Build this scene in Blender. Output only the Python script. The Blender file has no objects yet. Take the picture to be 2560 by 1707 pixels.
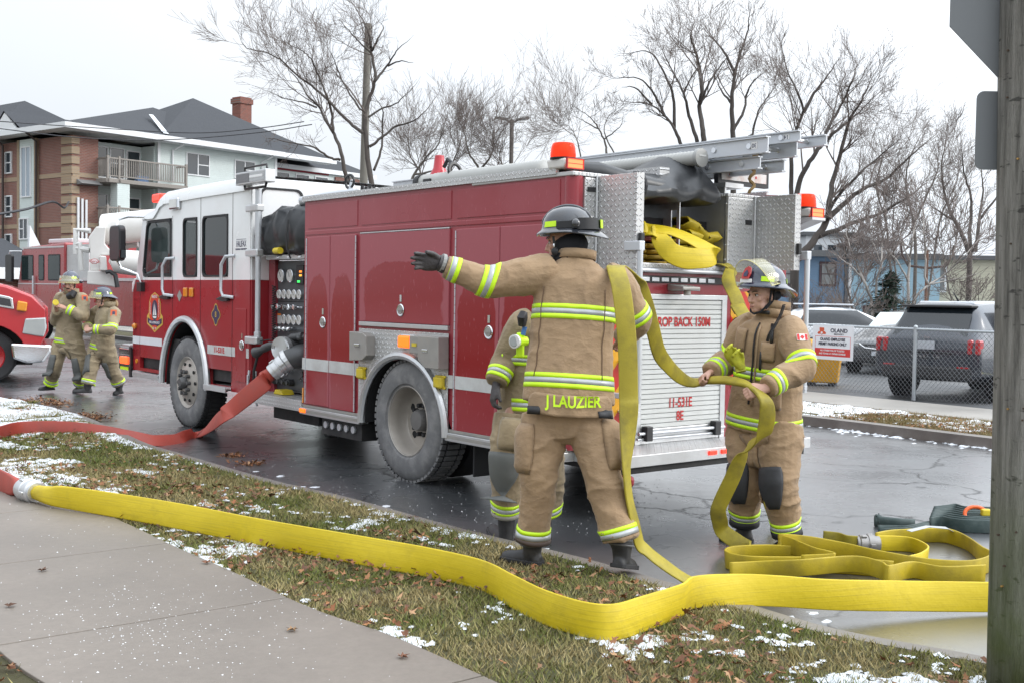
import bpy, bmesh, math, random
import numpy as np
from mathutils import Vector, Matrix, Quaternion
from mathutils.bvhtree import BVHTree
random.seed(7); RNG = np.random.default_rng(7)
SC = bpy.context.scene; COL = SC.collection; R = math.radians; PI = math.pi

# ------------------------------------------------------------------ camera, sky, sun, exposure
FPX = 2857.0; PITCH = math.atan((853.5-741)/FPX); ROLL = 0.0166; CAMH = 1.65
cd = bpy.data.cameras.new('camera'); cam = bpy.data.objects.new('camera', cd); COL.objects.link(cam); SC.camera = cam
cd.sensor_width = 36; cd.lens = 36*FPX/2560; cd.clip_start = .05; cd.clip_end = 3000
cam.matrix_world = Matrix.Translation((0,0,CAMH)) @ Matrix.Rotation(PI/2-PITCH,4,'X') @ Matrix.Rotation(ROLL,4,'Z')
W = bpy.data.worlds.new('World'); SC.world = W; W.use_nodes = True
wn = W.node_tree.nodes; wl = W.node_tree.links
SKY_BASE, SKY_GLOW = .86, 1.35; SUN_EL, SUN_AZ = 32, 96            # degrees; azimuth measured clockwise from +Y (right of the view)
sky = wn.new('ShaderNodeTexSky'); sky.sky_type = 'NISHITA'; sky.sun_disc = False
sky.sun_elevation = R(SUN_EL); sky.sun_rotation = R(SUN_AZ); sky.dust_density = 6; sky.air_density = 1.2
sc_ = wn.new('ShaderNodeVectorMath'); sc_.operation = 'SCALE'; sc_.inputs['Scale'].default_value = .10
wl.new(sky.outputs[0], sc_.inputs[0])
tcw = wn.new('ShaderNodeTexCoord'); nzw = wn.new('ShaderNodeTexNoise'); nzw.inputs['Scale'].default_value = 1.6; nzw.inputs['Detail'].default_value = 5
wl.new(tcw.outputs['Generated'], nzw.inputs['Vector'])
rpw = wn.new('ShaderNodeValToRGB'); wl.new(nzw.outputs[0], rpw.inputs[0])
rpw.color_ramp.elements[0].position = .3; rpw.color_ramp.elements[0].color = (.85,.93,1.03,1)
rpw.color_ramp.elements[1].position = .75; rpw.color_ramp.elements[1].color = (1.0,1.02,1.04,1)
sxw = wn.new('ShaderNodeSeparateXYZ'); wl.new(tcw.outputs['Generated'], sxw.inputs[0])                      # overcast sky: brighter towards the zenith
def wmath(op, x, y):
    m = wn.new('ShaderNodeMath'); m.operation = op
    for i,v in enumerate((x,y)):
        if hasattr(v,'links'): wl.new(v, m.inputs[i])
        else: m.inputs[i].default_value = v
    return m.outputs[0]
sun_dir = (math.sin(R(SUN_AZ))*math.cos(R(SUN_EL)), math.cos(R(SUN_AZ))*math.cos(R(SUN_EL)), math.sin(R(SUN_EL)))
dtw = wn.new('ShaderNodeVectorMath'); dtw.operation = 'DOT_PRODUCT'; wl.new(tcw.outputs['Generated'], dtw.inputs[0]); dtw.inputs[1].default_value = sun_dir
glow = wmath('POWER', wmath('MAXIMUM', wmath('ADD', wmath('MULTIPLY', dtw.outputs['Value'], .5), .5), 0.), 3.)      # thin cloud glows widely round the veiled sun
cie = wmath('MULTIPLY', wmath('ADD', wmath('MULTIPLY', wmath('MAXIMUM', sxw.outputs[2], 0.), 1.2), 1.), SKY_BASE)
cie = wmath('MULTIPLY', cie, wmath('ADD', wmath('MULTIPLY', glow, SKY_GLOW), 1.))
scl = wn.new('ShaderNodeVectorMath'); scl.operation = 'SCALE'; wl.new(rpw.outputs[0], scl.inputs[0]); wl.new(cie, scl.inputs['Scale'])
mxw = wn.new('ShaderNodeMixRGB'); mxw.inputs[0].default_value = .92                     # a closed cloud layer in front of the clear sky
wl.new(sc_.outputs[0], mxw.inputs[1]); wl.new(scl.outputs[0], mxw.inputs[2])
wl.new(mxw.outputs[0], wn['Background'].inputs[0]); wn['Background'].inputs[1].default_value = 1.0
sl = bpy.data.lights.new('sun','SUN'); sl.energy = 1.1; sl.angle = R(16); sl.color = (1,.96,.9)
so = bpy.data.objects.new('sun', sl); COL.objects.link(so)
sd = Vector((math.sin(R(SUN_AZ))*math.cos(R(SUN_EL)), math.cos(R(SUN_AZ))*math.cos(R(SUN_EL)), math.sin(R(SUN_EL))))
so.rotation_euler = sd.to_track_quat('Z','Y').to_euler()
vs = SC.view_settings; vs.view_transform = 'Standard'; vs.look = 'None'; vs.exposure = -0.03; vs.gamma = 1; vs.use_curve_mapping = False
SC.cycles.max_bounces = 6; SC.cycles.transparent_max_bounces = 8; SC.cycles.caustics_reflective = False; SC.cycles.caustics_refractive = False

# ------------------------------------------------------------------ helpers
def lin(r,g,b):
    f = lambda c: (c/255/12.92) if c <= 10 else ((c/255+.055)/1.055)**2.4
    return (f(r),f(g),f(b))
def vnoise(p, seed=0):
    """vectorised value noise, p (n,3) -> 0..1"""
    p = np.asarray(p, float); i = np.floor(p).astype(np.int64); f = p-i; f = f*f*(3-2*f)
    def h(a):
        x = (a[:,0]*73856093) ^ (a[:,1]*19349663) ^ (a[:,2]*83492791) ^ (seed*1013904223)
        x = (x ^ (x >> 13))*1274126177 & 0x7fffffff; x = (x ^ (x >> 15))*668265263 & 0x7fffffff
        return ((x ^ (x >> 12)) & 0xffff)/65535.
    r = 0
    for dx in (0,1):
        for dy in (0,1):
            for dz in (0,1):
                w = (f[:,0] if dx else 1-f[:,0])*(f[:,1] if dy else 1-f[:,1])*(f[:,2] if dz else 1-f[:,2])
                r = r + w*h(i+np.array([dx,dy,dz]))
    return r
def fbm(p, seed=0, o=4):
    r, a, t = 0, .5, 0
    for k in range(o): r = r+a*vnoise(np.asarray(p)*2**k, seed+k); t += a; a *= .5
    return r/t
def tag(o, label=None, cat=None, group=None, kind=None):
    if label: o['label'] = label
    if cat: o['category'] = cat
    if group: o['group'] = group
    if kind: o['kind'] = kind
    return o
def empty(name, loc=(0,0,0), rz=0, parent=None):
    o = bpy.data.objects.new(name, None); COL.objects.link(o); o.location = loc; o.rotation_euler = (0,0,rz)
    o.empty_display_size = .1
    if parent: o.parent = parent
    return o
def copy_tree(o, parent=None):
    c = o.copy(); COL.objects.link(c)
    if parent: c.parent = parent
    for ch in list(o.children): copy_tree(ch, c)
    return c

# ------------------------------------------------------------------ materials
MATS = {}
class NT:
    def __init__(s, name):
        s.m = bpy.data.materials.new(name); s.m.use_nodes = True; s.t = s.m.node_tree; s.n = s.t.nodes; s.l = s.t.links
        s.b = s.n['Principled BSDF']; s.o = s.n['Material Output']; s._tc = None
    def tc(s, k='Object'):
        if not s._tc: s._tc = s.n.new('ShaderNodeTexCoord')
        return s._tc.outputs[k]
    def set(s, k, v):
        if hasattr(v, 'is_linked') or hasattr(v,'links'): s.l.new(v, s.b.inputs[k])
        else:
            if isinstance(v, tuple) and len(v) == 3 and s.b.inputs[k].type == 'RGBA': v = (*v,1)
            s.b.inputs[k].default_value = v
    def noise(s, scale, detail=4, rough=.55, vec=None, stretch=None):
        n = s.n.new('ShaderNodeTexNoise'); n.inputs['Scale'].default_value = scale; n.inputs['Detail'].default_value = detail; n.inputs['Roughness'].default_value = rough
        v = vec or s.tc()
        if stretch:
            mp = s.n.new('ShaderNodeMapping'); mp.inputs['Scale'].default_value = stretch; s.l.new(v, mp.inputs[0]); v = mp.outputs[0]
        s.l.new(v, n.inputs['Vector']); return n.outputs[0]
    def ramp(s, fac, *stops):
        r = s.n.new('ShaderNodeValToRGB'); s.l.new(fac, r.inputs[0]); e = r.color_ramp.elements
        while len(e) < len(stops): e.new(.5)
        for q,(p,c) in zip(e, stops): q.position = p; q.color = (*c,1) if isinstance(c, tuple) else (c,c,c,1)
        return r.outputs[0]
    def mix(s, fac, a, b, op='MIX'):
        m = s.n.new('ShaderNodeMixRGB'); m.blend_type = op
        for i,v in ((0,fac),(1,a),(2,b)):
            if hasattr(v,'links'): s.l.new(v, m.inputs[i])
            else: m.inputs[i].default_value = v if i == 0 else ((*v,1) if isinstance(v,tuple) else (v,v,v,1))
        return m.outputs[0]
    def math(s, op, a, b=0., c=None, clamp=False):
        m = s.n.new('ShaderNodeMath'); m.operation = op; m.use_clamp = clamp
        for i,v in enumerate((a,b) if c is None else (a,b,c)):
            if hasattr(v,'links'): s.l.new(v, m.inputs[i])
            else: m.inputs[i].default_value = v
        return m.outputs[0]
    def xyz(s, v=None):
        x = s.n.new('ShaderNodeSeparateXYZ'); s.l.new(v or s.tc(), x.inputs[0]); return x.outputs
    def bump(s, h, strength=.3, dist=.01, prev=None):
        b = s.n.new('ShaderNodeBump'); b.inputs['Strength'].default_value = strength; b.inputs['Distance'].default_value = dist
        s.l.new(h, b.inputs['Height'])
        if prev: s.l.new(prev, b.inputs['Normal'])
        s.l.new(b.outputs[0], s.b.inputs['Normal']); return b.outputs[0]
    def attr(s, name):
        a = s.n.new('ShaderNodeAttribute'); a.attribute_name = name; return a.outputs['Color']
def M(name, col=None, rough=.5, metal=0., var=.12, vs_=6., bump=0., bs=60., coat=0., spec=None, dirt=None, emit=None, alpha=None, trans=None):
    """a plain procedural material: base colour broken up by noise, optional fine relief, grime and gloss"""
    if name in MATS: return MATS[name]
    n = NT(name); MATS[name] = n.m
    if emit:
        n.set('Base Color', col); n.set('Emission Color', col); n.b.inputs['Emission Strength'].default_value = emit; n.set('Roughness', rough); return n.m
    nz = n.noise(vs_)
    c = n.mix(nz, tuple(x*(1-var) for x in col), tuple(min(1,x*(1+var)) for x in col))
    if dirt:
        d = n.ramp(n.noise(dirt[2] if len(dirt) > 2 else 2.5, 8, .65), (.45,0.),(.72,dirt[1])); c = n.mix(d, c, dirt[0])
        n.set('Roughness', n.mix(d, rough, .7))
    else: n.set('Roughness', n.mix(nz, rough*.85, min(1,rough*1.15)))
    n.set('Base Color', c); n.set('Metallic', metal)
    if coat: n.set('Coat Weight', coat); n.set('Coat Roughness', .08)
    if spec is not None: n.set('Specular IOR Level', spec)
    if bump: n.bump(n.noise(bs, 5), bump, .01)
    if alpha is not None: n.set('Alpha', alpha)
    if trans: n.set('Transmission Weight', trans)
    return n.m
def tread_mat(name, ax, scale=26., col=(.70,.70,.70), rough=.36):
    """aluminium tread plate: raised bars at alternating diagonals"""
    n = NT(name); x = n.xyz(); a = n.math('MULTIPLY', x[ax[0]], scale); b = n.math('MULTIPLY', x[ax[1]], scale)
    fa = n.math('SUBTRACT', n.math('FRACT', a), .5); fb = n.math('SUBTRACT', n.math('FRACT', b), .5)
    par = n.math('SUBTRACT', n.math('MULTIPLY', n.math('FLOORED_MODULO', n.math('ADD', n.math('FLOOR', a), n.math('FLOOR', b)), 2.), 2.), 1.)
    pf = n.math('MULTIPLY', par, fb); u = n.math('ADD', fa, pf); v = n.math('SUBTRACT', fa, pf)
    r = n.math('ADD', n.math('MULTIPLY', n.math('MULTIPLY', u, u), 1.3), n.math('MULTIPLY', n.math('MULTIPLY', v, v), 16.))
    h = n.math('SUBTRACT', 1., n.math('MULTIPLY', r, 1.6), clamp=True)
    d = n.ramp(n.noise(1.5, 6), (.4,0.), (.75,.55))
    c = n.mix(h, tuple(q*.82 for q in col), tuple(min(1,q*1.25) for q in col))
    n.set('Base Color', n.mix(d, c, (.45,.44,.42))); n.set('Metallic', .55); n.set('Roughness', n.mix(h, rough+.08, rough-.06)); n.bump(h, .8, .02)
    MATS[name] = n.m; return n.m
def red_paint(name, arch=False, base=(.27,.008,.014), haze=(.36,.085,.105)):
    """fire-engine red under a dried salt film; the film has been washed off in arch shapes on the doors"""
    n = NT(name)
    if arch:
        g = n.xyz(n.tc('Generated')); nz = n.noise(5., 3)
        ux = n.math('DIVIDE', n.math('ADD', n.math('SUBTRACT', g[0], .5), n.math('MULTIPLY', n.math('SUBTRACT', nz, .5), .12)), .45)
        uz = n.math('DIVIDE', n.math('MAXIMUM', n.math('ADD', n.math('SUBTRACT', g[2], arch), n.math('MULTIPLY', n.math('SUBTRACT', nz, .5), .1)), 0.), .26)
        r = n.math('ADD', n.math('POWER', n.math('ABSOLUTE', ux), 3.), n.math('MULTIPLY', uz, uz))
        mk = n.ramp(r, (.86,0.), (1.0,1.)); low = n.ramp(g[2], (.0,.45), (.34,.0))
        mk = n.mix(low, mk, 1.)
        mk = n.math('MULTIPLY', mk, .9)
    else: mk = n.ramp(n.noise(1.1, 4), (.3,.2), (.7,.75))
    sp = n.ramp(n.noise(60., 2, .5, stretch=(1,1,.25)), (.66,0.), (.76,.5))
    c = n.mix(mk, base, haze); c = n.mix(sp, c, tuple(min(1,q*1.25+.02) for q in haze))
    n.set('Base Color', c); n.set('Roughness', n.mix(mk, .16, .42)); n.set('Coat Weight', .25); n.set('Coat Roughness', n.mix(mk, .05, .35)); n.set('Specular IOR Level', .35)
    n.bump(n.noise(2.2, 2), .03, .02)
    MATS[name] = n.m; return n.m
def glass(name, col=(.02,.03,.03), rough=.03, alpha=.82):
    n = NT(name); n.set('Base Color', col); n.set('Roughness', rough); n.set('Alpha', alpha); n.set('Specular IOR Level', .8); MATS[name] = n.m; return n.m
red = red_paint('red_paint')
white_p = M('white_paint', (.86,.875,.88), .2, coat=.4, var=.03, dirt=((.62,.60,.56),.25,1.2))
tread_side = tread_mat('tread_plate_side', (0,2)); tread_rear = tread_mat('tread_plate_rear', (1,2)); tread_top = tread_mat('tread_plate_top', (0,1))
alu = M('brushed_aluminium', (.62,.63,.64), .36, .8, dirt=((.4,.39,.37),.4))
alu_soft = M('satin_aluminium', (.60,.62,.65), .45, .55, .08)
chrome = M('chrome', (.75,.76,.78), .12, 1., .05)
steel_dirty = M('salted_steel', (.36,.35,.33), .5, .5, .2, 9, dirt=((.42,.39,.35),.8,5.))
black = M('black_plastic', (.018,.018,.02), .42, bump=.05)
black_rub = M('black_rubber', (.022,.022,.024), .7, bump=.15, bs=30)
tyre_grey = M('salt_dusted_rubber', (.155,.155,.158), .85, 0, .25, 7, bump=.3, bs=25, dirt=((.27,.265,.26),.9,6.))
tread_blk = M('tyre_tread_rubber', (.03,.03,.032), .8, bump=.3, bs=20)
dark = M('dark_void', (.012,.012,.013), .8)
under = M('chassis_black', (.02,.02,.021), .7, dirt=((.09,.085,.08),.6,4.))
amber_e = M('amber_lens_lit', (1.,.16,.01), .3, emit=1.5); red_e = M('red_lens_lit', (1.,.03,.015), .3, emit=2.2); orange_led = M('red_led_lit', (1.,.10,.03), .3, emit=4.)
amber = M('amber_lens', (.75,.28,.02), .15, coat=.6); red_lens = M('red_lens', (.62,.02,.015), .12, coat=.8)
yellow_pl = M('yellow_plastic', (.72,.55,.02), .45, dirt=((.35,.3,.1),.5,8.))
refl_white = M('reflective_white_stripe', (.60,.61,.60), .4, var=.1, vs_=25., dirt=((.36,.33,.31),.7,3.))
cloth_blk = M('black_vinyl', (.026,.028,.031), .38, bump=.35, bs=9)
lime = M('lime_reflective', (.60,.92,.015), .45, var=.06, dirt=((.45,.6,.05),.25,12.)); silver_t = M('silver_reflective_tape', (.42,.44,.45), .35, .2, var=.08)
win_dark = glass('dark_window_glass', (.012,.02,.022), .03, .93); win_tint = glass('tinted_window_glass', (.025,.045,.045), .03, .70)
red_txt = M('red_lettering', (.52,.03,.03), .4); white_txt = M('white_lettering', (.8,.8,.8), .4); navy = M('navy_print', (.03,.035,.09), .4)
def hose_mat(name, col, dk, amt):
    n = NT(name); st = n.noise(1., 3, .5, stretch=(2.5,2.5,150.)); sm = n.noise(4.,7,.7); sp = n.noise(38.,3,.6)
    c = n.mix(n.noise(5.,4), tuple(q*.9 for q in col), tuple(q*1.08 for q in col)); c = n.mix(n.ramp(st,(.52,0.),(.72,.38)), c, dk); c = n.mix(n.ramp(sm,(.52,0.),(.76,amt)), c, dk); c = n.mix(n.ramp(sp,(.70,0.),(.78,amt*.6)), c, tuple(q*.5 for q in dk))
    n.set('Base Color', c); n.set('Roughness', .55); n.bump(st, .25, .004, n.bump(n.noise(9.,3), .25, .02)); MATS[name] = n.m; return n.m
hose_y = hose_mat('yellow_supply_jacket', (.63,.475,.010), (.33,.25,.018), .5)
hose_o = M('worn_yellow_hose_jacket', (.37,.30,.025), .62, 0, .22, 7, bump=.12, bs=90, dirt=((.15,.125,.03),.85,6.))
hose_r = M('red_hose_jacket', (.37,.055,.036), .55, 0, .15, 5, bump=.12, bs=90, dirt=((.22,.07,.06),.6,3.5))
hose_g = M('green_hose_jacket', (.035,.06,.058), .6, 0, .3, 8, bump=.1, bs=90, dirt=((.11,.13,.125),.7,8.))

# ------------------------------------------------------------------ mesh builder
class MB:
    def __init__(s): s.v = []; s.f = []; s.mi = []; s.cur = 0
    def add(s, vs, fs):
        b = len(s.v); s.v += [tuple(map(float,p)) for p in vs]
        for f in fs: s.f.append(tuple(b+i for i in f)); s.mi.append(s.cur)
        return s
    def mat(s, i): s.cur = i; return s
    def box(s, x0,x1,y0,y1,z0,z1):
        return s.add([(x,y,z) for x in (x0,x1) for y in (y0,y1) for z in (z0,z1)], [(0,1,3,2),(4,6,7,5),(0,4,5,1),(2,3,7,6),(0,2,6,4),(1,5,7,3)])
    def obox(s, c, size, rot=None):
        rot = rot or Matrix.Identity(3); c = Vector(c); h = [q/2 for q in size]
        return s.add([c+rot@Vector((a*h[0],b*h[1],d*h[2])) for a in (-1,1) for b in (-1,1) for d in (-1,1)], [(0,1,3,2),(4,6,7,5),(0,4,5,1),(2,3,7,6),(0,2,6,4),(1,5,7,3)])
    def rings(s, rs, cap=True, close=True):
        n = len(rs[0]); b = len(s.v); s.v += [tuple(map(float,p)) for r in rs for p in r]
        for i in range(len(rs)-1):
            for j in range(n if close else n-1):
                k = (j+1) % n; s.f.append((b+i*n+j, b+i*n+k, b+(i+1)*n+k, b+(i+1)*n+j)); s.mi.append(s.cur)
        if cap:
            s.f.append(tuple(b+n-1-j for j in range(n))); s.mi.append(s.cur)
            s.f.append(tuple(b+(len(rs)-1)*n+j for j in range(n))); s.mi.append(s.cur)
        return s
    def tube(s, path, r, seg=8, cap=True):
        P = [Vector(p) for p in path]; n = len(P); rr = r if hasattr(r,'__len__') else [r]*n
        T = [(P[min(i+1,n-1)]-P[max(i-1,0)]).normalized() for i in range(n)]
        up = Vector((0,0,1)) if abs(T[0].z) < .9 else Vector((1,0,0)); x = T[0].cross(up).normalized(); out = []
        for i in range(n):
            x = (x-T[i]*x.dot(T[i])).normalized(); y = T[i].cross(x)
            out.append([P[i]+(x*math.cos(2*PI*k/seg)+y*math.sin(2*PI*k/seg))*rr[i] for k in range(seg)])
        return s.rings(out, cap)
    def cyl(s, a, b, r, seg=16, r2=None): return s.tube([a,b], [r, r if r2 is None else r2], seg)
    def lathe(s, prof, c=(0,0,0), axis='z', seg=24, cap=True):
        """prof: (radius, offset along axis)"""
        c = Vector(c); out = []
        for (r,h) in prof:
            ring = []
            for k in range(seg):
                a = 2*PI*k/seg; u,v = r*math.cos(a), r*math.sin(a)
                ring.append(c+Vector({'z':(u,v,h),'y':(v,h,u),'x':(h,u,v)}[axis]))
            out.append(ring)
        return s.rings(out, cap)
    def prism(s, poly, d0, d1, plane='xz'):
        f = {'xz':lambda a,b,d:(a,d,b),'yz':lambda a,b,d:(d,a,b),'xy':lambda a,b,d:(a,b,d)}[plane]
        return s.rings([[f(a,b,d0) for a,b in poly],[f(a,b,d1) for a,b in poly]])
    def ball(s, c, r, seg=12, rg=8):
        rx,ry,rz = r if hasattr(r,'__len__') else (r,r,r)
        return s.rings([[(c[0]+rx*math.sin(PI*i/rg)*math.cos(2*PI*j/seg), c[1]+ry*math.sin(PI*i/rg)*math.sin(2*PI*j/seg), c[2]-rz*math.cos(PI*i/rg)) for j in range(seg)] for i in [.08]+list(range(1,rg))+[rg-.08]])
    def strip(s, path, ups, w, th, seg=3):
        """flat hose: a stadium section swept along path; ups = direction of its width at every point"""
        P = [Vector(p) for p in path]; n = len(P); ww = w if hasattr(w,'__len__') else [w]*n; tt = th if hasattr(th,'__len__') else [th]*n; out = []
        for i in range(n):
            T = (P[min(i+1,n-1)]-P[max(i-1,0)]).normalized(); u = Vector(ups[i]); u = (u-T*u.dot(T)).normalized(); m = T.cross(u); ring = []
            h = max(ww[i]/2-tt[i]/2, 0)
            for sg in (1,-1):
                for k in range(seg+2):
                    a = -PI/2+PI*k/(seg+1); ring.append(P[i]+u*sg*(h+math.cos(a)*tt[i]/2)+m*sg*math.sin(a)*tt[i]/2)
            out.append(ring)
        return s.rings(out)
    def build(s, name, mats, parent=None, smooth=False, bevel=0., loc=None, sub=0, recalc=True, ang=40):
        me = bpy.data.meshes.new(name); me.from_pydata(s.v, [], s.f)
        for m in (mats if isinstance(mats,(list,tuple)) else [mats]): me.materials.append(m)
        if any(s.mi): me.polygons.foreach_set('material_index', s.mi)
        if recalc:
            bm = bmesh.new(); bm.from_mesh(me); bmesh.ops.recalc_face_normals(bm, faces=bm.faces); bm.to_mesh(me); bm.free()
        me.update()
        o = bpy.data.objects.new(name, me); COL.objects.link(o)
        if parent: o.parent = parent
        if loc is not None: o.location = loc
        if smooth: me.shade_smooth() if not ang else me.shade_smooth(); 
        if smooth and ang:
            try: me.set_sharp_from_angle(angle=R(ang))
            except Exception: pass
        if bevel:
            b = o.modifiers.new('bevel','BEVEL'); b.width = bevel; b.segments = 2; b.limit_method = 'ANGLE'
        if sub:
            b = o.modifiers.new('sub','SUBSURF'); b.levels = sub; b.render_levels = sub
        return o
def mb(): return MB()
def spline(pts, n=8):
    """Catmull-Rom through pts (any dimension)"""
    P = [np.array(p, float) for p in pts]; P = [2*P[0]-P[1]]+P+[2*P[-1]-P[-2]]; out = []
    for i in range(1, len(P)-2):
        for k in range(n):
            t = k/n; a,b,c,d = P[i-1:i+3]
            out.append(.5*((2*b)+(c-a)*t+(2*a-5*b+4*c-d)*t*t+(3*b-a-3*c+d)*t**3))
    out.append(P[-2]); return out
def text(s, size, mat, parent, matrix, name='lettering', bold=.0, sx=1., ext=.0008, align='CENTER', sp=1.0):
    cu = bpy.data.curves.new('t','FONT'); cu.body = s; cu.size = size; cu.align_x = align; cu.align_y = 'CENTER'; cu.extrude = ext; cu.offset = bold; cu.space_character = sp
    t = bpy.data.objects.new('t', cu); COL.objects.link(t); bpy.context.view_layer.update()
    me = bpy.data.meshes.new_from_object(t.evaluated_get(bpy.context.evaluated_depsgraph_get()))
    bpy.data.objects.remove(t); me.materials.clear(); me.materials.append(mat)
    me.transform(Matrix.Diagonal((sx,1,1,1))); o = bpy.data.objects.new(name, me); COL.objects.link(o)
    if parent: o.parent = parent
    o.matrix_local = matrix; return o
def frame(origin, x, z_up=(0,0,1)):
    """text frame: runs along x, top towards z_up"""
    x = Vector(x).normalized(); u = Vector(z_up); u = (u-x*u.dot(x)).normalized(); n = x.cross(u)
    return Matrix((( x.x,u.x,n.x,origin[0]),(x.y,u.y,n.y,origin[1]),(x.z,u.z,n.z,origin[2]),(0,0,0,1)))
# inverse camera, for laying things out from measured picture points
CR3 = cam.matrix_world.to_3x3()
def aim(px, py): return CR3 @ Vector(((px-1280)/FPX, -(py-853.5)/FPX, -1.))
def on_ground(px, py, z=0.):
    d = aim(px,py); t = (z-CAMH)/d.z; return Vector((0,0,CAMH))+d*t
def at_depth(px, py, y):
    d = aim(px,py); return Vector((0,0,CAMH))+d*(y/d.y)
# ------------------------------------------------------------------ ground, road, pavements
def asphalt(name, col, wet):
    n = NT(name); big = n.noise(.35, 6, .6); fine = n.noise(55., 4, .7); grit = n.noise(220., 2)
    m = n.ramp(big, (.38,0.), (.62,1.))
    c = n.mix(n.ramp(fine,(.35,0.),(.7,1.)), tuple(q*.65 for q in col), tuple(q*1.5 for q in col)); c = n.mix(n.math('MULTIPLY', m, .45), c, tuple(q*1.9 for q in col))
    vo = n.n.new('ShaderNodeTexVoronoi'); vo.feature = 'DISTANCE_TO_EDGE'; vo.inputs['Scale'].default_value = .42
    wv = n.n.new('ShaderNodeVectorMath'); wv.operation = 'ADD'; nz = n.n.new('ShaderNodeTexNoise'); nz.inputs['Scale'].default_value = 1.3; nz.inputs['Detail'].default_value = 6
    n.l.new(n.tc(), nz.inputs['Vector']); n.l.new(n.tc(), wv.inputs[0]); n.l.new(nz.outputs['Color'], wv.inputs[1]); n.l.new(wv.outputs[0], vo.inputs['Vector'])
    crack = n.ramp(vo.outputs[0], (0.,1.), (.011,0.)); crack = n.math('MULTIPLY', crack, n.ramp(n.noise(.6,2),(.42,0.),(.52,1.)))
    n.set('Base Color', n.mix(crack, c, (.008,.008,.008)))
    n.set('Roughness', n.mix(n.ramp(n.noise(.9,5,.6),(.36,0.),(.6,1.)), wet, min(.7,wet+.26))); n.set('Specular IOR Level', .5); n.set('Coat Weight', n.math('MULTIPLY', n.ramp(n.noise(.45,5,.6),(.30,.55),(.50,1.)), n.math('SUBTRACT', 1., crack)) if wet < .3 else .0); n.set('Coat Roughness', n.mix(n.noise(.8,4), .20, .36)); n.set('Coat IOR', 2.2)
    h = n.mix(.5, fine, grit); h2 = n.math('SUBTRACT', h, n.math('MULTIPLY', crack, 2.)); n.bump(h2, .22, .005)
    MATS[name] = n.m; return n.m
road_m = asphalt('wet_asphalt', (.047,.050,.054), .17); lot_m = asphalt('parking_asphalt', (.075,.077,.08), .4)
def concrete(name, col, sc=1.):
    n = NT(name); a = n.noise(.8*sc, 7, .62); b = n.noise(30., 5, .7); c = n.noise(130., 3)
    cc = n.mix(n.ramp(a,(.3,0.),(.7,1.)), tuple(q*.74 for q in col), tuple(q*1.12 for q in col)); cc = n.mix(n.ramp(b,(.35,.0),(.75,.45)), cc, tuple(q*.62 for q in col))
    n.set('Base Color', cc); n.set('Roughness', n.mix(a, .38, .62)); n.bump(n.mix(.5,b,c), .25, .004); MATS[name] = n.m; return n.m
walk_m = concrete('damp_concrete', (.215,.184,.155)); kerb_m = concrete('kerb_concrete', (.20,.18,.16), 3); walk2_m = concrete('far_concrete', (.33,.31,.28))
nv = NT('verge_soil'); a_ = nv.noise(2.2,6,.6); b_ = nv.noise(40.,5,.7)
cc_ = nv.ramp(a_, (.3,(.085,.075,.03)), (.5,(.10,.10,.035)), (.68,(.16,.12,.055))); nv.set('Base Color', nv.mix(b_, cc_, (.035,.03,.016), 'MIX')); nv.set('Roughness', .95); nv.bump(b_, .7, .02); verge_m = nv.m
MATS['verge_soil'] = verge_m
snow_m = M('snow', (.70,.73,.77), .7, var=.06, vs_=30., bump=.3, bs=40., dirt=((.52,.50,.46),.35,5.))
def sheet(name, pts, z, mat, kind='structure', skirt=0., label=None, cat=None, parent=None):
    b = MB(); n = len(pts); zz = z if callable(z) else (lambda x,y: z)
    b.add([(x,y,zz(x,y)) for x,y in pts], [tuple(range(n))])
    if skirt: b.add([(x,y,zz(x,y)) for x,y in pts]+[(x,y,zz(x,y)-skirt) for x,y in pts], [(i,(i+1)%n,n+(i+1)%n,n+i) for i in range(n)])
    o = b.build(name, mat, parent); 
    if kind: o['kind'] = kind
    return o
def offs(line, d):
    out = []
    for i,(x,y) in enumerate(line):
        a = line[max(i-1,0)]; c = line[min(i+1,len(line)-1)]; t = np.array([c[0]-a[0],c[1]-a[1]]); t = t/np.linalg.norm(t); out.append((x-t[1]*d, y+t[0]*d))
    return out
sheet('ground', [(-900,-300),(900,-300),(900,1500),(-900,1500)], -.06, M('distant_ground', (.14,.13,.09), .95))
KERB = [(-40,54),(-16,26.5),(-7.3,16.2),(-6.46,15.35),(-5.3,14.0),(-4.35,12.55),(-3.64,11.43),(-3.17,10.84),(-2.62,10.15),(-1.91,9.29),(-1.3,8.68),(-.75,8.03),(-.36,7.56),(0.,7.17),(.44,6.71),(.92,6.1),(1.25,5.7),(1.55,5.32),(2.07,4.95),(2.8,4.45),(4.2,3.6),(9,.6),(14,-3)]
KERB = [tuple(p) for p in spline(KERB, 4)]
FAR = [(-42,77),(-20,47),(-3.2,25.0),(3.95,15.2),(5.4,13.2),(9.0,8.2),(16,-1.5)]
sheet('road', KERB+[(16,-6)]+FAR[::-1]+[(-60,90)], 0., road_m)
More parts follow.
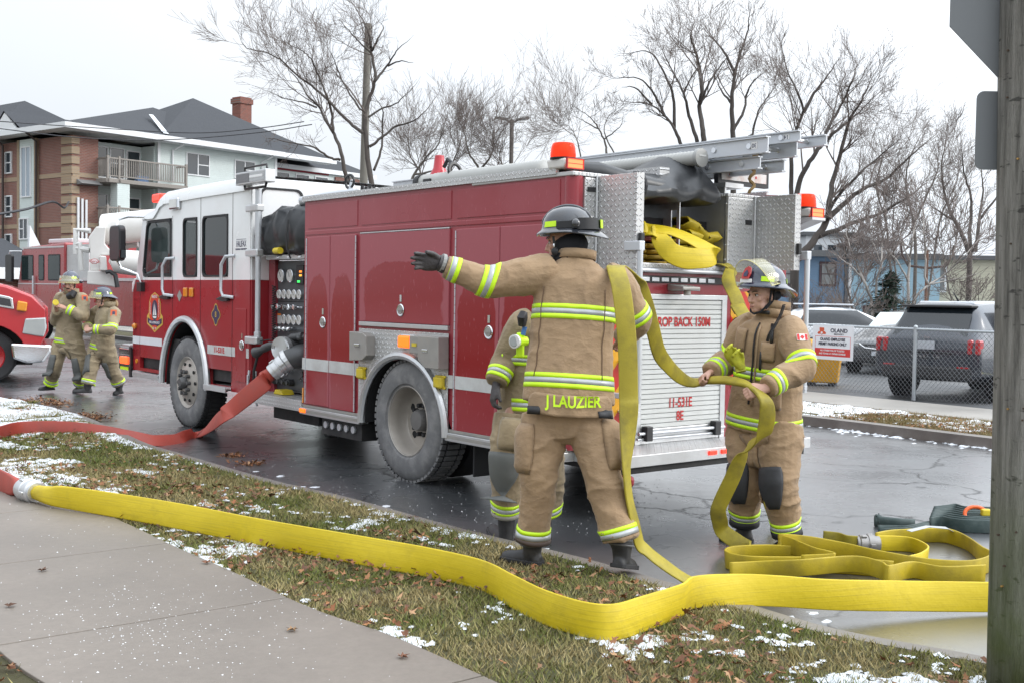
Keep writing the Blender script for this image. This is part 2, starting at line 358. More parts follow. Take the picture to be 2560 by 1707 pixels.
# parking lot beyond the fence and the far pavement strips
FW0 = offs(FAR, 1.95); FW1 = offs(FAR, 3.5); FW1b = offs(FAR, 3.52)
sheet('parking_lot', FW1b+[(60,-1),(120,120),(-40,160)], .03, lot_m)
def ribbon_obj(name, la, lb, za, zb, mat, skirt=.1, kind='structure'):
    b = MB(); n = len(la); b.add([(x,y,za) for x,y in la]+[(x,y,zb) for x,y in lb]+[(x,y,za-skirt) for x,y in la]+[(x,y,zb-skirt) for x,y in lb],
        [(i,i+1,n+i+1,n+i) for i in range(n-1)]+[(2*n+i,2*n+i+1,i+1,i) for i in range(n-1)]+[(n+i,n+i+1,3*n+i+1,3*n+i) for i in range(n-1)])
    o = b.build(name, mat); o['kind'] = kind; return o
ribbon_obj('far_kerb', FAR, offs(FAR,.16), .12, .125, kerb_m, .14)
FARV0 = offs(FAR,.16)
ribbon_obj('far_verge', FARV0, FW0, .10, .06, verge_m, .1)
ribbon_obj('far_pavement', FW0, FW1, .11, .11, walk2_m, .12)
# near side: kerb, verge, pavement
ribbon_obj('kerb', KERB, offs(KERB,-.15), .115, .13, kerb_m, .16)
SWF = [(-30,38),(-12,18.2),(-7,12.2),(-5,10.15),(-4.15,9.25),(-3.81,8.94),(-3.37,8.43),(-2.4,7.24),(-2.03,6.76),(-1.47,6.08),(-.94,5.41),(-.52,5.0),(-.13,4.52),(.03,4.31),(.5,3.65),(1.5,2.3),(5,-2.5)]
SWN = offs(SWF, -1.34)
KB = offs(KERB, -.149)
VZ = lambda x,y: .13
def verge_z(x, y): return .128+.012*math.sin(x*1.7+y*1.1)
VER = KB+[(14,-6),(5,-2.6)]+SWF[::-1]+[(-45,52)]
def strip_sheet(name, A, B, z, mat, kind='structure', n=160):
    ra = np.array(A); rb = np.array(B)
    def rs(L):
        d = np.r_[0,np.cumsum(np.linalg.norm(np.diff(L,axis=0),axis=1))]; s = np.linspace(0,d[-1],n); return np.c_[np.interp(s,d,L[:,0]),np.interp(s,d,L[:,1])]
    ra, rb = rs(ra), rs(rb); b = MB(); b.add([(x,y,z) for x,y in ra]+[(x,y,z) for x,y in rb], [(i,i+1,n+i+1,n+i) for i in range(n-1)]); o = b.build(name, mat, recalc=False)
    o.data.flip_normals() if o.data.polygons[n//2].normal.z < 0 else None
    o['kind'] = kind; return o
strip_sheet('verge', KB, SWF, .128, verge_m)
# pavement in slabs with tooled joints
SL = [tuple(p) for p in spline(SWF,6)]; SLN = [tuple(p) for p in spline(SWN,6)]
def resample(line, step):
    L = np.array(line); d = np.r_[0,np.cumsum(np.linalg.norm(np.diff(L,axis=0),axis=1))]; s = np.arange(0,d[-1],step); return np.c_[np.interp(s,d,L[:,0]),np.interp(s,d,L[:,1])], s
far_s,_ = resample(SL, .05)
tn = np.gradient(far_s,axis=0); tn /= np.linalg.norm(tn,axis=1)[:,None]; nr = np.c_[tn[:,1],-tn[:,0]]*-1
if nr[0,0]*1 + nr[0,1] > 0: nr = -nr
near_s = far_s+nr*1.36
pav = empty('pavement'); pav['kind'] = 'structure'
i0 = int(np.argmin(np.linalg.norm(far_s-np.array([-1.05,5.62]),axis=1))); per = 30
sheet('pavement_bed', [tuple(p) for p in far_s[::10]]+[tuple(p) for p in near_s[::-10]], .135, kerb_m, None, parent=pav)
for k in range(-16, 6):
    a = i0+k*per; e = a+per
    if a < 0 or e >= len(far_s): continue
    idx = list(range(a, e+1, 3)); F_ = [far_s[i] for i in idx]; N_ = [near_s[i] for i in idx]
    g = .007; F_[0] = F_[0]+tn[a]*g; N_[0] = N_[0]+tn[a]*g; F_[-1] = F_[-1]-tn[e]*g; N_[-1] = N_[-1]-tn[e]*g
    b = MB(); b.prism([tuple(p) for p in F_]+[tuple(p) for p in N_[::-1]], .10, .15, 'xy'); b.build('slab', walk_m, pav, bevel=.004)
strip_sheet('near_lawn', near_s, near_s+nr*7., .135, verge_m)
# painted coloured strips on the lot
for i,(c,d) in enumerate((((.62,.30,.27),5.6),((.62,.60,.25),6.05))):
    la = offs(FAR, d); lb = offs(FAR, d+.32); b = MB()
    P = [la[3],la[4],lb[4],lb[3]]; b.add([(x,y,.036) for x,y in P], [(0,1,2,3)]); o = b.build('painted_line', M('lot_paint_%d'%i, c, .7, var=.3)); o['kind'] = 'structure'
# ------------------------------------------------------------------ the fire engine (local x forward, y to its left side, z up; origin by the left rear wheel)
ANG = R(39); TO = Vector((-.9156,10.0374,0)); TU = Vector((-math.sin(ANG),math.cos(ANG),0)); TN = Vector((-math.cos(ANG),-math.sin(ANG),0))
def TW(u,n,z): return TO+TU*u+TN*n+Vector((0,0,z))
eng = empty('fire_engine', TO, PI/2+ANG)
tag(eng, 'large red fire engine with white cab roof and open rear hose bed', 'fire engine')
E_ = eng
def part(name, m, fn, parent=None, **k):
    b = MB(); fn(b); return b.build(name, m, parent or E_, **k)
def bx(name, m, x0,x1,y0,y1,z0,z1, parent=None, bevel=.006, **k): return part(name, m, lambda b: b.box(x0,x1,y0,y1,z0,z1), parent, bevel=bevel, **k)
red_d = red_paint('red_door_paint', .42); red_d2 = red_paint('red_tall_door_paint', .52)
WD = 2.46                                  # width
# --- rear body: shell made of pieces round real openings
bx('body_core', dark, -1.9,1.75,-WD+.35,-.35,.45,2.30, bevel=0)
arch_r = .70
def side_panel(b, y0, y1):
    # side skin with the wheel arch cut out, split in vertical slices
    xs = [-2.08,-.62]; b.box(-2.06,-.66,y0,y1,.52,2.56); b.box(.80,1.9,y0,y1,.52,2.56)
    seg = [i/14 for i in range(15)]; X = [-.66+1.46*t for t in seg]
    for a,c in zip(X[:-1],X[1:]):
        def zz(x): 
            q = 1-((x-.07)/.66)**2; return .50+.585*math.sqrt(q) if q > 0 else .50
        b.add([(a,y0,max(zz(a),.52)),(c,y0,max(zz(c),.52)),(c,y0,2.56),(a,y0,2.56),(a,y1,max(zz(a),.52)),(c,y1,max(zz(c),.52)),(c,y1,2.56),(a,y1,2.56)],
              [(0,1,2,3),(7,6,5,4),(0,4,5,1),(3,2,6,7)])
body = part('body_side', red, lambda b: side_panel(b,-.07,-.015))
part('body_side', red, lambda b: side_panel(b,-WD+.015,-WD+.07))
bx('body_front_wall', red, 1.84,1.898,-WD+.08,-.03,.52,2.50)
# rounded rear corner columns
for y in (-.075,-WD+.075):
    part('corner_post', red, lambda b: b.cyl((-2.06,y,.52),(-2.06,y,2.555),.07,20), smooth=True)
# recessed panels along the top of the side (frames standing proud)
def frame_bars(b, x0,x1,z0,z1,y0,y1,w=.012):
    b.box(x0,x1,y0,y1,z1-w,z1); b.box(x0,x1,y0,y1,z0,z0+w); b.box(x0,x0+w,y0,y1,z0+w,z1-w); b.box(x1-w,x1,y0,y1,z0+w,z1-w)
for x0,x1 in ((.885,1.83),(-.61,.815),(-1.98,-.69)):
    bx('upper_panel', red_paint('red_upper_paint') if 'red_upper_paint' not in MATS else MATS['red_upper_paint'], x0,x1,-.022,-.008,2.285,2.522, bevel=.004)
for z in (2.245,): bx('body_rib', red, -2.0,1.88,-.02,-.006,z-.022,z+.022, bevel=.01)
# doors
def dring(x, z, y=.0, parent=None):
    d = part('latch', chrome, lambda b: (b.lathe([(.052,.0),(.056,.006),(.05,.012),(.042,.010)], (x,y,z),'y',20), b.box(x-.014,x+.014,y,y+.006,z+.075,z+.135)), parent, smooth=True)
    part('latch_cup', steel_dirty, lambda b: (b.lathe([(.036,.0),(.036,.0135)], (x,y,z),'y',16), b.box(x-.04,x+.04,y+.012,y+.02,z-.004,z+.008)), d)
def door(x0,x1,z0,z1, m=red_d, hinge=None, latch=None):
    d = bx('compartment_door', m, x0,x1,-.02,.004,z0,z1, bevel=.006)
    if hinge is not None: part('hinge', alu_soft, lambda b: [b.cyl((hinge,.006,z0+.01+k*(z1-z0-.02)/24),(hinge,.006,z0+.006+(k+1)*(z1-z0-.02)/24),.007,6) for k in range(24)], d)
    if latch: dring(latch[0], latch[1], .004, d)
    return d
door(1.368,1.825,.545,2.205, red_d2, 1.828, (1.484,1.365)); door(.888,1.36,.535,2.205, red_d2, .886)
md = door(-.606,.812,1.395,2.205, red_d, None, (.11,1.51))
bx('door_trim', alu, -.606,.812,-.02,.010,1.355,1.392, md, bevel=.003); bx('door_trim', alu, -.606,.812,-.02,.007,2.206,2.216, md, bevel=.002)
door(-1.283,-.70,.53,2.197, red_d2, -.70, (-1.166,1.36)); door(-1.93,-1.29,.53,2.197, red_d2, -1.935)
# stripe
for x0,x1 in ((1.837,1.895),(1.37,1.823),(.89,1.358),(.80,.884)): bx('reflective_stripe', refl_white, x0,x1,-.01,.0065,.885,1.0, bevel=0)
for x0,x1 in ((-.686,-.62),(-1.281,-.715),(-1.92,-1.292)): bx('reflective_stripe', refl_white, x0,x1,-.01,.0065,.877,.985, bevel=0)
text('ENGINE 8', .085, red_txt, E_, frame((-1.62,.0085,.93), (-1,0,0)), sx=1., bold=.003)
# rub rails
for x0,x1 in ((.78,1.915),(-2.1,-.60)):
    o = bx('rub_rail', alu, x0,x1,-.09,.02,.435,.505, bevel=.006); part('rail_groove', steel_dirty, lambda b: b.box(x0+.02,x1-.02,.018,.023,.458,.484), o)
    bx('rail_top', steel_dirty, x0,x1-.03,-.07,.006,.507,.532, o, bevel=.002)
bx('marker_lamp', amber_e, 1.79,1.90,.0,.035,.452,.492); bx('side_reflector', amber, 1.862,1.884,.0,.012,.545,.70)
# tread plate round the arch
def arch_plate(b):
    X = [-.615+1.43*i/28 for i in range(29)]
    def zz(x): q = 1-((x-.07)/.665)**2; return .50+.59*math.sqrt(q) if q > 0 else .50
    for a,c in zip(X[:-1],X[1:]):
        za,zc = max(zz(a),.51),max(zz(c),.51)
        b.add([(a,.003,za),(c,.003,zc),(c,.003,1.33),(a,.003,1.33),(a,-.02,za),(c,-.02,zc)], [(0,1,2,3),(0,4,5,1)])
part('tread_plate', tread_side, arch_plate)
def fender(b, cx, rx, z0, rz, y, r, n=26):
    b.tube([(cx+rx*math.cos(t), y, z0+rz*math.sin(t)) for t in [PI*i/n for i in range(n+1)]], r, 8)
part('wheel_arch_trim', alu, lambda b: fender(b,.07,.675,.46,.655,.015,.035), smooth=True)
part('wheel_well', dark, lambda b: b.rings([[(.07+.64*math.cos(PI*i/20), y, .46+.63*math.sin(PI*i/20)) for i in range(21)] for y in (-.005,-.75)], cap=False, close=False)); bx('wheel_well_wall', dark, -.62,.75,-.80,-.76,.46,1.12, bevel=0)
# little boxes, lamp, chock holders over the wheel
part('locker', steel_dirty, lambda b: b.prism([(.83,1.30),(.60,1.295),(.535,1.265),(.53,1.09),(.60,1.045),(.825,1.03)], .0,.10), bevel=.006)
part('locker', steel_dirty, lambda b: b.prism([(-.315,1.30),(-.615,1.30),(-.62,1.035),(-.42,1.035),(-.315,1.10)], .0,.11), bevel=.006)
for x in (.68,-.42): bx('locker_catch', chrome, x-.04,x+.04,.10,.118,1.165,1.195)
bx('junction_box', steel_dirty, -.295,-.125,.0,.07,1.145,1.295); bx('box_label', yellow_pl, -.24,-.17,.068,.075,1.205,1.235, bevel=0)
wl_ = bx('warning_lamp', amber_e, -.105,.08,.02,.06,1.185,1.29, bevel=.015); bx('lamp_base', chrome, -.115,.09,.0,.02,1.175,1.30, wl_)
for x0,x1 in ((.665,.80),(-.59,-.447)):
    o = bx('chock_holder', yellow_pl, x0+.01,x1-.01,.004,.05,.872,.965, bevel=.012); bx('chock_lip', yellow_pl, x0,x1,.004,.025,.862,.882, o); bx('chock_lip', yellow_pl, x0,x1,.004,.02,.955,.978, o)
# top edge trim and roof deck
part('roof_edge', tread_side, lambda b: (b.box(-1.95,1.915,-.02,.012,2.560,2.607), b.box(-1.95,1.915,-.35,.012,2.607,2.612)))
bx('roof_edge', tread_side, -1.95,1.915,-WD-.012,-WD+.02,2.56,2.607)
bx('roof_deck', tread_top, -.75,1.9,-WD+.05,-.35,2.52,2.56, bevel=0)
# --- rear end
# left and right box faces in tread plate
bx('rear_panel', tread_rear, -2.132,-2.10,-.245,-.12,1.72,2.535); bx('rear_panel', tread_rear, -2.132,-2.10,-2.07,-1.725,1.88,2.50); bx('rear_panel_inner', tread_rear, -2.128,-2.10,-.72,-.25,1.88,2.535)
bx('box_top', tread_top, -2.13,-.9,-.5,.0,2.54,2.572); bx('box_top', tread_top, -2.13,-.9,-WD,-1.72,2.50,2.53)
for y in (-.185,-1.985): bx('name_plate', black, -2.137,-2.131,y-.04,y+.04,2.28 if y < -1 else 2.43,2.32 if y < -1 else 2.465, bevel=0)
def rivets(b, pts, ax='x', r=.008):
    for p in pts: b.lathe([(r,0),(r*.6,-.006)] if ax == 'x' else [(r,0),(r*.6,.006)], p, 'x' if ax == 'x' else 'y', 8)
part('rivet_row', chrome, lambda b: rivets(b, [(-2.133,y,z) for y in (-1.745,-1.70) for z in (1.98,2.1,2.22,2.34,2.44)]+[(-2.133,-.14,z) for z in (1.9,2.1,2.3,2.5)]))['kind'] = 'stuff'
# swung-open rear doors
for y,s in ((-.245,1),(-2.07,1)):
    z0,z1 = (1.70,2.55) if y > -1 else (1.90,2.52)
    d = bx('rear_door', tread_side, -2.53,-2.135,y-.045,y,z0,z1, bevel=.004)
    bx('door_edge', tread_rear, -2.545,-2.531,y-.075,y+.002,z0-.0,z1+.002, d, bevel=.002)
    bx('door_catch', black, -2.575,-2.545,y-.06,y-.02,2.03,2.12, d); part('hinge_pin', alu, lambda b: b.cyl((-2.14,y+.012,z0),(-2.14,y+.012,z1),.009,8), d)
# hose bed interior
bx('bed_wall', alu, -2.09,.4,-.72,-.70,1.90,2.50, bevel=0); bx('bed_wall', alu, -2.09,.4,-1.745,-1.725,1.90,2.58, bevel=0)
bx('bed_floor', alu, -2.12,.4,-1.725,-.72,1.86,1.90, bevel=0); bx('bed_front', dark, .38,.4,-1.725,-.72,1.90,2.5, bevel=0)
part('bed_divider', alu, lambda b: [b.box(-2.08,.3,-1.205,-1.195,z0,z1) if c is None else b.box(c[0],c[1],-1.205,-1.195,z0,z1) for z0,z1,c in ((1.9,2.08,None),(2.36,2.5,None),(2.08,2.36,(-2.08,-2.05)),(2.08,2.36,(-1.99,.3)))])
bx('bed_sill', tread_rear, -2.16,-2.10,-1.80,-.62,1.885,1.925)
part('grab_rail', alu_soft, lambda b: b.tube([(-2.1,-.55,1.868),(-2.165,-.58,1.868),(-2.165,-1.66,1.868),(-2.1,-1.70,1.868)], .017, 10), smooth=True)
# red band with the traffic light bar
bx('rear_band', red, -2.13,-2.09,-1.79,-.3,1.685,1.885)
lb = bx('traffic_light_bar', black, -2.150,-2.125,-1.72,-.62,1.772,1.828)
for k in range(8): bx('light_cell', alu_soft, -2.157,-2.149,-1.55+k*.108,-1.47+k*.108,1.783,1.815, lb, bevel=.003)
part('work_light', steel_dirty, lambda b: (b.prism([(-2.13,1.765),(-2.30,1.745),(-2.30,1.72),(-2.13,1.715)], -1.22,-1.02), b.tube([(-2.25,-1.12,1.73),(-2.25,-1.12,1.68)],.03,10)), bevel=.006)
text('SMEAL', .04, M('maker_plate', (.55,.62,.70), .35), E_, frame((-2.1325,-1.32,1.735),(0,-1,0)), sx=1.2) if False else None
bx('maker_plate', M('pale_blue_print', (.42,.5,.58), .35), -2.1335,-2.130,-1.40,-1.24,1.718,1.748, bevel=0)
# roller shutter with separate slats
fr = part('shutter_frame', alu, lambda b: (b.box(-2.138,-2.10,-1.735,-.69,1.645,1.685), b.box(-2.136,-2.10,-1.735,-1.675,.515,1.645), b.box(-2.136,-2.10,-.75,-.69,.515,1.645)), bevel=.003)
slat_m = M('shutter_aluminium', (.70,.715,.70), .42, .25, .05, 3., dirt=((.55,.54,.52),.5,2.))
slat_me = None
for k in range(26):
    z0 = .635+k*.0388
    if slat_me is None:
        o = part('slat', slat_m, lambda b: b.prism([(-2.118,0),(-2.126,.004),(-2.127,.034),(-2.118,.0372),(-2.11,.037),(-2.11,0)], -1.675,-.75), bevel=0); slat_me = o.data
    else: o = bpy.data.objects.new('slat', slat_me); COL.objects.link(o); o.parent = E_
    o.location = (0,0,z0); o.parent = fr
bx('shutter_foot', alu, -2.13,-2.10,-1.675,-.75,.515,.634, fr)
bar = part('shutter_bar', alu_soft, lambda b: (b.cyl((-2.165,-1.70,.605),(-2.165,-.70,.605),.013,10), b.cyl((-2.15,-1.70,.56),(-2.15,-.70,.56),.010,10)), smooth=True)
for y in (-1.60,-.80): bx('bar_bracket', black, -2.19,-2.13,y-.035,y+.035,.545,.66, bar)
for z,t,h in ((1.465,'DROP BACK 150M',.105),(.825,'11-531E',.105),(.718,'8E',.105)):
    text(t, h, red_txt, E_, frame((-2.1295,-1.20,z),(0,-1,0)), bold=.0022, sx=.80)
# lower red corners with chevrons
for y0,y1 in ((-.69,-.09),(-2.38,-1.737)):
    bx('rear_corner', red, -2.125,-2.09,y0,y1,.515,1.72 if y1 > -1 else 1.885, bevel=.003)
chev_y = M('chevron_yellow', (.74,.36,.01), .35, var=.06, vs_=80); chev_r = M('chevron_red', (.60,.03,.02), .3, var=.06, vs_=80)
for y0,y1,sg in ((-.66,-.28,1),(-2.34,-1.79,-1)):
    def chev(b):
        w = .19; k = 0; z = .35
        while z < 1.95:
            b.cur = k % 2; P = []
            if sg < 0: Q = [(y0,z),(y0,z+w),(y1,z+w+(y1-y0)*1.1),(y1,z+(y1-y0)*1.1)]
            else: Q = [(y1,z),(y1,z+w),(y0,z+w+(y1-y0)*1.1),(y0,z+(y1-y0)*1.1)]
            # clip to z range
            def clip(Q, lim, up):
                out = []
                for i in range(len(Q)):
                    a,c = Q[i],Q[(i+1)%len(Q)]; ia = a[1] <= lim if up else a[1] >= lim; ic = c[1] <= lim if up else c[1] >= lim
                    if ia: out.append(a)
                    if ia != ic: t = (lim-a[1])/(c[1]-a[1]); out.append((a[0]+t*(c[0]-a[0]), lim))
                return out
            Q = clip(clip(Q, 1.66 if y1 > -1 else 1.72, True), .53, False) if True else Q
            if len(Q) >= 3: b.add([(-2.1285,a,c) for a,c in Q], [tuple(range(len(Q)))])
            z += w; k += 1
    part('chevron_panel', [chev_r, chev_y], chev)
bx('sticker', refl_white, -2.1315,-2.129,-1.93,-1.80,1.74,1.80, bevel=0)
part('rubber_stop', black_rub, lambda b: b.lathe([(.055,0),(.06,-.03),(.05,-.075),(.03,-.08)], (-2.125,-1.865,1.45),'x',16), smooth=True)
for z in (1.18,.80): part('fold_step', alu_soft, lambda b: b.prism([(-2.13,z),(-2.24,z-.004),(-2.25,z-.012),(-2.13,z-.02)], -.62,-.50), bevel=.004)
# tail board
part('tailboard', tread_top, lambda b: b.box(-2.56,-2.10,-2.30,-.12,.485,.515))
part('tailboard_edge', alu, lambda b: (b.box(-2.585,-2.555,-2.30,-.12,.435,.520), b.box(-2.56,-2.0,-.12,-.09,.435,.52), b.box(-2.56,-2.0,-2.33,-2.30,.435,.52)), bevel=.004)
bx('tailboard_beam', under, -2.56,-1.9,-2.25,-.15,.385,.434)
for y in (-1.36,-1.22,-1.075,-.965): 
    if y < -.97: o = bx('tail_lamp', red_e, -2.597,-2.585,y-.055+.01,y+.055-.01,.468,.502, bevel=.005)
bx('tow_hook', M('tow_hook_red', (.35,.02,.03), .4), -2.62,-2.4,-.22,-.15,.30,.385, bevel=.03)
# grab rails at the corners
for y in (-.255,-2.20):
    g = part('corner_rail', alu_soft, lambda b: b.tube([(-2.13,y,2.045),(-2.58,y,2.045),(-2.58,y,2.04),(-2.58,y,.95),(-2.58,y,.94),(-2.13,y,.94)] if False else [(-2.58,y,2.055),(-2.58,y,.90)], .022, 12), smooth=True)
    bx('rail_clamp', alu_soft, -2.60,-2.44,y-.028,y+.028,1.99,2.06, g); bx('rail_clamp', alu_soft, -2.60,-2.13,y-.02,y+.02,.92,.96, g)
# beacons
def beacon(u0, y0, zb0, k):
    bo = empty('beacon', (u0,y0,zb0), 0, E_); bo.scale = (k,k,k); u = y = zb = 0.
    o = part('beacon_housing', M('beacon_housing', (.62,.60,.57), .35), lambda b: b.prism([(u+.13,zb+.09),(u-.13,zb+.09),(u-.15,zb+.04),(u-.12,zb-.005),(u+.10,zb-.005)], y-.10,y+.10), bo, bevel=.02)
    part('beacon_collar', black, lambda b: b.lathe([(.122,.09),(.124,.105)], (u,y,zb),'z',24), bo)
    part('beacon_dome', BEA, lambda b: b.lathe([(.118,.105),(.120,.13),(.113,.20),(.102,.235),(.09,.243),(.0001,.245)], (u,y,zb),'z',28), bo, smooth=True)
    part('beacon_lamp', amber_e, lambda b: b.ball((u,y,zb+.17),.034), bo, smooth=True)
    part('beacon_reflector', chrome, lambda b: b.lathe([(.062,.0),(.045,.03),(.01,.045)], (u+.0,y-.01,zb+.17),'y',16), bo, smooth=True)
    l = bx('led_lamp', orange_led, u-.162,u-.150,y-.105,y+.085,zb+.0,zb+.08, bo, bevel=.004)
    part('led_rim', M('led_bezel', (.40,.02,.02), .3), lambda b: (b.box(u-.168,u-.145,y-.115,y-.105,zb-.01,zb+.09), b.box(u-.168,u-.145,y+.085,y+.095,zb-.01,zb+.09), b.box(u-.168,u-.145,y-.105,y+.085,zb+.08,zb+.09), b.box(u-.168,u-.145,y-.105,y+.085,zb-.01,zb), b.box(u-.165,u-.149,y-.105,y+.085,zb+.037,zb+.043)), bo)
    return o
nB = NT('beacon_red_plastic'); nB.set('Base Color', (.85,.045,.01)); nB.set('Roughness', .08); nB.set('Transmission Weight', .55); nB.set('IOR', 1.2); nB.set('Emission Color', (1.,.06,.02)); nB.b.inputs['Emission Strength'].default_value = .55; BEA = nB.m
beacon(-1.95,-.06,2.60,.80); beacon(-2.36,-2.44,2.36,.80)
part('beacon_bracket', alu, lambda b: b.prism([(-2.08,2.20),(-2.08,2.352),(-2.50,2.352),(-2.50,2.33)],-2.54,-2.36)); bx('corner_fin', red, -2.14,-2.09,-2.50,-2.36,1.72,2.2); bx('clearance_lamp', red_e, -2.17,-2.14,-2.55,-2.42,1.99,2.05, bevel=.01)
# --- pump bay
pump_m = M('pump_panel_grey', (.10,.108,.115), .38, .3, .15, dirt=((.16,.16,.16),.5,5.))
pipe_m = M('cast_pump_metal', (.085,.088,.092), .45, .4, .2, dirt=((.16,.155,.15),.5,6.))
bx('pump_panel', pump_m, 1.90,3.06,-.32,-.28,.60,1.99, bevel=0); bx('panel_split', dark, 1.92,3.0,-.281,-.279,1.548,1.556, bevel=0)
for k in range(9): part('valve_rod', chrome if k % 2 else pipe_m, lambda b: (b.cyl((2.95-k*.11,-.28,.80+.07*(k%3)),(2.95-k*.11,-.22,.80+.07*(k%3)),.02,8), b.cyl((2.95-k*.11,-.22,.80+.07*(k%3)),(2.95-k*.11,-.20,.80+.07*(k%3)),.032,8)), smooth=True)
bx('pump_panel_post', red, 2.98,3.12,-.30,-.24,.55,2.06)
bx('pump_module', under, 1.9,3.12,-2.2,-.33,.45,1.98, bevel=0)
bx('pump_light_shield', alu, 1.90,3.0,-.33,-.14,2.0,2.05); 
for k in range(3): bx('shield_lamp', chrome, 2.2+k*.24,2.26+k*.24,-.145,-.13,2.015,2.035)
bx('pump_sill', tread_side, 1.93,3.05,-.32,-.30,.585,.64, bevel=0)
rb = bx('running_board', tread_top, 1.915,3.12,-.33,-.02,.535,.565); bx('running_board_edge', tread_side, 1.915,3.12,-.025,.0,.452,.563, rb, bevel=.004)
bx('crosslay_frame', red, 1.9,3.05,-.36,-.30,2.05,2.15)
gauge_f = M('gauge_face', (.66,.64,.62), .4, var=.2, vs_=40)
def gauge(x, z, r):
    g = part('gauge', chrome, lambda b: b.lathe([(r,.0),(r,.03),(r*.88,.034)], (x,-.28,z),'y',20), smooth=True)
    part('gauge_face', gauge_f, lambda b: b.lathe([(r*.88,.0),(r*.88,.0345)], (x,-.28,z),'y',20), g)
    part('needle', black, lambda b: b.obox((x+.15*r,-.2445,z+.2*r),(.006,.002,r*.9),Matrix.Rotation(.5,3,'Y')), g)
for x in (2.86,2.66): gauge(x,1.83,.073)
for k in range(5): gauge(2.90-k*.112,1.63,.053)
for k in range(4): gauge(2.79-k*.113,1.36,.055)
dsp = bx('pump_display', black, 2.36,2.52,-.28,-.25,1.74,1.94)
for x,z,c in ((2.41,1.87,(1,.25,.02)),(2.41,1.83,(1,.4,.05)),(2.45,1.765,(.05,1,.15))): bx('display_digit', M('digit_%d'%int(z*1000), c, .4, emit=1.6), x-.02,x+.03,-.25,-.246,z-.008,z+.012, dsp, bevel=0)
for k in range(5): part('valve_knob', chrome, lambda b: (b.cyl((2.92-k*.125,-.28,1.495),(2.92-k*.125,-.17,1.495),.018,10), b.obox((2.92-k*.125,-.175,1.495),(.05,.02,.05),Matrix.Rotation(k*.7,3,'Y'))), bevel=.006)
part('pull_rod', chrome, lambda b: b.cyl((3.0,-.22,1.495),(2.3,-.22,1.495),.012,8))
for k in range(4): part('valve_knob', chrome, lambda b: (b.cyl((2.86-k*.10,-.28,1.26),(2.86-k*.10,-.19,1.26),.018,10), b.ball((2.86-k*.10,-.19,1.26),.03,8,6)), smooth=True)
bx('warning_label', refl_white, 2.90,2.99,-.282,-.277,1.31,1.42, bevel=0); bx('label_head', M('label_orange', (.8,.2,.02), .5), 2.90,2.99,-.279,-.276,1.40,1.42, bevel=0)
# inlets and piping
inl = part('suction_inlet', pipe_m, lambda b: (b.tube([(2.38,-.31,1.05),(2.34,-.12,1.065),(2.33,-.115,1.065),(2.29,.02,1.075)],[.12,.12,.108,.108],20)), smooth=True, ang=35)
part('inlet_ring', alu, lambda b: b.tube([(2.29,.0,1.075),(2.27,.055,1.075),(2.271,.05,1.075),(2.275,.03,1.075)],[.122,.122,.10,.095],22), inl, smooth=True, ang=35)
part('inlet_cap', M('inlet_dark',(.03,.031,.033),.5), lambda b: (b.tube([(2.285,.015,1.075),(2.281,.02,1.075)],[.10,.10],20), b.box(2.26,2.29,.02,.045,.99,1.16)), inl)
el = part('intake_valve', pipe_m, lambda b: b.tube([(2.12,-.31,1.0),(2.15,-.12,1.0),(2.18,-.04,.985),(2.22,.01,.955)],[.13,.125,.115,.10],18), smooth=True)
part('valve_flange', alu, lambda b: b.tube([(2.205,-.01,.968),(2.225,.02,.945)],[.118,.118],20), el)
# --- supply hose coupling at the intake (part of the red hose, built with the hoses)
for k in range(4): part('drain_valve', pipe_m, lambda b: (b.cyl((2.95-k*.11,-.29,.69),(2.95-k*.11,-.22,.69),.038,10), b.cyl((2.95-k*.11,-.22,.69),(2.95-k*.11,-.2,.69),.025,8)), smooth=True)
part('lever', chrome, lambda b: b.tube([(2.30,-.28,.66),(2.22,-.15,.76)],.010,8))
for k,(x,z) in enumerate(((2.52,1.16),(2.12,1.20))): part('discharge_elbow', pipe_m, lambda b: b.tube([(x,-.29,z),(x+.02,-.18,z),(x+.08,-.10,z-.02)],.034,10), smooth=True)
noz = part('preconnect_nozzle', pipe_m, lambda b: b.tube([(2.15,-.14,1.21),(2.31,-.10,1.18),(2.33,-.095,1.175),(2.60,-.03,1.095),(2.63,-.02,1.09),(2.74,0,1.055),(2.78,.0,1.04),(2.90,.02,1.0)],[.038,.045,.032,.032,.042,.045,.035,.062],12), smooth=True)
part('nozzle_grip', black, lambda b: b.tube([(2.88,0,.99),(2.94,.02,.80),(2.97,.0,.60)],.016,8), noz, smooth=True)
bx('hose_bracket', alu_soft, 3.10,3.13,.0,.012,.55,.75); 
for k in range(2): part('bracket_strap', alu_soft, lambda b: b.tube([(3.10+.03-k*.16,-.02,.80),(3.13-k*.16,.0,.6),(3.10-k*.16,-.02,.42)],.014,6), smooth=True)
part('wheel_chock', yellow_pl, lambda b: b.prism([(2.72,.57),(2.5,.57),(2.55,.62),(2.68,.62)], -.24,-.10), bevel=.006)
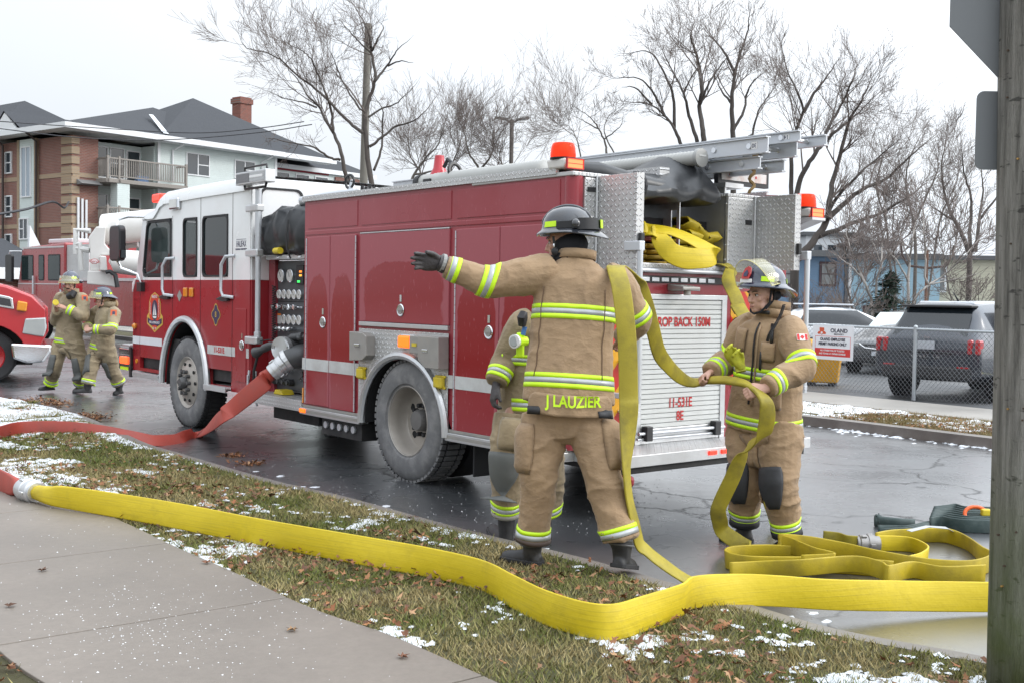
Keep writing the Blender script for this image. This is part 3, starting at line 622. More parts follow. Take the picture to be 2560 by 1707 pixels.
# crosslay cover
def cover(b):
    n = 18; prof = [(-.34,2.56),(-.20,2.56),(-.09,2.50),(-.045,2.36),(-.05,2.22),(-.07,2.12),(-.11,2.06),(-.2,2.05)]; rs = []
    for i in range(n+1):
        x = 1.91+1.16*i/n; e = 1-(abs(i/n-.5)*2)**6; r = []
        for k,(y,z) in enumerate(prof):
            w = .028*math.sin(i*1.15+k*.8)+.02*math.sin(i*2.3-k*1.4)
            zz = 2.05+(z-2.05)*(1 if i < n*.68 else 1-.22*((i/n-.68)/.32)**1.3) if k < 5 else z+.02*math.sin(i*.9)
            r.append((x+(.05*(k/7) if i == n else 0), y+w*.8-(.05*(1-e)), zz+w*.3))
        rs.append(r)
    b.rings(rs, cap=False, close=False)
cv = part('crosslay_cover', cloth_blk, cover, smooth=True, ang=0, recalc=True); m_ = cv.modifiers.new('t','SOLIDIFY'); m_.thickness = .01
for x in (2.28,2.98): part('cover_strap', black_rub, lambda b: b.strip([(x,-.03,2.4),(x+.02,-.015,2.25),(x+.03,-.03,2.1),(x,-.06,2.0)],[(1,0,0)]*4,.035,.006), cv)
part('nozzle_tip', yellow_pl, lambda b: b.cyl((2.60,-.05,2.085),(2.45,-.03,2.085),.035,10), smooth=True)
# --- cab
CW = 2.44
def cab_out(): return [(6.59,.60),(6.59,1.72),(6.50,1.80),(6.27,2.50),(6.20,2.62),(5.86,2.66),(5.66,2.84),(3.15,2.88),(3.15,.53),(4.2,.53)]
cab_y0, cab_y1 = -.03, -CW+.03
archz = lambda x: .50+.80*math.sqrt(max(0,1-((x-4.875)/.66)**2))
def cab_wall(b, y):
    # lower red wall with wheel arch, upper white wall with window openings
    th = .05 if y > -1 else -.05
    def q(x0,x1,z0,z1): b.box(x0,x1,min(y,y-th),max(y,y-th),z0,z1)
    b.cur = 0
    q(5.56,6.56,.78,1.78); q(6.34,6.59,.60,1.70); q(3.15,4.19,.76,1.78); q(3.15,3.60,.53,.76); q(3.60,4.19,.55,.58); q(5.56,6.34,.60,.64)
    X = [4.19+1.37*i/24 for i in range(25)]
    for a,c in zip(X[:-1],X[1:]):
        za,zc = archz(a),archz(c); b.add([(a,y,za),(c,y,zc),(c,y,1.78),(a,y,1.78),(a,y-th,za),(c,y-th,zc),(c,y-th,1.78),(a,y-th,1.78)], [(0,1,2,3),(7,6,5,4),(0,4,5,1)])
    b.cur = 1
    q(3.15,3.70,1.78,2.80); q(4.39,4.54,1.78,2.80); q(4.95,5.30,1.78,2.80)
    for x0,x1 in ((3.70,4.39),(4.54,4.95)): q(x0,x1,1.78,1.815); q(x0,x1,2.525,2.80)
    b.prism([(5.30,1.78),(6.50,1.78),(6.485,1.815),(5.30,1.815)], min(y,y-th), max(y,y-th)); b.prism([(5.30,2.545),(6.13,2.545),(6.20,2.60),(5.84,2.65),(5.66,2.80),(5.30,2.80)], min(y,y-th), max(y,y-th))
    b.prism([(6.22,1.815),(6.49,1.815),(6.26,2.56),(6.13,2.545)], min(y,y-th), max(y,y-th))
red_cab = red_paint('cab_red_paint', base=(.36,.010,.014), haze=(.28,.035,.045)); M('x',(1,1,1))
part('cab_side', [red_cab, white_p], lambda b: cab_wall(b, cab_y0)); part('cab_side', [red_cab, white_p], lambda b: cab_wall(b, cab_y1))
def roof(b):
    prof = [(6.26,2.55),(6.215,2.63),(6.13,2.67),(5.87,2.69),(5.76,2.78),(5.66,2.85),(5.52,2.885),(4.5,2.905),(3.17,2.915)]
    ys = [(.0,-.10),(-.012,-.03),(-.06,.0),(-.35,.02),(-CW/2,.03),(-CW+.35,.02),(-CW+.06,0),(-CW+.012,-.03),(-CW,-.10)]
    b.rings([[(x-(0 if abs(k-4) < 4 else .0), y-.01, max(z+dz*(1.6 if dz < 0 else 1), 2.56)) for k,(y,dz) in enumerate(ys)] for x,z in prof], cap=False, close=False)
part('cab_roof', white_p, roof, smooth=True, ang=50)
bx('cab_rear_wall', white_p, 3.13,3.19,-CW+.05,-.04,1.78,2.90); bx('cab_rear_lower', red_cab, 3.13,3.19,-CW+.05,-.04,.53,1.778)
def front(b):
    b.cur = 0; b.box(6.53,6.60,-CW+.04,-.04,.60,1.79); b.cur = 1; b.prism([(6.50,1.79),(6.25,2.56),(6.19,2.56),(6.44,1.79)], -CW+.06,-.06)
part('cab_front', [red_cab, win_tint], front)
part('corner_cap', white_p, lambda b: b.prism([(6.595,1.62),(6.595,1.74),(6.52,1.80),(6.40,1.80),(6.50,1.77)], -.05,-.018), bevel=.004)
bx('cab_floor', under, 3.2,6.5,-CW+.06,-.09,.62,1.05, bevel=0); bx('cab_wall_divider', M('cab_trim_grey', (.2,.21,.22), .6), 4.42,4.50,-CW+.1,-.10,1.05,2.7, bevel=0)
for x in (5.0,4.1): bx('seat', M('seat_grey', (.05,.05,.055), .7), x-.2,x+.05,-.95,-.35,1.05,2.2, bevel=.06)
part('steering_wheel', black, lambda b: b.tube([(5.85+.07*math.cos(a), -.62+.2*math.sin(a), 1.92+.19*math.cos(a)*.9) for a in [2*PI*k/20 for k in range(21)]],.016,6), smooth=True)
bx('dashboard', black, 5.9,6.4,-CW+.1,-.1,1.3,1.75, bevel=.05)
# windows: rubber frame and pane
def rrect(x0,x1,z0,z1,r,n=5):
    P = []
    for cx,cz,a0 in ((x1-r,z1-r,0),(x0+r,z1-r,90),(x0+r,z0+r,180),(x1-r,z0+r,270)):
        for k in range(n+1): a = R(a0+90*k/n); P.append((cx+r*math.cos(a), cz+r*math.sin(a)))
    return P
def window(x0,x1,z0,z1,y,parent=None,m=None,r=.07,poly=None,plane='xz',w=.022,name='window'):
    P = poly or rrect(x0,x1,z0,z1,r); cx = sum(p[0] for p in P)/len(P); cz = sum(p[1] for p in P)/len(P)
    I = [(cx+(a-cx)*(1-2*w/(x1-x0)), cz+(c-cz)*(1-2*w/(z1-z0))) for a,c in P]
    f = (lambda a,c,d: (a,d,c)) if plane == 'xz' else (lambda a,c,d: (d,a,c)); sg = 1 if plane == 'xz' else -1
    if y < -1 and plane == 'xz': sg = -1
    o = part(name, black_rub, lambda b: b.rings([[f(a,c,y-.02*sg) for a,c in P],[f(a,c,y+.012*sg) for a,c in P],[f(a,c,y+.012*sg) for a,c in I],[f(a,c,y-.02*sg) for a,c in I]], cap=False), parent)
    part('pane', m or win_dark, lambda b: b.add([f(a,c,y-.005*sg) for a,c in I],[tuple(range(len(I)))]), o)
    return o
for y in (cab_y0, cab_y1):
    dpoly = [(5.31,1.83),(6.20,1.83),(6.235,1.90),(6.115,2.47),(6.04,2.535),(5.37,2.535),(5.31,2.47)]
    window(5.31,6.24,1.83,2.535,y,None,win_tint,poly=dpoly,w=.03); window(4.54,4.95,1.815,2.525,y,None,win_tint); window(3.70,4.39,1.815,2.525,y,None,win_dark)
window(-.66,-.13,2.33,2.80,3.13,None,win_dark,plane='yz',r=.09); window(-2.3,-1.75,2.33,2.80,3.13,None,win_dark,plane='yz',r=.09)
bx('window_blind', black, 3.72,4.37,-.075,-.06,2.22,2.50, bevel=0)
# door seams and stripe
seam = M('seam_dark', (.03,.01,.012), .8)
for x in (4.445,3.585): bx('door_seam', seam, x-.005,x+.005,-.034,-.0285,1.0 if x > 4 else .64,2.79, bevel=0)
for x0,z0,z1 in ((5.275,1.25,2.57),(6.335,.80,1.78)): bx('door_seam', seam, x0-.004,x0+.004,-.034,-.0285,z0,z1, bevel=0)
for (x0,x1) in ((6.345,6.585),(5.60,6.328)): bx('reflective_stripe', M('clean_white_stripe', (.72,.74,.76), .35), x0,x1,-.034,-.026,.945,1.045, bevel=0)
for (x0,x1) in ((3.59,4.235),(3.16,3.578)): bx('reflective_stripe', refl_white, x0,x1,-.034,-.026,.925,1.03, bevel=0)
text('11-531E', .085, red_txt, E_, frame((3.915,-.0245,.977),(-1,0,0)), bold=.003)
text('HALIFAX', .10, navy, E_, frame((3.37,-.0285,2.175),(-1,0,0)), sx=.62); text('REGIONAL MUNICIPALITY', .028, navy, E_, frame((3.37,-.0285,2.118),(-1,0,0)), sx=.85)
part('logo_line', navy, lambda b: b.box(3.25,3.49,-.031,-.0275,2.226,2.231)); 
# crest of the fire service on the driver's door
def blob(b, P, y): b.add([(a,y,c) for a,c in P], [tuple(range(len(P)))])
gold = M('crest_gold', (.62,.42,.08), .4); crest_red = M('crest_red', (.62,.05,.02), .4)
def ell(cx,cz,rx,rz,n=28): return [(cx+rx*math.cos(2*PI*k/n), cz+rz*math.sin(2*PI*k/n)) for k in range(n)]
cx,cz = 5.832,1.37
crest = part('crest', gold, lambda b: blob(b, [(cx,1.625),(cx-.12,1.585),(cx-.185,1.50),(cx-.20,1.36),(cx-.26,1.32),(cx-.26,1.22),(cx-.13,1.17),(cx,1.112),(cx+.13,1.17),(cx+.26,1.22),(cx+.26,1.32),(cx+.20,1.36),(cx+.185,1.50),(cx+.12,1.585)], -.0268))
part('crest_field', crest_red, lambda b: blob(b, [(cx,1.61),(cx-.11,1.572),(cx-.17,1.49),(cx-.182,1.33),(cx-.10,1.20),(cx,1.13),(cx+.10,1.20),(cx+.182,1.33),(cx+.17,1.49),(cx+.11,1.572)], -.0258), crest)
part('crest_oval', M('crest_navy',(.02,.03,.07),.4), lambda b: blob(b, ell(cx,1.40,.10,.125), -.0248), crest)
part('crest_oval_low', M('crest_green',(.03,.08,.09),.4), lambda b: blob(b, ell(cx,1.33,.085,.06), -.0243), crest)
part('crest_sail', white_txt, lambda b: (blob(b, [(cx+.01,1.505),(cx+.055,1.33),(cx+.01,1.33)], -.0235), blob(b, [(cx-.005,1.48),(cx-.005,1.33),(cx-.06,1.335)], -.0235), blob(b, [(cx+.065,1.32),(cx-.07,1.32),(cx-.05,1.295),(cx+.04,1.295)], -.0235)), crest)
part('crest_scroll', navy, lambda b: blob(b, [(cx+.23,1.30),(cx+.10,1.262),(cx,1.272),(cx-.10,1.262),(cx-.23,1.30),(cx-.23,1.235),(cx-.10,1.195),(cx,1.21),(cx+.10,1.195),(cx+.23,1.235)], -.0232), crest)
text('FIRE & EMERGENCY', .042, white_txt, crest, frame((cx,-.0225,1.238),(-1,0,0)), sx=.95); text('HALIFAX', .06, white_txt, crest, frame((cx,-.0225,1.565),(-1,0,0)), sx=.75); text('EST. 1754', .04, white_txt, crest, frame((cx,-.0225,1.165),(-1,0,0)), sx=.7)
for sx_,t in ((1,'REGIONAL'),(-1,'MUNICIPALITY')): text(t, .038, white_txt, crest, frame((cx+sx_*.142,-.0225,1.42),(0,0,sx_*1),( -1 if sx_ > 0 else 1,0,0)), sx=.9)
bd = part('badge', gold, lambda b: blob(b, [(4.01+ (.10+.016*math.cos(4*a))*math.cos(a)*1.05, 1.38+(.10+.016*math.cos(4*a))*math.sin(a)*1.12) for a in [2*PI*k/40 for k in range(40)]], -.0268))
part('badge_field', navy, lambda b: blob(b, [(4.01+ (.088+.016*math.cos(4*a))*math.cos(a)*1.05, 1.38+(.088+.016*math.cos(4*a))*math.sin(a)*1.12) for a in [2*PI*k/40 for k in range(40)]], -.0258), bd)
text('8', .09, gold, bd, frame((4.01,-.0245,1.38),(-1,0,0)))
for x in (4.858,4.684): bx('amber_reflector', amber, x-.052,x+.052,-.03,-.006,1.575,1.688, bevel=.012)
part('hazard_diamond', steel_dirty, lambda b: b.prism([(5.053,1.655),(5.12,1.585),(5.053,1.515),(4.985,1.585)], -.032,-.024))
# handles, latches
for x in (5.30,3.61):
    part('grab_handle', alu_soft, lambda b: b.tube([(x-.08,-.03,2.05),(x,.045,2.04),(x+.10,.05,1.95),(x+.10,.05,1.66),(x+.06,.045,1.60),(x-.06,-.03,1.585)],.019,10), smooth=True)
    part('door_handle', black, lambda b: b.prism([(x+.02,1.585),(x+.02,1.545),(x+.14,1.535),(x+.36 if x > 5 else x+.34,1.56),(x+.16,1.60)], -.03,.02), bevel=.01)
cdm = bx('cab_locker_door', red_cab, 3.225,3.495,-.034,-.022,.655,1.46, bevel=.003); dring(3.315,1.06,-.022,cdm)
# front wheel arch, steps, bumper
part('wheel_arch_trim', alu, lambda b: fender(b,4.875,.68,.50,.81,-.01,.04), smooth=True)
part('wheel_well', dark, lambda b: b.rings([[(4.875+.655*math.cos(PI*i/20), y, .48+.80*math.sin(PI*i/20)) for i in range(21)] for y in (-.06,-.75)], cap=False, close=False)); bx('wheel_well_wall', dark, 4.2,5.55,-.80,-.76,.46,1.35, bevel=0)
for x0,x1,z in ((5.555,6.42,.585),(3.60,4.19,.575)):
    s_ = bx('step', tread_top, x0,x1,-.30,.03,z-.03,z, bevel=.01); bx('step_edge', alu, x0,x1,.03,.045,z-.06,z+.002, s_, bevel=.004)
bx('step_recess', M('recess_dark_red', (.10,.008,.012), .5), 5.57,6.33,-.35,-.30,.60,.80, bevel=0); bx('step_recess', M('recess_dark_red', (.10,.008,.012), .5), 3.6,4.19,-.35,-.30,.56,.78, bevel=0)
bp = part('bumper', chrome, lambda b: b.prism([(6.6,-CW+.0),(6.6,.0),(7.02,.0),(7.13,-.10),(7.16,-CW/2),(7.13,-CW+.10),(7.02,-CW)], .585,.87,'xy'), bevel=.012)
bx('bumper_deck', tread_top, 6.6,7.05,-CW+.03,-.03,.871,.885, bp); bx('bumper_gap', black, 6.57,6.64,-.02,.004,.50,.90, bp, bevel=0); bx('bumper_step', alu, 6.72,6.98,-.28,-.03,.885,.92, bp)
tl = bx('turn_lamp', M('turn_lamp_lit', (1.,.09,.02), .3, emit=2.2), 6.66,6.92,.004,.03,.665,.765, bp, bevel=.015); bx('lamp_bezel', chrome, 6.62,6.96,-.0,.006,.64,.79, bp, bevel=.003); bx('lime_sticker', lime, 6.66,6.95,.003,.007,.585,.625, bp, bevel=0)
part('marker_lamp', amber, lambda b: b.lathe([(.035,0),(.04,.02),(.022,.045)], (6.49,-.03,1.175),'y',16), smooth=True); part('marker_lamp', amber, lambda b: b.lathe([(.03,0),(.03,.012)], (6.44,-.03,.72),'y',16))
part('front_shackle', under, lambda b: b.tube([(5.98,-.4,.40),(5.75,-.38,.38)],.06,10)); bx('chassis_frame', under, -1.9,6.5,-WD+.8,-.8,.40,.62, bevel=0)
bx('battery_box', under, .85,1.6,-.5,-.06,.26,.43); bx('battery_box', under, 2.0,3.0,-.6,-.25,.28,.45)
for k in range(5): part('drain_fitting', alu_soft, lambda b: b.cyl((1.5-k*.13,-.06,.36),(1.5-k*.13,-.04,.36),.035,10))
bx('mud_flap', black_rub, -.86,-.84,-.70,-.10,.15,.52)
# mirror
mi = part('mirror', black, lambda b: b.prism(rrect(6.22,6.60,2.02,2.48,.08), .20,.29), bevel=.02)
mi.rotation_euler = (0,0,0)
bx('mirror_glass', M('mirror_glass',(.3,.32,.33),.05,1.), 6.214,6.222,.205,.285,2.06,2.16, mi, bevel=0)
part('mirror_arm', chrome, lambda b: b.tube([(6.22,-.04,2.60),(6.36,.12,2.60),(6.46,.22,2.56),(6.44,.25,2.45)],.018,8), mi, smooth=True); part('mirror_arm', chrome, lambda b: b.tube([(6.44,.25,2.05),(6.40,.20,1.93),(6.30,.02,1.86),(6.28,-.03,1.70)],.016,8), mi, smooth=True)
bx('arm_bracket', black, 6.17,6.32,-.03,.03,1.63,1.75, mi)
# cab lamps
fl = bx('flood_lamp', chrome, 5.02,5.30,-.03,.02,2.64,2.785, bevel=.02); bx('lamp_lens', M('lamp_lens_white', (.7,.7,.68), .15), 5.05,5.27,.018,.024,2.665,2.76, fl, bevel=0)
lbx = bx('light_bar', alu, 5.72,6.0,-CW+.25,-.22,2.70,2.76); bx('light_bar_lens', red_e, 5.76,6.04,-.40,-.06,2.775,2.88, lbx, bevel=.02); bx('light_bar_lens', red_lens, 5.74,6.02,-CW+.25,-.55,2.765,2.85, lbx, bevel=.02)
# telescopic scene light behind the cab
pl = part('light_mast', alu_soft, lambda b: b.tube([(2.90,.0,1.10),(2.90,.0,1.22),(2.90,.0,1.225),(2.90,.0,2.0),(2.90,.0,2.05),(2.90,.0,2.75)],[.038,.038,.028,.028,.034,.034],12), smooth=True)
for z in (1.13,2.07,2.55): bx('mast_clamp', alu, 2.86,3.14,-.05,.04,z-.04,z+.04, pl, bevel=.015)
part('coiled_cable', black, lambda b: b.tube([(2.76+.022*math.cos(k*1.2), -.12+.022*math.sin(k*1.2), 1.72-k*.0048) for k in range(120)]+[(2.80,-.05,1.14),(2.88,0,1.12)],.006,5), pl)
sl_ = bx('scene_light', alu, 2.55,3.25,-.02,.10,2.80,2.935, pl, bevel=.008)
bx('scene_light_grille', M('lamp_grille', (.20,.20,.21), .4, .5, var=.5, vs_=120), 2.92,3.23,.10,.105,2.82,2.915, sl_, bevel=0); bx('scene_light_lens', M('lamp_glass', (.45,.46,.47), .1, .6), 2.57,2.91,.10,.105,2.82,2.915, sl_, bevel=0); bx('scene_light_tube', M('lamp_tube', (.9,.9,.9), .3), 2.60,2.90,.105,.109,2.86,2.885, sl_, bevel=0)
part('light_guard', black, lambda b: (b.tube([(3.15,.04,2.94),(3.14,.04,2.99),(2.64,.04,2.99),(2.62,.04,2.94)],.012,8), b.tube([(3.15,.04,2.80),(3.14,.04,2.76),(2.66,.04,2.76),(2.64,.04,2.80)],.014,8)), sl_, smooth=True)
# deck gun, valve wheel and fittings on the roof
dg = part('deck_gun', M('gun_red', (.48,.015,.03), .3, coat=.5), lambda b: (b.lathe([(.14,0),(.13,.12),(.10,.22),(.06,.30),(.045,.42),(.0001,.43)], (.62,-.75,2.56),'z',16), b.tube([(.62,-.75,2.62),(.95,-.75,2.60),(1.05,-.75,2.58)],[.06,.07,.05],10)), smooth=True)
part('gun_wheel', black, lambda b: b.tube([(.32+.03*math.sin(a)*.8, -.72+.07*math.cos(a), 2.80+.08*math.sin(a)) for a in [2*PI*k/20 for k in range(21)]],.018,6), dg, smooth=True); part('gun_shaft', black, lambda b: b.tube([(.60,-.72,2.70),(.32,-.72,2.80)],.016,6), dg); part('gun_shaft', black, lambda b: b.tube([(.50,-.72,2.86),(.44,-.72,2.93),(.36,-.72,2.88)],.02,6), dg)
bx('gun_bracket', black, .56,.68,-.62,-.60,2.57,2.75, dg)
vw = part('valve_wheel', black, lambda b: (b.tube([(1.52+.08*math.cos(a), -.30, 2.76+.065*math.sin(a)) for a in [2*PI*k/22 for k in range(23)]],.014,6), b.tube([(1.44,-.30,2.76),(1.60,-.30,2.76)],.008,5), b.tube([(1.52,-.30,2.76),(1.55,-.30,2.82)],.008,5)), smooth=True)
part('valve_stem', alu_soft, lambda b: b.tube([(1.50,-.32,2.58),(1.50,-.32,2.66),(1.50,-.31,2.78)],[.06,.045,.014],10), vw)
part('roof_pipe', alu_soft, lambda b: b.tube([(1.3,-.25,2.64),(1.8,-.25,2.635),(2.3,-.2,2.60)],[.035,.045,.05],10), smooth=True)
for k in range(4): part('roof_fitting', black, lambda b: b.tube([(1.2-k*.07,-.25,2.61),(1.2-k*.07,-.25,2.70-.02*(k%2))],.018,8))
# ladder rack arm and rear strip light
bx('ladder_rack', alu_soft, -1.95,.2,-1.80,-1.74,2.66,2.80); part('rack_bolts', steel_dirty, lambda b: [b.lathe([(.014,0),(.01,.01)],(-1.72-dx*.1,-1.735,2.69+dz*.08),'y',8) for dx in (0,1) for dz in (0,1)])
bx('rack_plate', alu, -2.1,-.3,-1.95,-1.72,2.58,2.62, bevel=0)
sb = part('strip_light', black, lambda b: b.obox((-1.98,-2.07,2.69),(.045,.66,.14))); part('strip_light_lens', M('rusty_white_plate', (.72,.70,.68), .4, var=.08, dirt=((.5,.2,.09),.75,6.)), lambda b: b.obox((-2.006,-2.07,2.695),(.006,.58,.08)), sb); part('strip_light_spot', red_txt, lambda b: [b.lathe([(.012,0),(.012,-.003)],(-2.009,y,2.70),'x',10) for y in (-1.88,-2.22)], sb)
# wheels
def wheel(u, y, R0, rear):
    w = empty('wheel', (u,y,R0), 0, E_)
    S_ = lambda prof, nm, m, p=w: MBl(prof, nm, m, p)
    def MBl(prof, nm, m, p): b = MB(); b.lathe(prof, (0,0,0),'y',48,False); return b.build(nm, m, p, smooth=True, ang=35)
    W_ = .29
    MBl([(R0-.012,-W_+.02),(R0,-W_+.05),(R0,-.045),(R0-.012,-.02)], 'tread', tread_blk, w)
    MBl([(R0-.012,-.02),(R0-.03,.0),(R0-.085,.014),(R0-.15,.018),(R0-.20,.010),(.325,-.004),(.300,-.01)], 'sidewall', tyre_grey, w)
    MBl([(R0-.012,-W_+.02),(R0-.06,-W_),(.3,-W_+.02)], 'inner_sidewall', tread_blk, w)
    # tread blocks
    b = MB(); nb = 56
    for k in range(nb):
        a = 2*PI*k/nb; c,s2 = math.cos(a),math.sin(a); rot = Matrix(((-s2,0,c),(0,1,0),(c,0,s2)))
        for yy,ww in ((-.035,.05),(-.145,.12),(-.25,.05)): b.obox((R0*c,yy,R0*s2),(2*PI*R0/nb*.68,ww,.024),rot)
    b.build('tread_blocks', tyre_grey if rear else tread_blk, w)
    rim = M('salted_rim', (.42,.385,.345), .45, .35, .12, 6, dirt=((.30,.27,.23),.5,4.))
    if rear:
        rm = MBl([(.318,-.012),(.308,-.002),(.296,-.02),(.285,-.10),(.275,-.165),(.262,-.185),(.18,-.190),(.0001,-.190)], 'rim', rim, w)
        part('hub', M('hub_grey',(.17,.165,.16),.5,.3), lambda b: b.lathe([(.10,-.19),(.098,-.12),(.085,-.095),(.0001,-.088)],(0,0,0),'y',20), w, smooth=True)
        [part('lug_nut', tread_blk, lambda b: b.lathe([(.021,-.19),(.019,-.14)],(.135*math.cos(2*PI*k/10),0,.135*math.sin(2*PI*k/10)),'y',6), w) for k in range(10)]
        [part('hand_hole', dark, lambda b: b.lathe([(.034,-.188),(.034,-.1865)],(.21*math.cos(2*PI*k/5+.5),0,.21*math.sin(2*PI*k/5+.5)),'y',14), w) for k in range(5)]
    else:
        rm = MBl([(.318,-.012),(.308,.0),(.292,-.012),(.275,-.03),(.22,-.012),(.17,.012),(.13,.02),(.0001,.02)], 'rim', rim, w)
        part('hub', M('hub_dark',(.10,.10,.10),.5,.3), lambda b: b.lathe([(.075,.02),(.07,.075),(.05,.095),(.0001,.098)],(0,0,0),'y',18), w, smooth=True)
        [part('lug_nut', M('hub_dark',(.1,.1,.1)), lambda b: b.lathe([(.024,.015),(.022,.062),(.012,.066)],(.135*math.cos(2*PI*k/10),0,.135*math.sin(2*PI*k/10)),'y',8), w, smooth=True) for k in range(10)]
        [part('hand_hole', dark, lambda b: b.lathe([(.02,-.01),(.02,.002)],(.225*math.cos(2*PI*k/10),0,.225*math.sin(2*PI*k/10)),'y',10), w) for k in range(10)]
    return w
wheel(.03,-.02,.535,True); wheel(4.87,-.05,.545,False)
bx('axle', under, -.08,.12,-2.2,-.2,.45,.6); bx('axle', under, 4.8,4.95,-2.2,-.2,.45,.6)
for u,yy in ((.03,-WD+.33),(4.87,-CW+.35),(.03,-.40)):
    part('inner_tyre' if yy > -1 else 'far_wheel', tread_blk, lambda b: b.lathe([(.3,-.28),(.50,-.28),(.53,-.24),(.53,-.05),(.50,0),(.3,0)],(u,yy,.535),'y',40), smooth=True)
# hose-bed cover, folded back
def bedcover(b):
    rs = []; n = 22
    for i in range(n+1):
        t = i/n; y = -.30-1.28*t; fold = .5+.5*math.sin(t*9.0); rs.append([])
        h = 2.50+.17*t+.05*math.sin(t*7)
        hump = .26*math.exp(-((t-.80)/.17)**2)
        prof = [(-1.2,2.56),(-1.62,2.60+hump*.9),(-1.90,2.62+hump+.03*math.sin(t*16)),(-2.12,2.56+.05*t+hump*.35),(-2.22,2.47+.04*t),(-2.20,2.40+.03*t),(-2.05,2.39+.03*t),(-1.5,2.42)]
        for k,(x,z) in enumerate(prof): rs[-1].append((x+.025*math.sin(i*1.3+k*2), y, z+.02*math.sin(i*.9+k)))
    b.rings(rs)
part('bed_cover', cloth_blk, bedcover, smooth=True, ang=55, sub=1)
part('bed_cover_roll', cloth_blk, lambda b: b.tube([(-1.95,-.18,2.61),(-2.02,-.34,2.60),(-2.08,-.7,2.53),(-2.12,-1.2,2.49)],[.06,.075,.08,.07],10), smooth=True)
for y in (-.62,): part('cover_strap', black_rub, lambda b: b.tube([(-2.16+.10*math.cos(a), y, 2.50+.10*math.sin(a)) for a in [2*PI*k/14 for k in range(15)]],.02,6))
# ------------------------------------------------------------------ people
CROP = {'p':(980,480,1829/700),'p2':(1180,950,1479/500),'r3':(1700,620,3.92),'r4':(1700,1000,1493/400),'w8':(0,640,3.92)}
def J(c, x, y, d): o = CROP[c]; return at_depth(o[0]+x/o[2], o[1]+y/o[2], d)     # a joint measured in the photograph, at its real distance
def remesh(b, voxel, smooth=3, fac=.5):
    me = bpy.data.meshes.new('r'); me.from_pydata(b.v, [], b.f)
    bm = bmesh.new(); bm.from_mesh(me); bmesh.ops.recalc_face_normals(bm, faces=bm.faces); bm.to_mesh(me); bm.free()
    o = bpy.data.objects.new('r', me); COL.objects.link(o)
    m = o.modifiers.new('r','REMESH'); m.mode = 'VOXEL'; m.voxel_size = voxel
    if smooth: q = o.modifiers.new('s','SMOOTH'); q.factor = fac; q.iterations = smooth
    bpy.context.view_layer.update(); out = bpy.data.meshes.new_from_object(o.evaluated_get(bpy.context.evaluated_depsgraph_get()))
    bpy.data.objects.remove(o); bpy.data.meshes.remove(me); return out
def wrinkle(me, amp, f=(7,7,13), seed=0, axis_w=None):
    n = len(me.vertices); co = np.empty(n*3); me.vertices.foreach_get('co', co); co = co.reshape(-1,3); no = np.empty(n*3); me.vertices.foreach_get('normal', no); no = no.reshape(-1,3)
    w = co+.12*(np.c_[vnoise(co*4,seed+9),vnoise(co*4,seed+5),vnoise(co*4,seed+3)]-.5)
    a = vnoise(w*np.array(f),seed); r = (1-np.abs(a*2-1))**2.2; b = vnoise(w*np.array(f)*.45+7,seed+2); c2 = vnoise(w*np.array(f)*2.0+3,seed+4); g3 = vnoise(w*np.array(f)*.8+13,seed+6)
    d = amp*((r-.3)*(.1+1.3*b)*.85+(b-.5)*1.1+((1-np.abs(c2*2-1))**2.5-.25)*.32*(.2+g3))
    if axis_w is not None: d = d*axis_w(co)
    co = co+no*d[:,None]; me.vertices.foreach_set('co', co.ravel()); me.update()
def bvh_of(me): return BVHTree.FromPolygons([v.co.copy() for v in me.vertices], [tuple(p.vertices) for p in me.polygons])
def mesh_obj(name, me, mat, parent, smooth=True):
    me.materials.clear(); me.materials.append(mat); o = bpy.data.objects.new(name, me); me.name = name; COL.objects.link(o)
    if smooth: me.shade_smooth()
    if parent: o.parent = parent; o.matrix_parent_inverse = parent.matrix_world.inverted()
    return o
def attach(o, parent): o.parent = parent; o.matrix_parent_inverse = parent.matrix_world.inverted(); return o
def limb(b, pts, rad, seg=14, n=5, flat=None):
    q = spline([(*p, r) for p,r in zip(pts,rad)], n); b.tube([x[:3] for x in q], [float(x[3]) for x in q], seg)
def loft(b, C_, r_, f_, rows, seg=20):
    """rows of (centre, half width along r, half depth along f)"""
    rs = []
    for c,a,d in rows: rs.append([c+r_*a*math.copysign(abs(math.cos(t))**.85,math.cos(t))+f_*d*math.copysign(abs(math.sin(t))**.85,math.sin(t)) for t in [2*PI*k/seg for k in range(seg)]])
    b.rings(rs)
def cast(bvh, c, d, lim, fallback, off):
    h = bvh.ray_cast(c, d, lim); return c+d*((h[3] if h[0] is not None else fallback)+off)
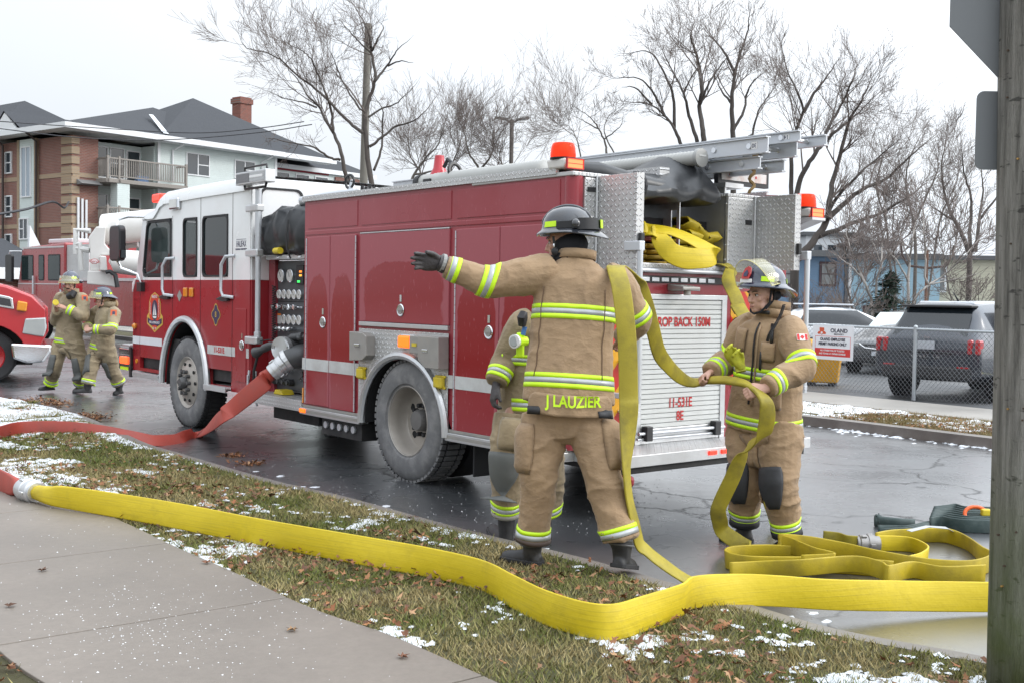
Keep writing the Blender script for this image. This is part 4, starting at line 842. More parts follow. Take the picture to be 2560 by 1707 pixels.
def band(name, bvh, c, ax, w, parent, rmax, rfall, off=.004, seg=40, mats=None, rows=(0,.32,.68,1), ref=None, arc=None):
    ax = Vector(ax).normalized(); ref = Vector(ref) if ref is not None else (Vector((1,0,0)) if abs(ax.x) < .8 else Vector((0,1,0))); x = (ref-ax*ref.dot(ax)).normalized(); y = ax.cross(x)
    A = [2*PI*k/seg for k in range(seg)] if not arc else [arc[0]+(arc[1]-arc[0])*k/(seg-1) for k in range(seg)]
    P = []
    for t in rows:
        rr = []
        for a in A:
            d = x*math.cos(a)+y*math.sin(a); cc = c+ax*w*(t-.5); h = bvh.ray_cast(cc, d, rmax); rr.append(h[3] if h[0] is not None else None)
        for i in range(seg):
            if rr[i] is None: nb = [rr[(i+k)%seg] for k in (-2,-1,1,2) if rr[(i+k)%seg]]; rr[i] = sum(nb)/len(nb) if nb else rfall
        rr = [(rr[(i-1)%seg]+2*rr[i]+rr[(i+1)%seg])/4 if (not arc or 0 < i < seg-1) else rr[i] for i in range(seg)]
        P.append([c+ax*w*(t-.5)+(x*math.cos(a)+y*math.sin(a))*(q+off) for a,q in zip(A,rr)])
    b = MB(); cl = not arc
    for i in range(len(rows)-1): b.cur = i % 2; b.rings([P[i],P[i+1]], cap=False, close=cl)
    o = b.build(name, mats or [lime, silver_t], None, smooth=True, ang=0, recalc=True); m_ = o.modifiers.new('t','SOLIDIFY'); m_.thickness = .005; m_.offset = -1
    return attach(o, parent)
def patch(name, bvh, c, ax, z0, z1, a0, a1, ref, parent, mat, off=.006, nz=8, na=10, rmax=.4, rfall=.15, puff=0., rnd=.0, th=.006):
    """cloth panel laid on the surface round an axis, with its own thickness"""
    ax = Vector(ax).normalized(); x = Vector(ref); x = (x-ax*x.dot(ax)).normalized(); y = ax.cross(x); rs = []
    for i in range(nz+1):
        r = []
        for k in range(na+1):
            u,v = i/nz,k/na; aa = a0+(a1-a0)*v
            if rnd: m_ = abs(2*u-1)**4*rnd; aa = (a0+a1)/2+(aa-(a0+a1)/2)*(1-m_)
            d = x*math.cos(aa)+y*math.sin(aa); cc = c+ax*(z0+(z1-z0)*u); h = bvh.ray_cast(cc, d, rmax)
            e = (1-abs(2*u-1)**6)*(1-abs(2*v-1)**6); r.append(cc+d*((h[3] if h[0] is not None else rfall)+off+puff*e))
        rs.append(r)
    b = MB(); b.rings(rs, cap=False, close=False); o = b.build(name, mat, None, smooth=True, ang=0); m_ = o.modifiers.new('t','SOLIDIFY'); m_.thickness = th; m_.offset = -1; return attach(o, parent)

def turnout(name, base, dark_):
    n = NT(name); a = n.noise(3., 5, .6); w = n.noise(9., 4, .6, stretch=(1,1,1.6)); f = n.noise(260., 2)
    c = n.mix(n.ramp(a,(.3,0.),(.7,1.)), tuple(q*.82 for q in base), tuple(q*1.1 for q in base)); c = n.mix(n.ramp(n.noise(5.,7,.65),(.5,0.),(.78,.55)), c, dark_)
    n.set('Base Color', c); n.set('Roughness', .88); n.set('Specular IOR Level', .25); n.set('Sheen Weight', .15)
    cr = n.math('POWER', n.math('SUBTRACT', 1., n.math('ABSOLUTE', n.math('SUBTRACT', n.math('MULTIPLY', n.noise(11.,3,.5,stretch=(1,1,1.5)), 2.), 1.))), 6.); b1 = n.bump(cr, .14, .02, n.bump(w, .2, .03)); n.bump(f, .10, .002, b1); MATS[name] = n.m; return n.m
tan = turnout('tan_turnout_cloth', (.365,.25,.15), (.18,.125,.08)); tan2 = turnout('olive_turnout_cloth', (.31,.24,.15), (.15,.12,.08)); tan3 = turnout('khaki_turnout_cloth', (.34,.275,.18), (.18,.145,.10))
knee_blk = M('black_knee_patch', (.030,.031,.035), .65, bump=.2, bs=30); knee_gry = M('grey_knee_patch', (.125,.13,.125), .8, bump=.2, bs=30)
skin = M('skin', (.52,.295,.215), .5, var=.12, vs_=25., bump=.06, bs=120); skin2 = M('fair_skin', (.56,.33,.25), .5, var=.12, vs_=25., bump=.06, bs=120)
lip = M('lips', (.36,.14,.12), .5); hair_d = M('dark_hair', (.035,.025,.018), .7, bump=.4, bs=200); hair_b = M('blond_hair', (.36,.24,.12), .6, bump=.4, bs=200)
hel_k = M('black_helmet_shell', (.022,.025,.032), .14, coat=.8, var=.15, dirt=((.06,.06,.065),.4,6.)); hel_n = M('navy_helmet_shell', (.028,.038,.068), .18, coat=.8, var=.15, dirt=((.09,.095,.11),.4,6.))
visor_m = NT('smoked_yellow_visor'); visor_m.set('Base Color', (.80,.76,.48)); visor_m.set('Roughness', .08); visor_m.set('Alpha', .30); visor_m = visor_m.m
visor_e = M('visor_edge', (.72,.66,.30), .2); eye_m = M('eye_dark', (.03,.022,.018), .2); eye_w = M('eye_white', (.6,.56,.52), .3)
nomex = M('black_nomex', (.016,.017,.021), .9, bump=.15, bs=150); glove_k = M('black_leather_glove', (.045,.04,.042), .55, bump=.35, bs=70, dirt=((.11,.10,.10),.5,12.)); glove_y = M('yellow_work_glove', (.46,.46,.03), .7, bump=.3, bs=70, dirt=((.16,.16,.03),.8,9.))
boot_m = M('black_rubber_boot', (.022,.022,.024), .5, bump=.12, bs=40, dirt=((.09,.085,.08),.6,8.)); hem_m = M('brown_hem_binding', (.09,.065,.055), .8)

def bas(f, up=(0,0,1)):
    f = Vector(f).normalized(); u = Vector(up); r = f.cross(u).normalized(); u = r.cross(f).normalized(); return r, f, u     # right, forward, up
def tri(c, B, x, y, z): return c+B[0]*x+B[1]*y+B[2]*z
def eb(b, c, B, rx, ry, rz, seg=16, rg=10):
    b.rings([[tri(c,B,rx*math.sin(PI*i/rg)*math.cos(2*PI*j/seg), ry*math.sin(PI*i/rg)*math.sin(2*PI*j/seg), -rz*math.cos(PI*i/rg)) for j in range(seg)] for i in [.1]+list(range(1,rg))+[rg-.1]])
def hand_shape(b, wr, d, pn, thumb, curl=.3, spread=.05, k=1., thumb_out=.55, fat=1.):
    """palm and five unequal bent fingers; d = towards the fingertips, pn = palm side, thumb = side of the thumb"""
    d = Vector(d).normalized(); pn = Vector(pn); pn = (pn-d*pn.dot(d)).normalized(); t = Vector(thumb); t = (t-d*t.dot(d)-pn*t.dot(pn)).normalized(); curl = curl if hasattr(curl,'__len__') else [curl]*4
    rows = []
    for u,w,h in ((-.035,.026,.021),(.0,.029,.02),(.03,.037,.018),(.065,.041,.016),(.088,.040,.014),(.097,.036,.010)):
        c = wr+d*u*k; rows.append([c+t*math.cos(a)*w*k*fat+pn*math.sin(a)*h*k*fat for a in [2*PI*q/14 for q in range(14)]])
    b.rings(rows)
    for q,(off,L) in enumerate(((.030,.078),(.010,.088),(-.011,.082),(-.030,.064))):
        p = wr+d*.086*k+t*off*k; a = curl[q]*.55; dirn = d; sp = t*((1.5-q)*spread); P = [wr+d*.06*k+t*off*.9*k, p]; cur = p
        for j,fr in enumerate((.45,.31,.24)):
            v = ((d+sp)*math.cos(a)+pn*math.sin(a)).normalized(); cur = cur+v*L*fr*k; P.append(cur); a += curl[q]*(1.15 if j == 0 else .85)
        b.tube(P, [.0095*k*fat,.0100*k*fat,.0092*k*fat,.0084*k*fat,.0068*k*fat], 8)
    p = wr+d*.018*k+t*.026*k+pn*.006*k; v = (d*math.cos(thumb_out)+t*math.sin(thumb_out)+pn*.25).normalized(); m_ = p+v*.036*k; v2 = (d*math.cos(thumb_out*.5)+t*math.sin(thumb_out*.5)*.7+pn*.35).normalized(); e = m_+v2*.032*k; v3 = (v2+pn*.25).normalized()
    b.tube([wr+d*.0*k+t*.012*k, p, m_, e, e+v3*.024*k], [.015*k*fat,.0145*k*fat,.0115*k*fat,.0105*k*fat,.008*k*fat], 8)
def head_shape(b, c, B, k=1.):
    """c = middle of the head (eye height)"""
    eb(b, tri(c,B,0,-.012*k,.022*k), B, .077*k,.098*k,.098*k); eb(b, tri(c,B,0,.030*k,-.045*k), B, .060*k,.060*k,.072*k); eb(b, tri(c,B,0,.055*k,-.096*k), B, .030*k,.028*k,.022*k)
    for s in (-1,1):
        eb(b, tri(c,B,s*.042*k,.058*k,-.022*k), B, .024*k,.022*k,.024*k,10,8); eb(b, tri(c,B,s*.078*k,-.008*k,-.012*k), B, .008*k,.020*k,.032*k,10,8); eb(b, tri(c,B,s*.05*k,.02*k,-.075*k), B, .02*k,.04*k,.03*k,10,8)
    eb(b, tri(c,B,0,.080*k,.022*k), B, .052*k,.018*k,.014*k,12,8)
    b.tube([tri(c,B,0,.082*k,.008*k), tri(c,B,0,.100*k,-.022*k), tri(c,B,0,.106*k,-.037*k), tri(c,B,0,.088*k,-.044*k)], [.009*k,.012*k,.015*k,.010*k], 8)
    for s in (-1,1): eb(b, tri(c,B,s*.012*k,.094*k,-.039*k), B, .009*k,.010*k,.008*k,8,6)
    eb(b, tri(c,B,0,.084*k,-.066*k), B, .024*k,.010*k,.006*k,10,6); eb(b, tri(c,B,0,.081*k,-.079*k), B, .021*k,.011*k,.007*k,10,6)
def face_bits(c, B, k, parent, brow=None, mous=False, open_=True):
    b = MB()
    for s in (-1,1): eb(b, tri(c,B,s*.032*k,.074*k,.0), B, .013*k,.008*k,.0075*k,10,6)
    o = attach(b.build('eyes', eye_w, None, smooth=True), parent); b = MB()
    for s in (-1,1): eb(b, tri(c,B,s*.031*k,.0795*k,.0), B, .0065*k,.0045*k,.0065*k,8,6); b.tube([tri(c,B,s*(.018+.028*q/4)*k,(.083-.012*q/4*q/4)*k,.0085*k) for q in range(5)], .0022*k, 5)
    attach(b.build('irises_and_lids', eye_m, None, smooth=True), parent)
    b = MB()
    for s in (-1,1): b.tube([tri(c,B,s*(.014+.036*q/5)*k,(.097-.020*(q/5)**2)*k,(.021+.006*math.sin(q/5*3))*k) for q in range(6)], [.003*k,.0045*k,.005*k,.0045*k,.004*k,.002*k], 6)
    attach(b.build('eyebrows', brow or hair_d, None, smooth=True), parent)
    b = MB(); eb(b, tri(c,B,0,.0885*k,-.0725*k), B, .021*k,.006*k,.005*k if open_ else .002*k,10,6); attach(b.build('mouth', lip, None, smooth=True), parent)
    if mous: b = MB(); b.tube([tri(c,B,x*.032*k,(.094-.018*x*x)*k,(-.056-.012*x*x)*k) for x in (-1,-.6,-.2,.2,.6,1)], [.003*k,.007*k,.008*k,.008*k,.007*k,.003*k], 8); attach(b.build('moustache', brow or hair_d, None, smooth=True), parent)
def helmet(c, B, m, parent, k=1., visor=None, goggles=False, stickers=True, shield=False):
    """traditional fire helmet: domed shell with a crown ridge and a brim that is long at the back"""
    b = MB(); seg = 36; rs = []
    def ring(rx, ry, z, yo=0, droop=0): return [tri(c,B,rx*math.sin(a)*k,(ry*math.cos(a)+yo)*k,(z+droop*max(0,-math.cos(a))**1.5)*k) for a in [2*PI*q/seg for q in range(seg)]]
    prof = [(.004,.004,.132),(.030,.040,.129),(.060,.078,.118),(.086,.108,.098),(.103,.127,.070),(.112,.137,.042),(.116,.142,.018)]
    for rx,ry,z in prof: rs.append(ring(rx,ry,z,-.006))
    rs.append(ring(.124,.152,.008,-.010,-.004)); rs.append(ring(.150,.186,-.004,-.026,-.026)); rs.append(ring(.160,.200,-.013,-.032,-.038)); rs.append(ring(.158,.198,-.019,-.032,-.038)); rs.append(ring(.120,.146,-.004,-.012,-.006)); rs.append(ring(.112,.136,.02,-.006))
    b.rings(rs, cap=True); o = b.build('helmet', m, None, smooth=True, ang=60); attach(o, parent)
    b = MB(); b.tube([tri(c,B,0,(math.cos(a)*.142-.006)*k,(.018+math.sin(a)*.117)*k) for a in [R(12)+(PI-R(24))*q/16 for q in range(17)]], [.004*k]+[.010*k]*15+[.004*k], 8); attach(b.build('crown_ridge', m, None, smooth=True), o)
    if stickers:
        for a0,a1 in ((.75,1.35),(-1.35,-.75),(2.3,2.75),(-2.75,-2.3)):
            b = MB(); b.rings([[tri(c,B,.1185*math.sin(a)*k,(.1455*math.cos(a)-.006)*k,z*k) for a in [a0+(a1-a0)*q/6 for q in range(7)]] if z < .03 else [tri(c,B,.1145*math.sin(a)*k,(.1405*math.cos(a)-.006)*k,z*k) for a in [a0+(a1-a0)*q/6 for q in range(7)]] for z in (.020,.050)], cap=False, close=False); attach(b.build('reflective_sticker', lime, None, recalc=True), o)
    if shield:
        b = MB(); P = [(-.03,.03),(.03,.03),(.036,.06),(.026,.095),(0,.108),(-.026,.095),(-.036,.06)]; b.rings([[tri(c,B,x*k,(.150-(z-.03)*.33+dy)*k,z*k) for x,z in P] for dy in (0,.006)]); attach(b.build('front_shield', M('shield_red',(.45,.03,.03),.4), None), o)
        b = MB(); b.rings([[tri(c,B,x*k,(.154-(z-.03)*.33+dy)*k,z*k) for x,z in ((-.016,.045),(.016,.045),(.018,.065),(0,.085),(-.018,.065))] for dy in (.004,.007)]); attach(b.build('shield_emblem', navy, None), o)
        b = MB(); b.rings([[tri(c,B,x*k,(.157+dy-abs(x)*.25)*k,z*k) for x,z in ((-.05,.008),(.05,.008),(.05,.03),(-.05,.03))] for dy in (0,.004)]); attach(b.build('name_strip', white_txt, None), o)
    if visor:
        up, tilt = visor; b = MB(); n = 16; h = .115; rs = []; piv = (.0,.03)
        for i in range(6):
            u = i/5; r = []
            for q in range(n+1):
                a = -1.45+2.9*q/n; wd = h*(1-.35*abs(a/1.45)**2); rad = .158+.012*u
                x,y,z = rad*math.sin(a)*.92, rad*1.12*math.cos(a)-.005, .012-wd*u
                yy,zz = y-.02, z; ca,sa = math.cos(tilt),math.sin(tilt); r.append(tri(c,B,x*k,(.02+yy*ca-zz*sa)*k,(yy*sa+zz*ca+.014)*k))
            rs.append(r)
        b.rings(rs, cap=False, close=False); v = b.build('face_shield', visor_m, None, smooth=True, ang=0); attach(v, o)
        b = MB(); b.tube(rs[-1], .0025*k, 5); b.tube([r[0] for r in rs], .0025*k, 5); b.tube([r[-1] for r in rs], .0025*k, 5); attach(b.build('shield_rim', visor_e, None), v)
        b = MB(); [b.cyl(tri(c,B,s*.118*k,.015*k,.016*k), tri(c,B,s*.145*k,.015*k,.016*k), .014*k, 10) for s in (-1,1)]; attach(b.build('pivot_knobs', black, None), o)
    if goggles:
        b = MB(); rs = []
        for q in range(15):
            a = PI-1.75+3.5*q/14; w = .030 if abs(q-7) < 5 else .018; rs.append([tri(c,B,rr*1.0*math.sin(a)*k,(rr*1.22*math.cos(a)-.006)*k,(zc+.025)*k) for rr,zc in ((.118,-w),(.150 if w > .02 else .128,-w*.9),(.150 if w > .02 else .128,w*1.1),(.118,w*1.2))])
        b.rings(rs); attach(b.build('goggles', black, None, smooth=True, ang=40), o)
        for a in (PI-1.1,PI+1.1): 
            b = MB(); eb(b, tri(c,B,.146*math.sin(a)*k,(.178*math.cos(a)-.006)*k,.028*k), B, .020*k,.024*k,.026*k); attach(b.build('goggle_lens', M('goggle_lens',(.03,.03,.035),.08,coat=1.), None, smooth=True), o)
        b = MB(); b.rings([[tri(c,B,x*k,(-.196+dy)*k,z*k) for x,z in ((-.022,.005),(.022,.005),(.022,.05),(-.022,.05))] for dy in (0,.004)]); attach(b.build('reflective_sticker', lime, None), o)
    return o
def boot(ank, toe, heel_up, parent, knee, rings=False):
    b = MB(); d = Vector(toe)-Vector(ank); dh = Vector((d.x,d.y,0)).normalized(); 
    ht = Vector(toe); z0 = ht.z; hl = Vector((ank.x,ank.y,z0+heel_up))-dh*.055
    fw = (ht-hl).normalized(); r = fw.cross(Vector((0,0,1))).normalized(); u = r.cross(fw); L = (ht-hl).length; rows = []
    for t,w,h in ((-.02,.030,.05),(.05,.040,.075),(.25,.043,.085),(.45,.045,.075),(.65,.050,.062),(.85,.048,.055),(.97,.038,.045),(1.03,.018,.030)):
        c = hl+fw*L*t; rows.append([c+r*w*math.cos(a)+u*(h*max(0,math.sin(a))+.001+(.0 if math.sin(a) > 0 else .012*math.sin(a)+.012)) for a in [2*PI*k/14 for k in range(14)]])
    b.rings(rows); sh = Vector(knee)-Vector(ank); sh.normalize(); a0 = hl+fw*.055+u*.03
    b.tube([a0, Vector(ank)*.5+a0*.5+u*.02, Vector(ank), Vector(ank)+sh*.10], [.046,.056,.062,.068], 14)
    me = remesh(b, .008, 2); o = mesh_obj('boot', me, boot_m, parent)
    b = MB(); b.rings([[hl+fw*L*t+r*s*(w+.006)+u*z for t,w in ((-.03,.028),(.05,.042),(.3,.044),(.6,.052),(.85,.050),(1.0,.034)) for s in (1,)]+[hl+fw*L*t-r*(w+.006)+u*z for t,w in ((1.0,.034),(.85,.050),(.6,.052),(.3,.044),(.05,.042),(-.03,.028))] for z in (-.004,.020)]); attach(b.build('sole', black_rub, None, bevel=.004), o)
    if rings:
        for k in range(4): b = MB(); b.tube([Vector(ank)-sh*(.005-.028*k)+(r*math.cos(a)+fw*math.sin(a))*.0665 for a in [2*PI*q/16 for q in range(17)]], .006, 6); attach(b.build('boot_ridge', M('boot_rib_grey',(.10,.10,.10),.5), None, smooth=True), o)
    return o
def figure(label, J_, f, hd, cloth, vox=.012, torso=None, slv=(.118,.104,.092,.078), leg=(.135,.115,.112,.108), up=None, skinm=None, seed=0, wr=.011, knee=None, kneep=None, hk=1., trs_wr=None):
    wr = wr*1.35; vox = vox*.7
    """dress a posed skeleton: coat, trousers, boots; returns root and the surfaces to sew things on"""
    c0 = (J_['hipL']+J_['hipR'])/2; root = empty('person', (c0.x,c0.y,min(J_['toeL'].z,J_['toeR'].z)-.0)); tag(root, label, 'person', 'firefighters in turnout gear'); bpy.context.view_layer.update()
    r, f, _ = bas(f); pel, neck = J_['pel'], J_['neck']; sp = neck-pel; upv = sp.normalized(); ff = (f-upv*f.dot(upv)).normalized(); rr = ff.cross(upv).normalized()
    b = MB(); T = torso or [(-.30,.255,.165),(-.26,.262,.175),(-.05,.25,.17),(.25,.245,.165),(.55,.255,.165),(.78,.25,.155),(.90,.205,.125),(.97,.12,.095),(1.03,.088,.088),(1.10,.085,.088)]
    rowz = [(pel+sp*t, a*1., d*1.) for t,a,d in T]; loft(b, None, rr, ff, rowz, 28)
    for s in 'LR': limb(b, [J_['sh'+s]+(neck-J_['sh'+s])*.35, J_['sh'+s], (J_['sh'+s]+J_['el'+s])/2, J_['el'+s], (J_['el'+s]+J_['wr'+s])/2, J_['wr'+s]], [.10,slv[0],slv[1],slv[2],(slv[2]+slv[3])/2,slv[3]])
    me = remesh(b, vox, 5); ends = [J_['wrL'],J_['wrR']]
    wrinkle(me, wr, (9,9,8), seed, None)
    coat = mesh_obj('coat', me, cloth, root); cb = bvh_of(me)
    hm = (J_['hipL']+J_['hipR'])/2; hw_ = (J_['hipL']-J_['hipR']).length/2+.10; b = MB(); loft(b, None, rr, ff, [(hm+upv*t,a,d) for t,a,d in ((-.16,hw_*.5,.08),(-.11,hw_*.86,.13),(.0,hw_,.155),(.14,hw_*.98,.15),(.30,hw_*.85,.13))], 24)
    for s in 'LR': limb(b, [J_['hip'+s], J_['hip'+s]*.5+J_['kn'+s]*.5, J_['kn'+s], J_['kn'+s]*.5+J_['an'+s]*.5, J_['an'+s]*.93+J_['kn'+s]*.07], [leg[0],(leg[0]+leg[1])/2+.006,leg[1],leg[2],leg[3]], 16)
    mt = remesh(b, vox, 5); wrinkle(mt, wr*1.2 if trs_wr is None else trs_wr, (7,7,13), seed+11, None); trs = mesh_obj('trousers', mt, cloth, root); tb = bvh_of(mt)
    return dict(root=root, coat=coat, cb=cb, trs=trs, tb=tb, r=rr, f=ff, u=upv, J=J_, pel=pel, sp=sp, neck=neck)
def leg_band(P, s, t=.16, w=.075, rmax=.2):
    J_ = P['J']; a,k = J_['an'+s],J_['kn'+s]; c = a+(k-a)*t; band('reflective_band', P['tb'], c, k-a, w, P['trs'], rmax, .11)
def arm_band(P, s, part_, t, w=.07, rmax=.17):
    J_ = P['J']; a,k = (J_['wr'+s],J_['el'+s]) if part_ == 'fore' else (J_['el'+s],J_['sh'+s]); c = a+(k-a)*t; band('reflective_band', P['cb'], c, k-a, w, P['coat'], rmax, .10)
def torso_band(P, t, w=.08, rmax=.33, **kw): return band('reflective_band', P['cb'], P['pel']+P['sp']*t, P['sp'], w, P['coat'], rmax, .25, seg=64, ref=P['r'], **kw)
def add_body(P, hc, hB, hands, sk, k=1., vox=.0055, hv=.0045):
    """head, neck, hands and the hidden frame between them, one mesh"""
    J_ = P['J']; b = MB(); head_shape(b, hc, hB, k); limb(b, [tri(hc,hB,0,-.03*k,-.05*k), (tri(hc,hB,0,-.03,-.12)+P['neck'])/2, P['neck']-P['u']*.08], [.058*k,.058*k,.065*k]); me = remesh(b, vox, 2, .4)
    b2 = MB(); limb(b2, [P['neck']-P['u']*.06, P['pel']+P['sp']*.5, P['pel']], [.06,.10,.10], 12)
    for s in 'LR': limb(b2, [P['neck']-P['u']*.07, J_['sh'+s], J_['el'+s], J_['wr'+s]], [.05,.05,.042,.030], 10); limb(b2, [P['pel'], J_['hip'+s], J_['kn'+s], J_['an'+s]], [.08,.07,.055,.04], 10)
    me2 = remesh(b2, .02, 2)
    bm = bmesh.new(); bm.from_mesh(me); bm.from_mesh(me2)
    for h in hands: bm.from_mesh(h)
    bm.to_mesh(me); bm.free(); return mesh_obj('body', me, sk, P['root'])

# ---- 1: the firefighter with his back to us, pointing
D1 = 6.40
J1 = dict(pel=J('p',1155,1290,6.42), neck=J('p',1205,455,6.50), shL=J('p',985,545,6.47), elL=J('p',625,585,6.42), wrL=J('p',345,488,6.38), shR=J('p',1470,612,6.54), elR=J('p',1600,835,6.62), wrR=J('p',1520,950,6.86),
 hipL=J('p2',545,255,6.44), hipR=J('p2',870,255,6.40), knL=J('p2',498,690,6.40), knR=J('p2',962,690,6.30), anL=J('p2',448,1205,6.46), anR=J('p2',1105,1210,6.24), toeL=on_ground(1180+335/2.958,950+1345/2.958,.135)+Vector((-.02,.10,0)), toeR=on_ground(1180+1195/2.958,950+1420/2.958,.135)+Vector((.0,.10,0)))
P1 = figure('firefighter seen from behind pointing left with a yellow hose over the shoulder', J1, (.06,1,0), None, tan, .012, seed=3,
  torso=[(-.10,.262,.172),(-.04,.262,.172),(.10,.25,.168),(.35,.235,.16),(.60,.235,.16),(.80,.232,.15),(.90,.20,.125),(.965,.13,.10),(1.01,.095,.09),(1.06,.085,.085)], slv=(.112,.098,.085,.068), leg=(.138,.108,.096,.097), wr=.010)
arm_band(P1,'L','fore',.16,.078); arm_band(P1,'L','fore',.98,.08); arm_band(P1,'R','up',.12,.078)
torso_band(P1,.585,.082); torso_band(P1,.06,.082)
for s in 'LR': leg_band(P1,s,.15,.078)
for s in 'LR': band('hem_binding', P1['tb'], J1['an'+s]+(J1['kn'+s]-J1['an'+s])*.075, J1['kn'+s]-J1['an'+s], .026, P1['trs'], .2, .10, mats=[hem_m], rows=(0,1))
b = MB(); rs = []
for i in range(9):
    u_ = i/8; r_ = []; e_ = (1-abs(2*u_-1)**3)
    for k in range(33):
        v_ = 2*k/32-1; xx = v_*(.232-.035*(1-e_)); r_.append(P1['pel']+P1['u']*(-.155+.118*u_+.012*v_*v_)+P1['r']*(xx+.012)-P1['f']*(.205-.075*(xx/.23)**2+.006*math.sin(v_*9+u_*2)))
    rs.append(r_)
b.rings(rs, cap=False, close=False); fl1 = b.build('waist_flap', tan, None, smooth=True, ang=0); m_ = fl1.modifiers.new('t','SOLIDIFY'); m_.thickness = .010; m_.offset = 1; attach(fl1, P1['coat']); fb1 = BVHTree.FromPolygons([v.co.copy() for v in fl1.data.vertices],[tuple(p.vertices) for p in fl1.data.polygons])
hc1 = J('p',1125,330,6.53); hB1 = bas((-.93,.30,-.05)); hk = 1.0
b = MB(); hand_shape(b, J('p',318,468,6.37), J('p',90,440,6.30)-J('p',318,468,6.37), (.25,-.95,-.2), (0,.1,1), [.34,.28,.30,.42], .10, 1.10, .55, 1.18)
glove1 = mesh_obj('glove', remesh(b,.005,1), glove_k, P1['root'])
b = MB(); b.tube([J('p',345,480,6.378), J('p',300,462,6.365)], [.050,.044], 16); attach(b.build('glove_cuff', glove_k, None, smooth=True), glove1); b = MB(); b.tube([J('p',338,470,6.378), J('p',318,463,6.372)], [.0545,.0525], 16); attach(b.build('cuff_strap', M('grey_strap',(.28,.28,.27),.6), None), glove1)
bh = MB(); hand_shape(bh, J1['wrR'], (J1['wrR']-J1['elR']), (0,0,-1), (-1,0,0), 1.2); hr = remesh(bh,.006,1)
body1 = add_body(P1, hc1, hB1, [hr], skin); face_bits(hc1, hB1, 1., body1)
# protective hood round the neck and ears
b = MB(); eb(b, tri(hc1,hB1,0,-.035,-.015), hB1, .095,.105,.085); limb(b, [tri(hc1,hB1,0,-.02,-.06), tri(hc1,hB1,0,-.028,-.11), P1['neck']+Vector((0,0,.0))], [.098,.100,.115], 18); eb(b, tri(hc1,hB1,0,.035,-.095), hB1, .072,.055,.040)
mesh_obj('hood', remesh(b,.008,2), nomex, P1['root'])
he1 = helmet(tri(hc1,hB1,0,-.016,.062), hB1, hel_k, P1['root'], 1.06, None, True)
b = MB(); eb(b, tri(hc1,hB1,-.098,.030,-.055), hB1, .010,.022,.024,10,6); b.tube([tri(hc1,hB1,-.100,.03,-.02), tri(hc1,hB1,-.102,.035,.03)], .008, 6); attach(b.build('chin_strap_buckle', black, None), he1)
b = MB(); eb(b, tri(hc1,hB1,-.106,.032,-.022), hB1, .004,.006,.012,8,6); attach(b.build('strap_clip', chrome, None), he1)
# collar, back yoke seams
band('collar', P1['cb'], P1['neck']+P1['u']*.035, P1['u'], .05, P1['coat'], .2, .10, off=.012, mats=[tan], rows=(0,1), seg=30)
for a in (-2.55,-.62): patch('seam', P1['cb'], P1['pel'], P1['u'], .06, .56, a-.012, a+.012, P1['r'], P1['coat'], M('seam_brown',(.16,.10,.06),.9), .0025, 16, 1, .4, .24, 0, 0, .002)
for a0,a1 in ((-2.62,-2.30),(-.80,-.52)): patch('waist_tab', P1['tb'], P1['pel'], P1['u'], -.15,-.105, a0, a1, P1['r'], P1['trs'], black, .055, 2, 6, .4, .2)
kp = lambda P,s,a0,a1,z0,z1,off=.008,puff=.02,m=None,ax=('hip','kn'),name='pocket': patch(name, P['tb'], P['J'][ax[0]+s], P['J'][ax[1]+s]-P['J'][ax[0]+s], z0, z1, a0, a1, -P['f'], P['trs'], m or tan, off, 8, 10, .3, .14, puff, .12, .008)
kp(P1,'L',.35,1.75,.06,.34,.008,.028); kp(P1,'R',-1.75,-.35,.06,.34,.008,.028)
boot(J1['anL'],J1['toeL']+Vector((-.06,.0,0)),0,P1['root'],J1['knL'],True); boot(J1['anR'],J1['toeR'],.05,P1['root'],J1['knR'],True)
def stick_text(s, size, mat, P, org, xdir, up, bold=0, sx=1., parent=None, bv=None, back=.3, lift=.004):
    Mw = frame(org, xdir, up); o = text(s, size, mat, None, Mw, bold=bold, sx=sx, ext=0); n = Vector(xdir).normalized().cross(Vector(up)).normalized()
    bm = bmesh.new(); bm.from_mesh(o.data); bmesh.ops.subdivide_edges(bm, edges=[e for e in bm.edges if e.calc_length() > .02], cuts=2); bm.transform(Mw)
    for v in bm.verts:
        h = bv.ray_cast(v.co+n*back, -n, 1.)
        if h[0] is not None: v.co = h[0]+n*lift
    bm.to_mesh(o.data); bm.free(); o.matrix_local = Matrix.Identity(4); return attach(o, parent)
bpy.context.view_layer.update()
tc1 = J('p',1187,1372,6.2); stick_text('J LAUZIER', .085, lime, P1, tc1, (1,.03,0), (0,-.1,1), .0022, .80, fl1, fb1, .25, .014)

# ---- 2: the firefighter holding the hose on the right
J2 = dict(pel=J('r3',850,1330,7.72), neck=J('r3',900,690,7.68), shR=J('r3',650,820,7.92), elR=J('r3',500,1085,7.98), wrR=J('r3',300,1215,7.76), shL=J('r3',1090,840,7.52), elL=J('r3',1200,1160,7.34), wrL=J('r3',850,1365,7.20),
 hipR=J('r4',640,240,7.83), hipL=J('r4',940,240,7.62), knR=J('r4',615,760,7.72), knL=J('r4',930,800,7.50), anR=J('r4',600,1140,7.80), anL=J('r4',1000,1245,7.56), toeR=on_ground(1700+375/3.7325,1000+1310/3.7325), toeL=on_ground(1700+880/3.7325,1000+1400/3.7325))
P2 = figure('firefighter with raised face shield gripping a slack yellow hose behind the engine', J2, (-.72,-.69,0), None, tan, .012, seed=21,
  torso=[(-.70,.252,.205),(-.62,.252,.205),(-.3,.245,.195),(-.05,.24,.185),(.25,.235,.175),(.55,.235,.17),(.78,.225,.16),(.90,.185,.135),(.97,.12,.105),(1.03,.095,.095),(1.15,.098,.098),(1.22,.092,.098)], slv=(.108,.102,.093,.068), leg=(.14,.118,.108,.098), wr=.011)
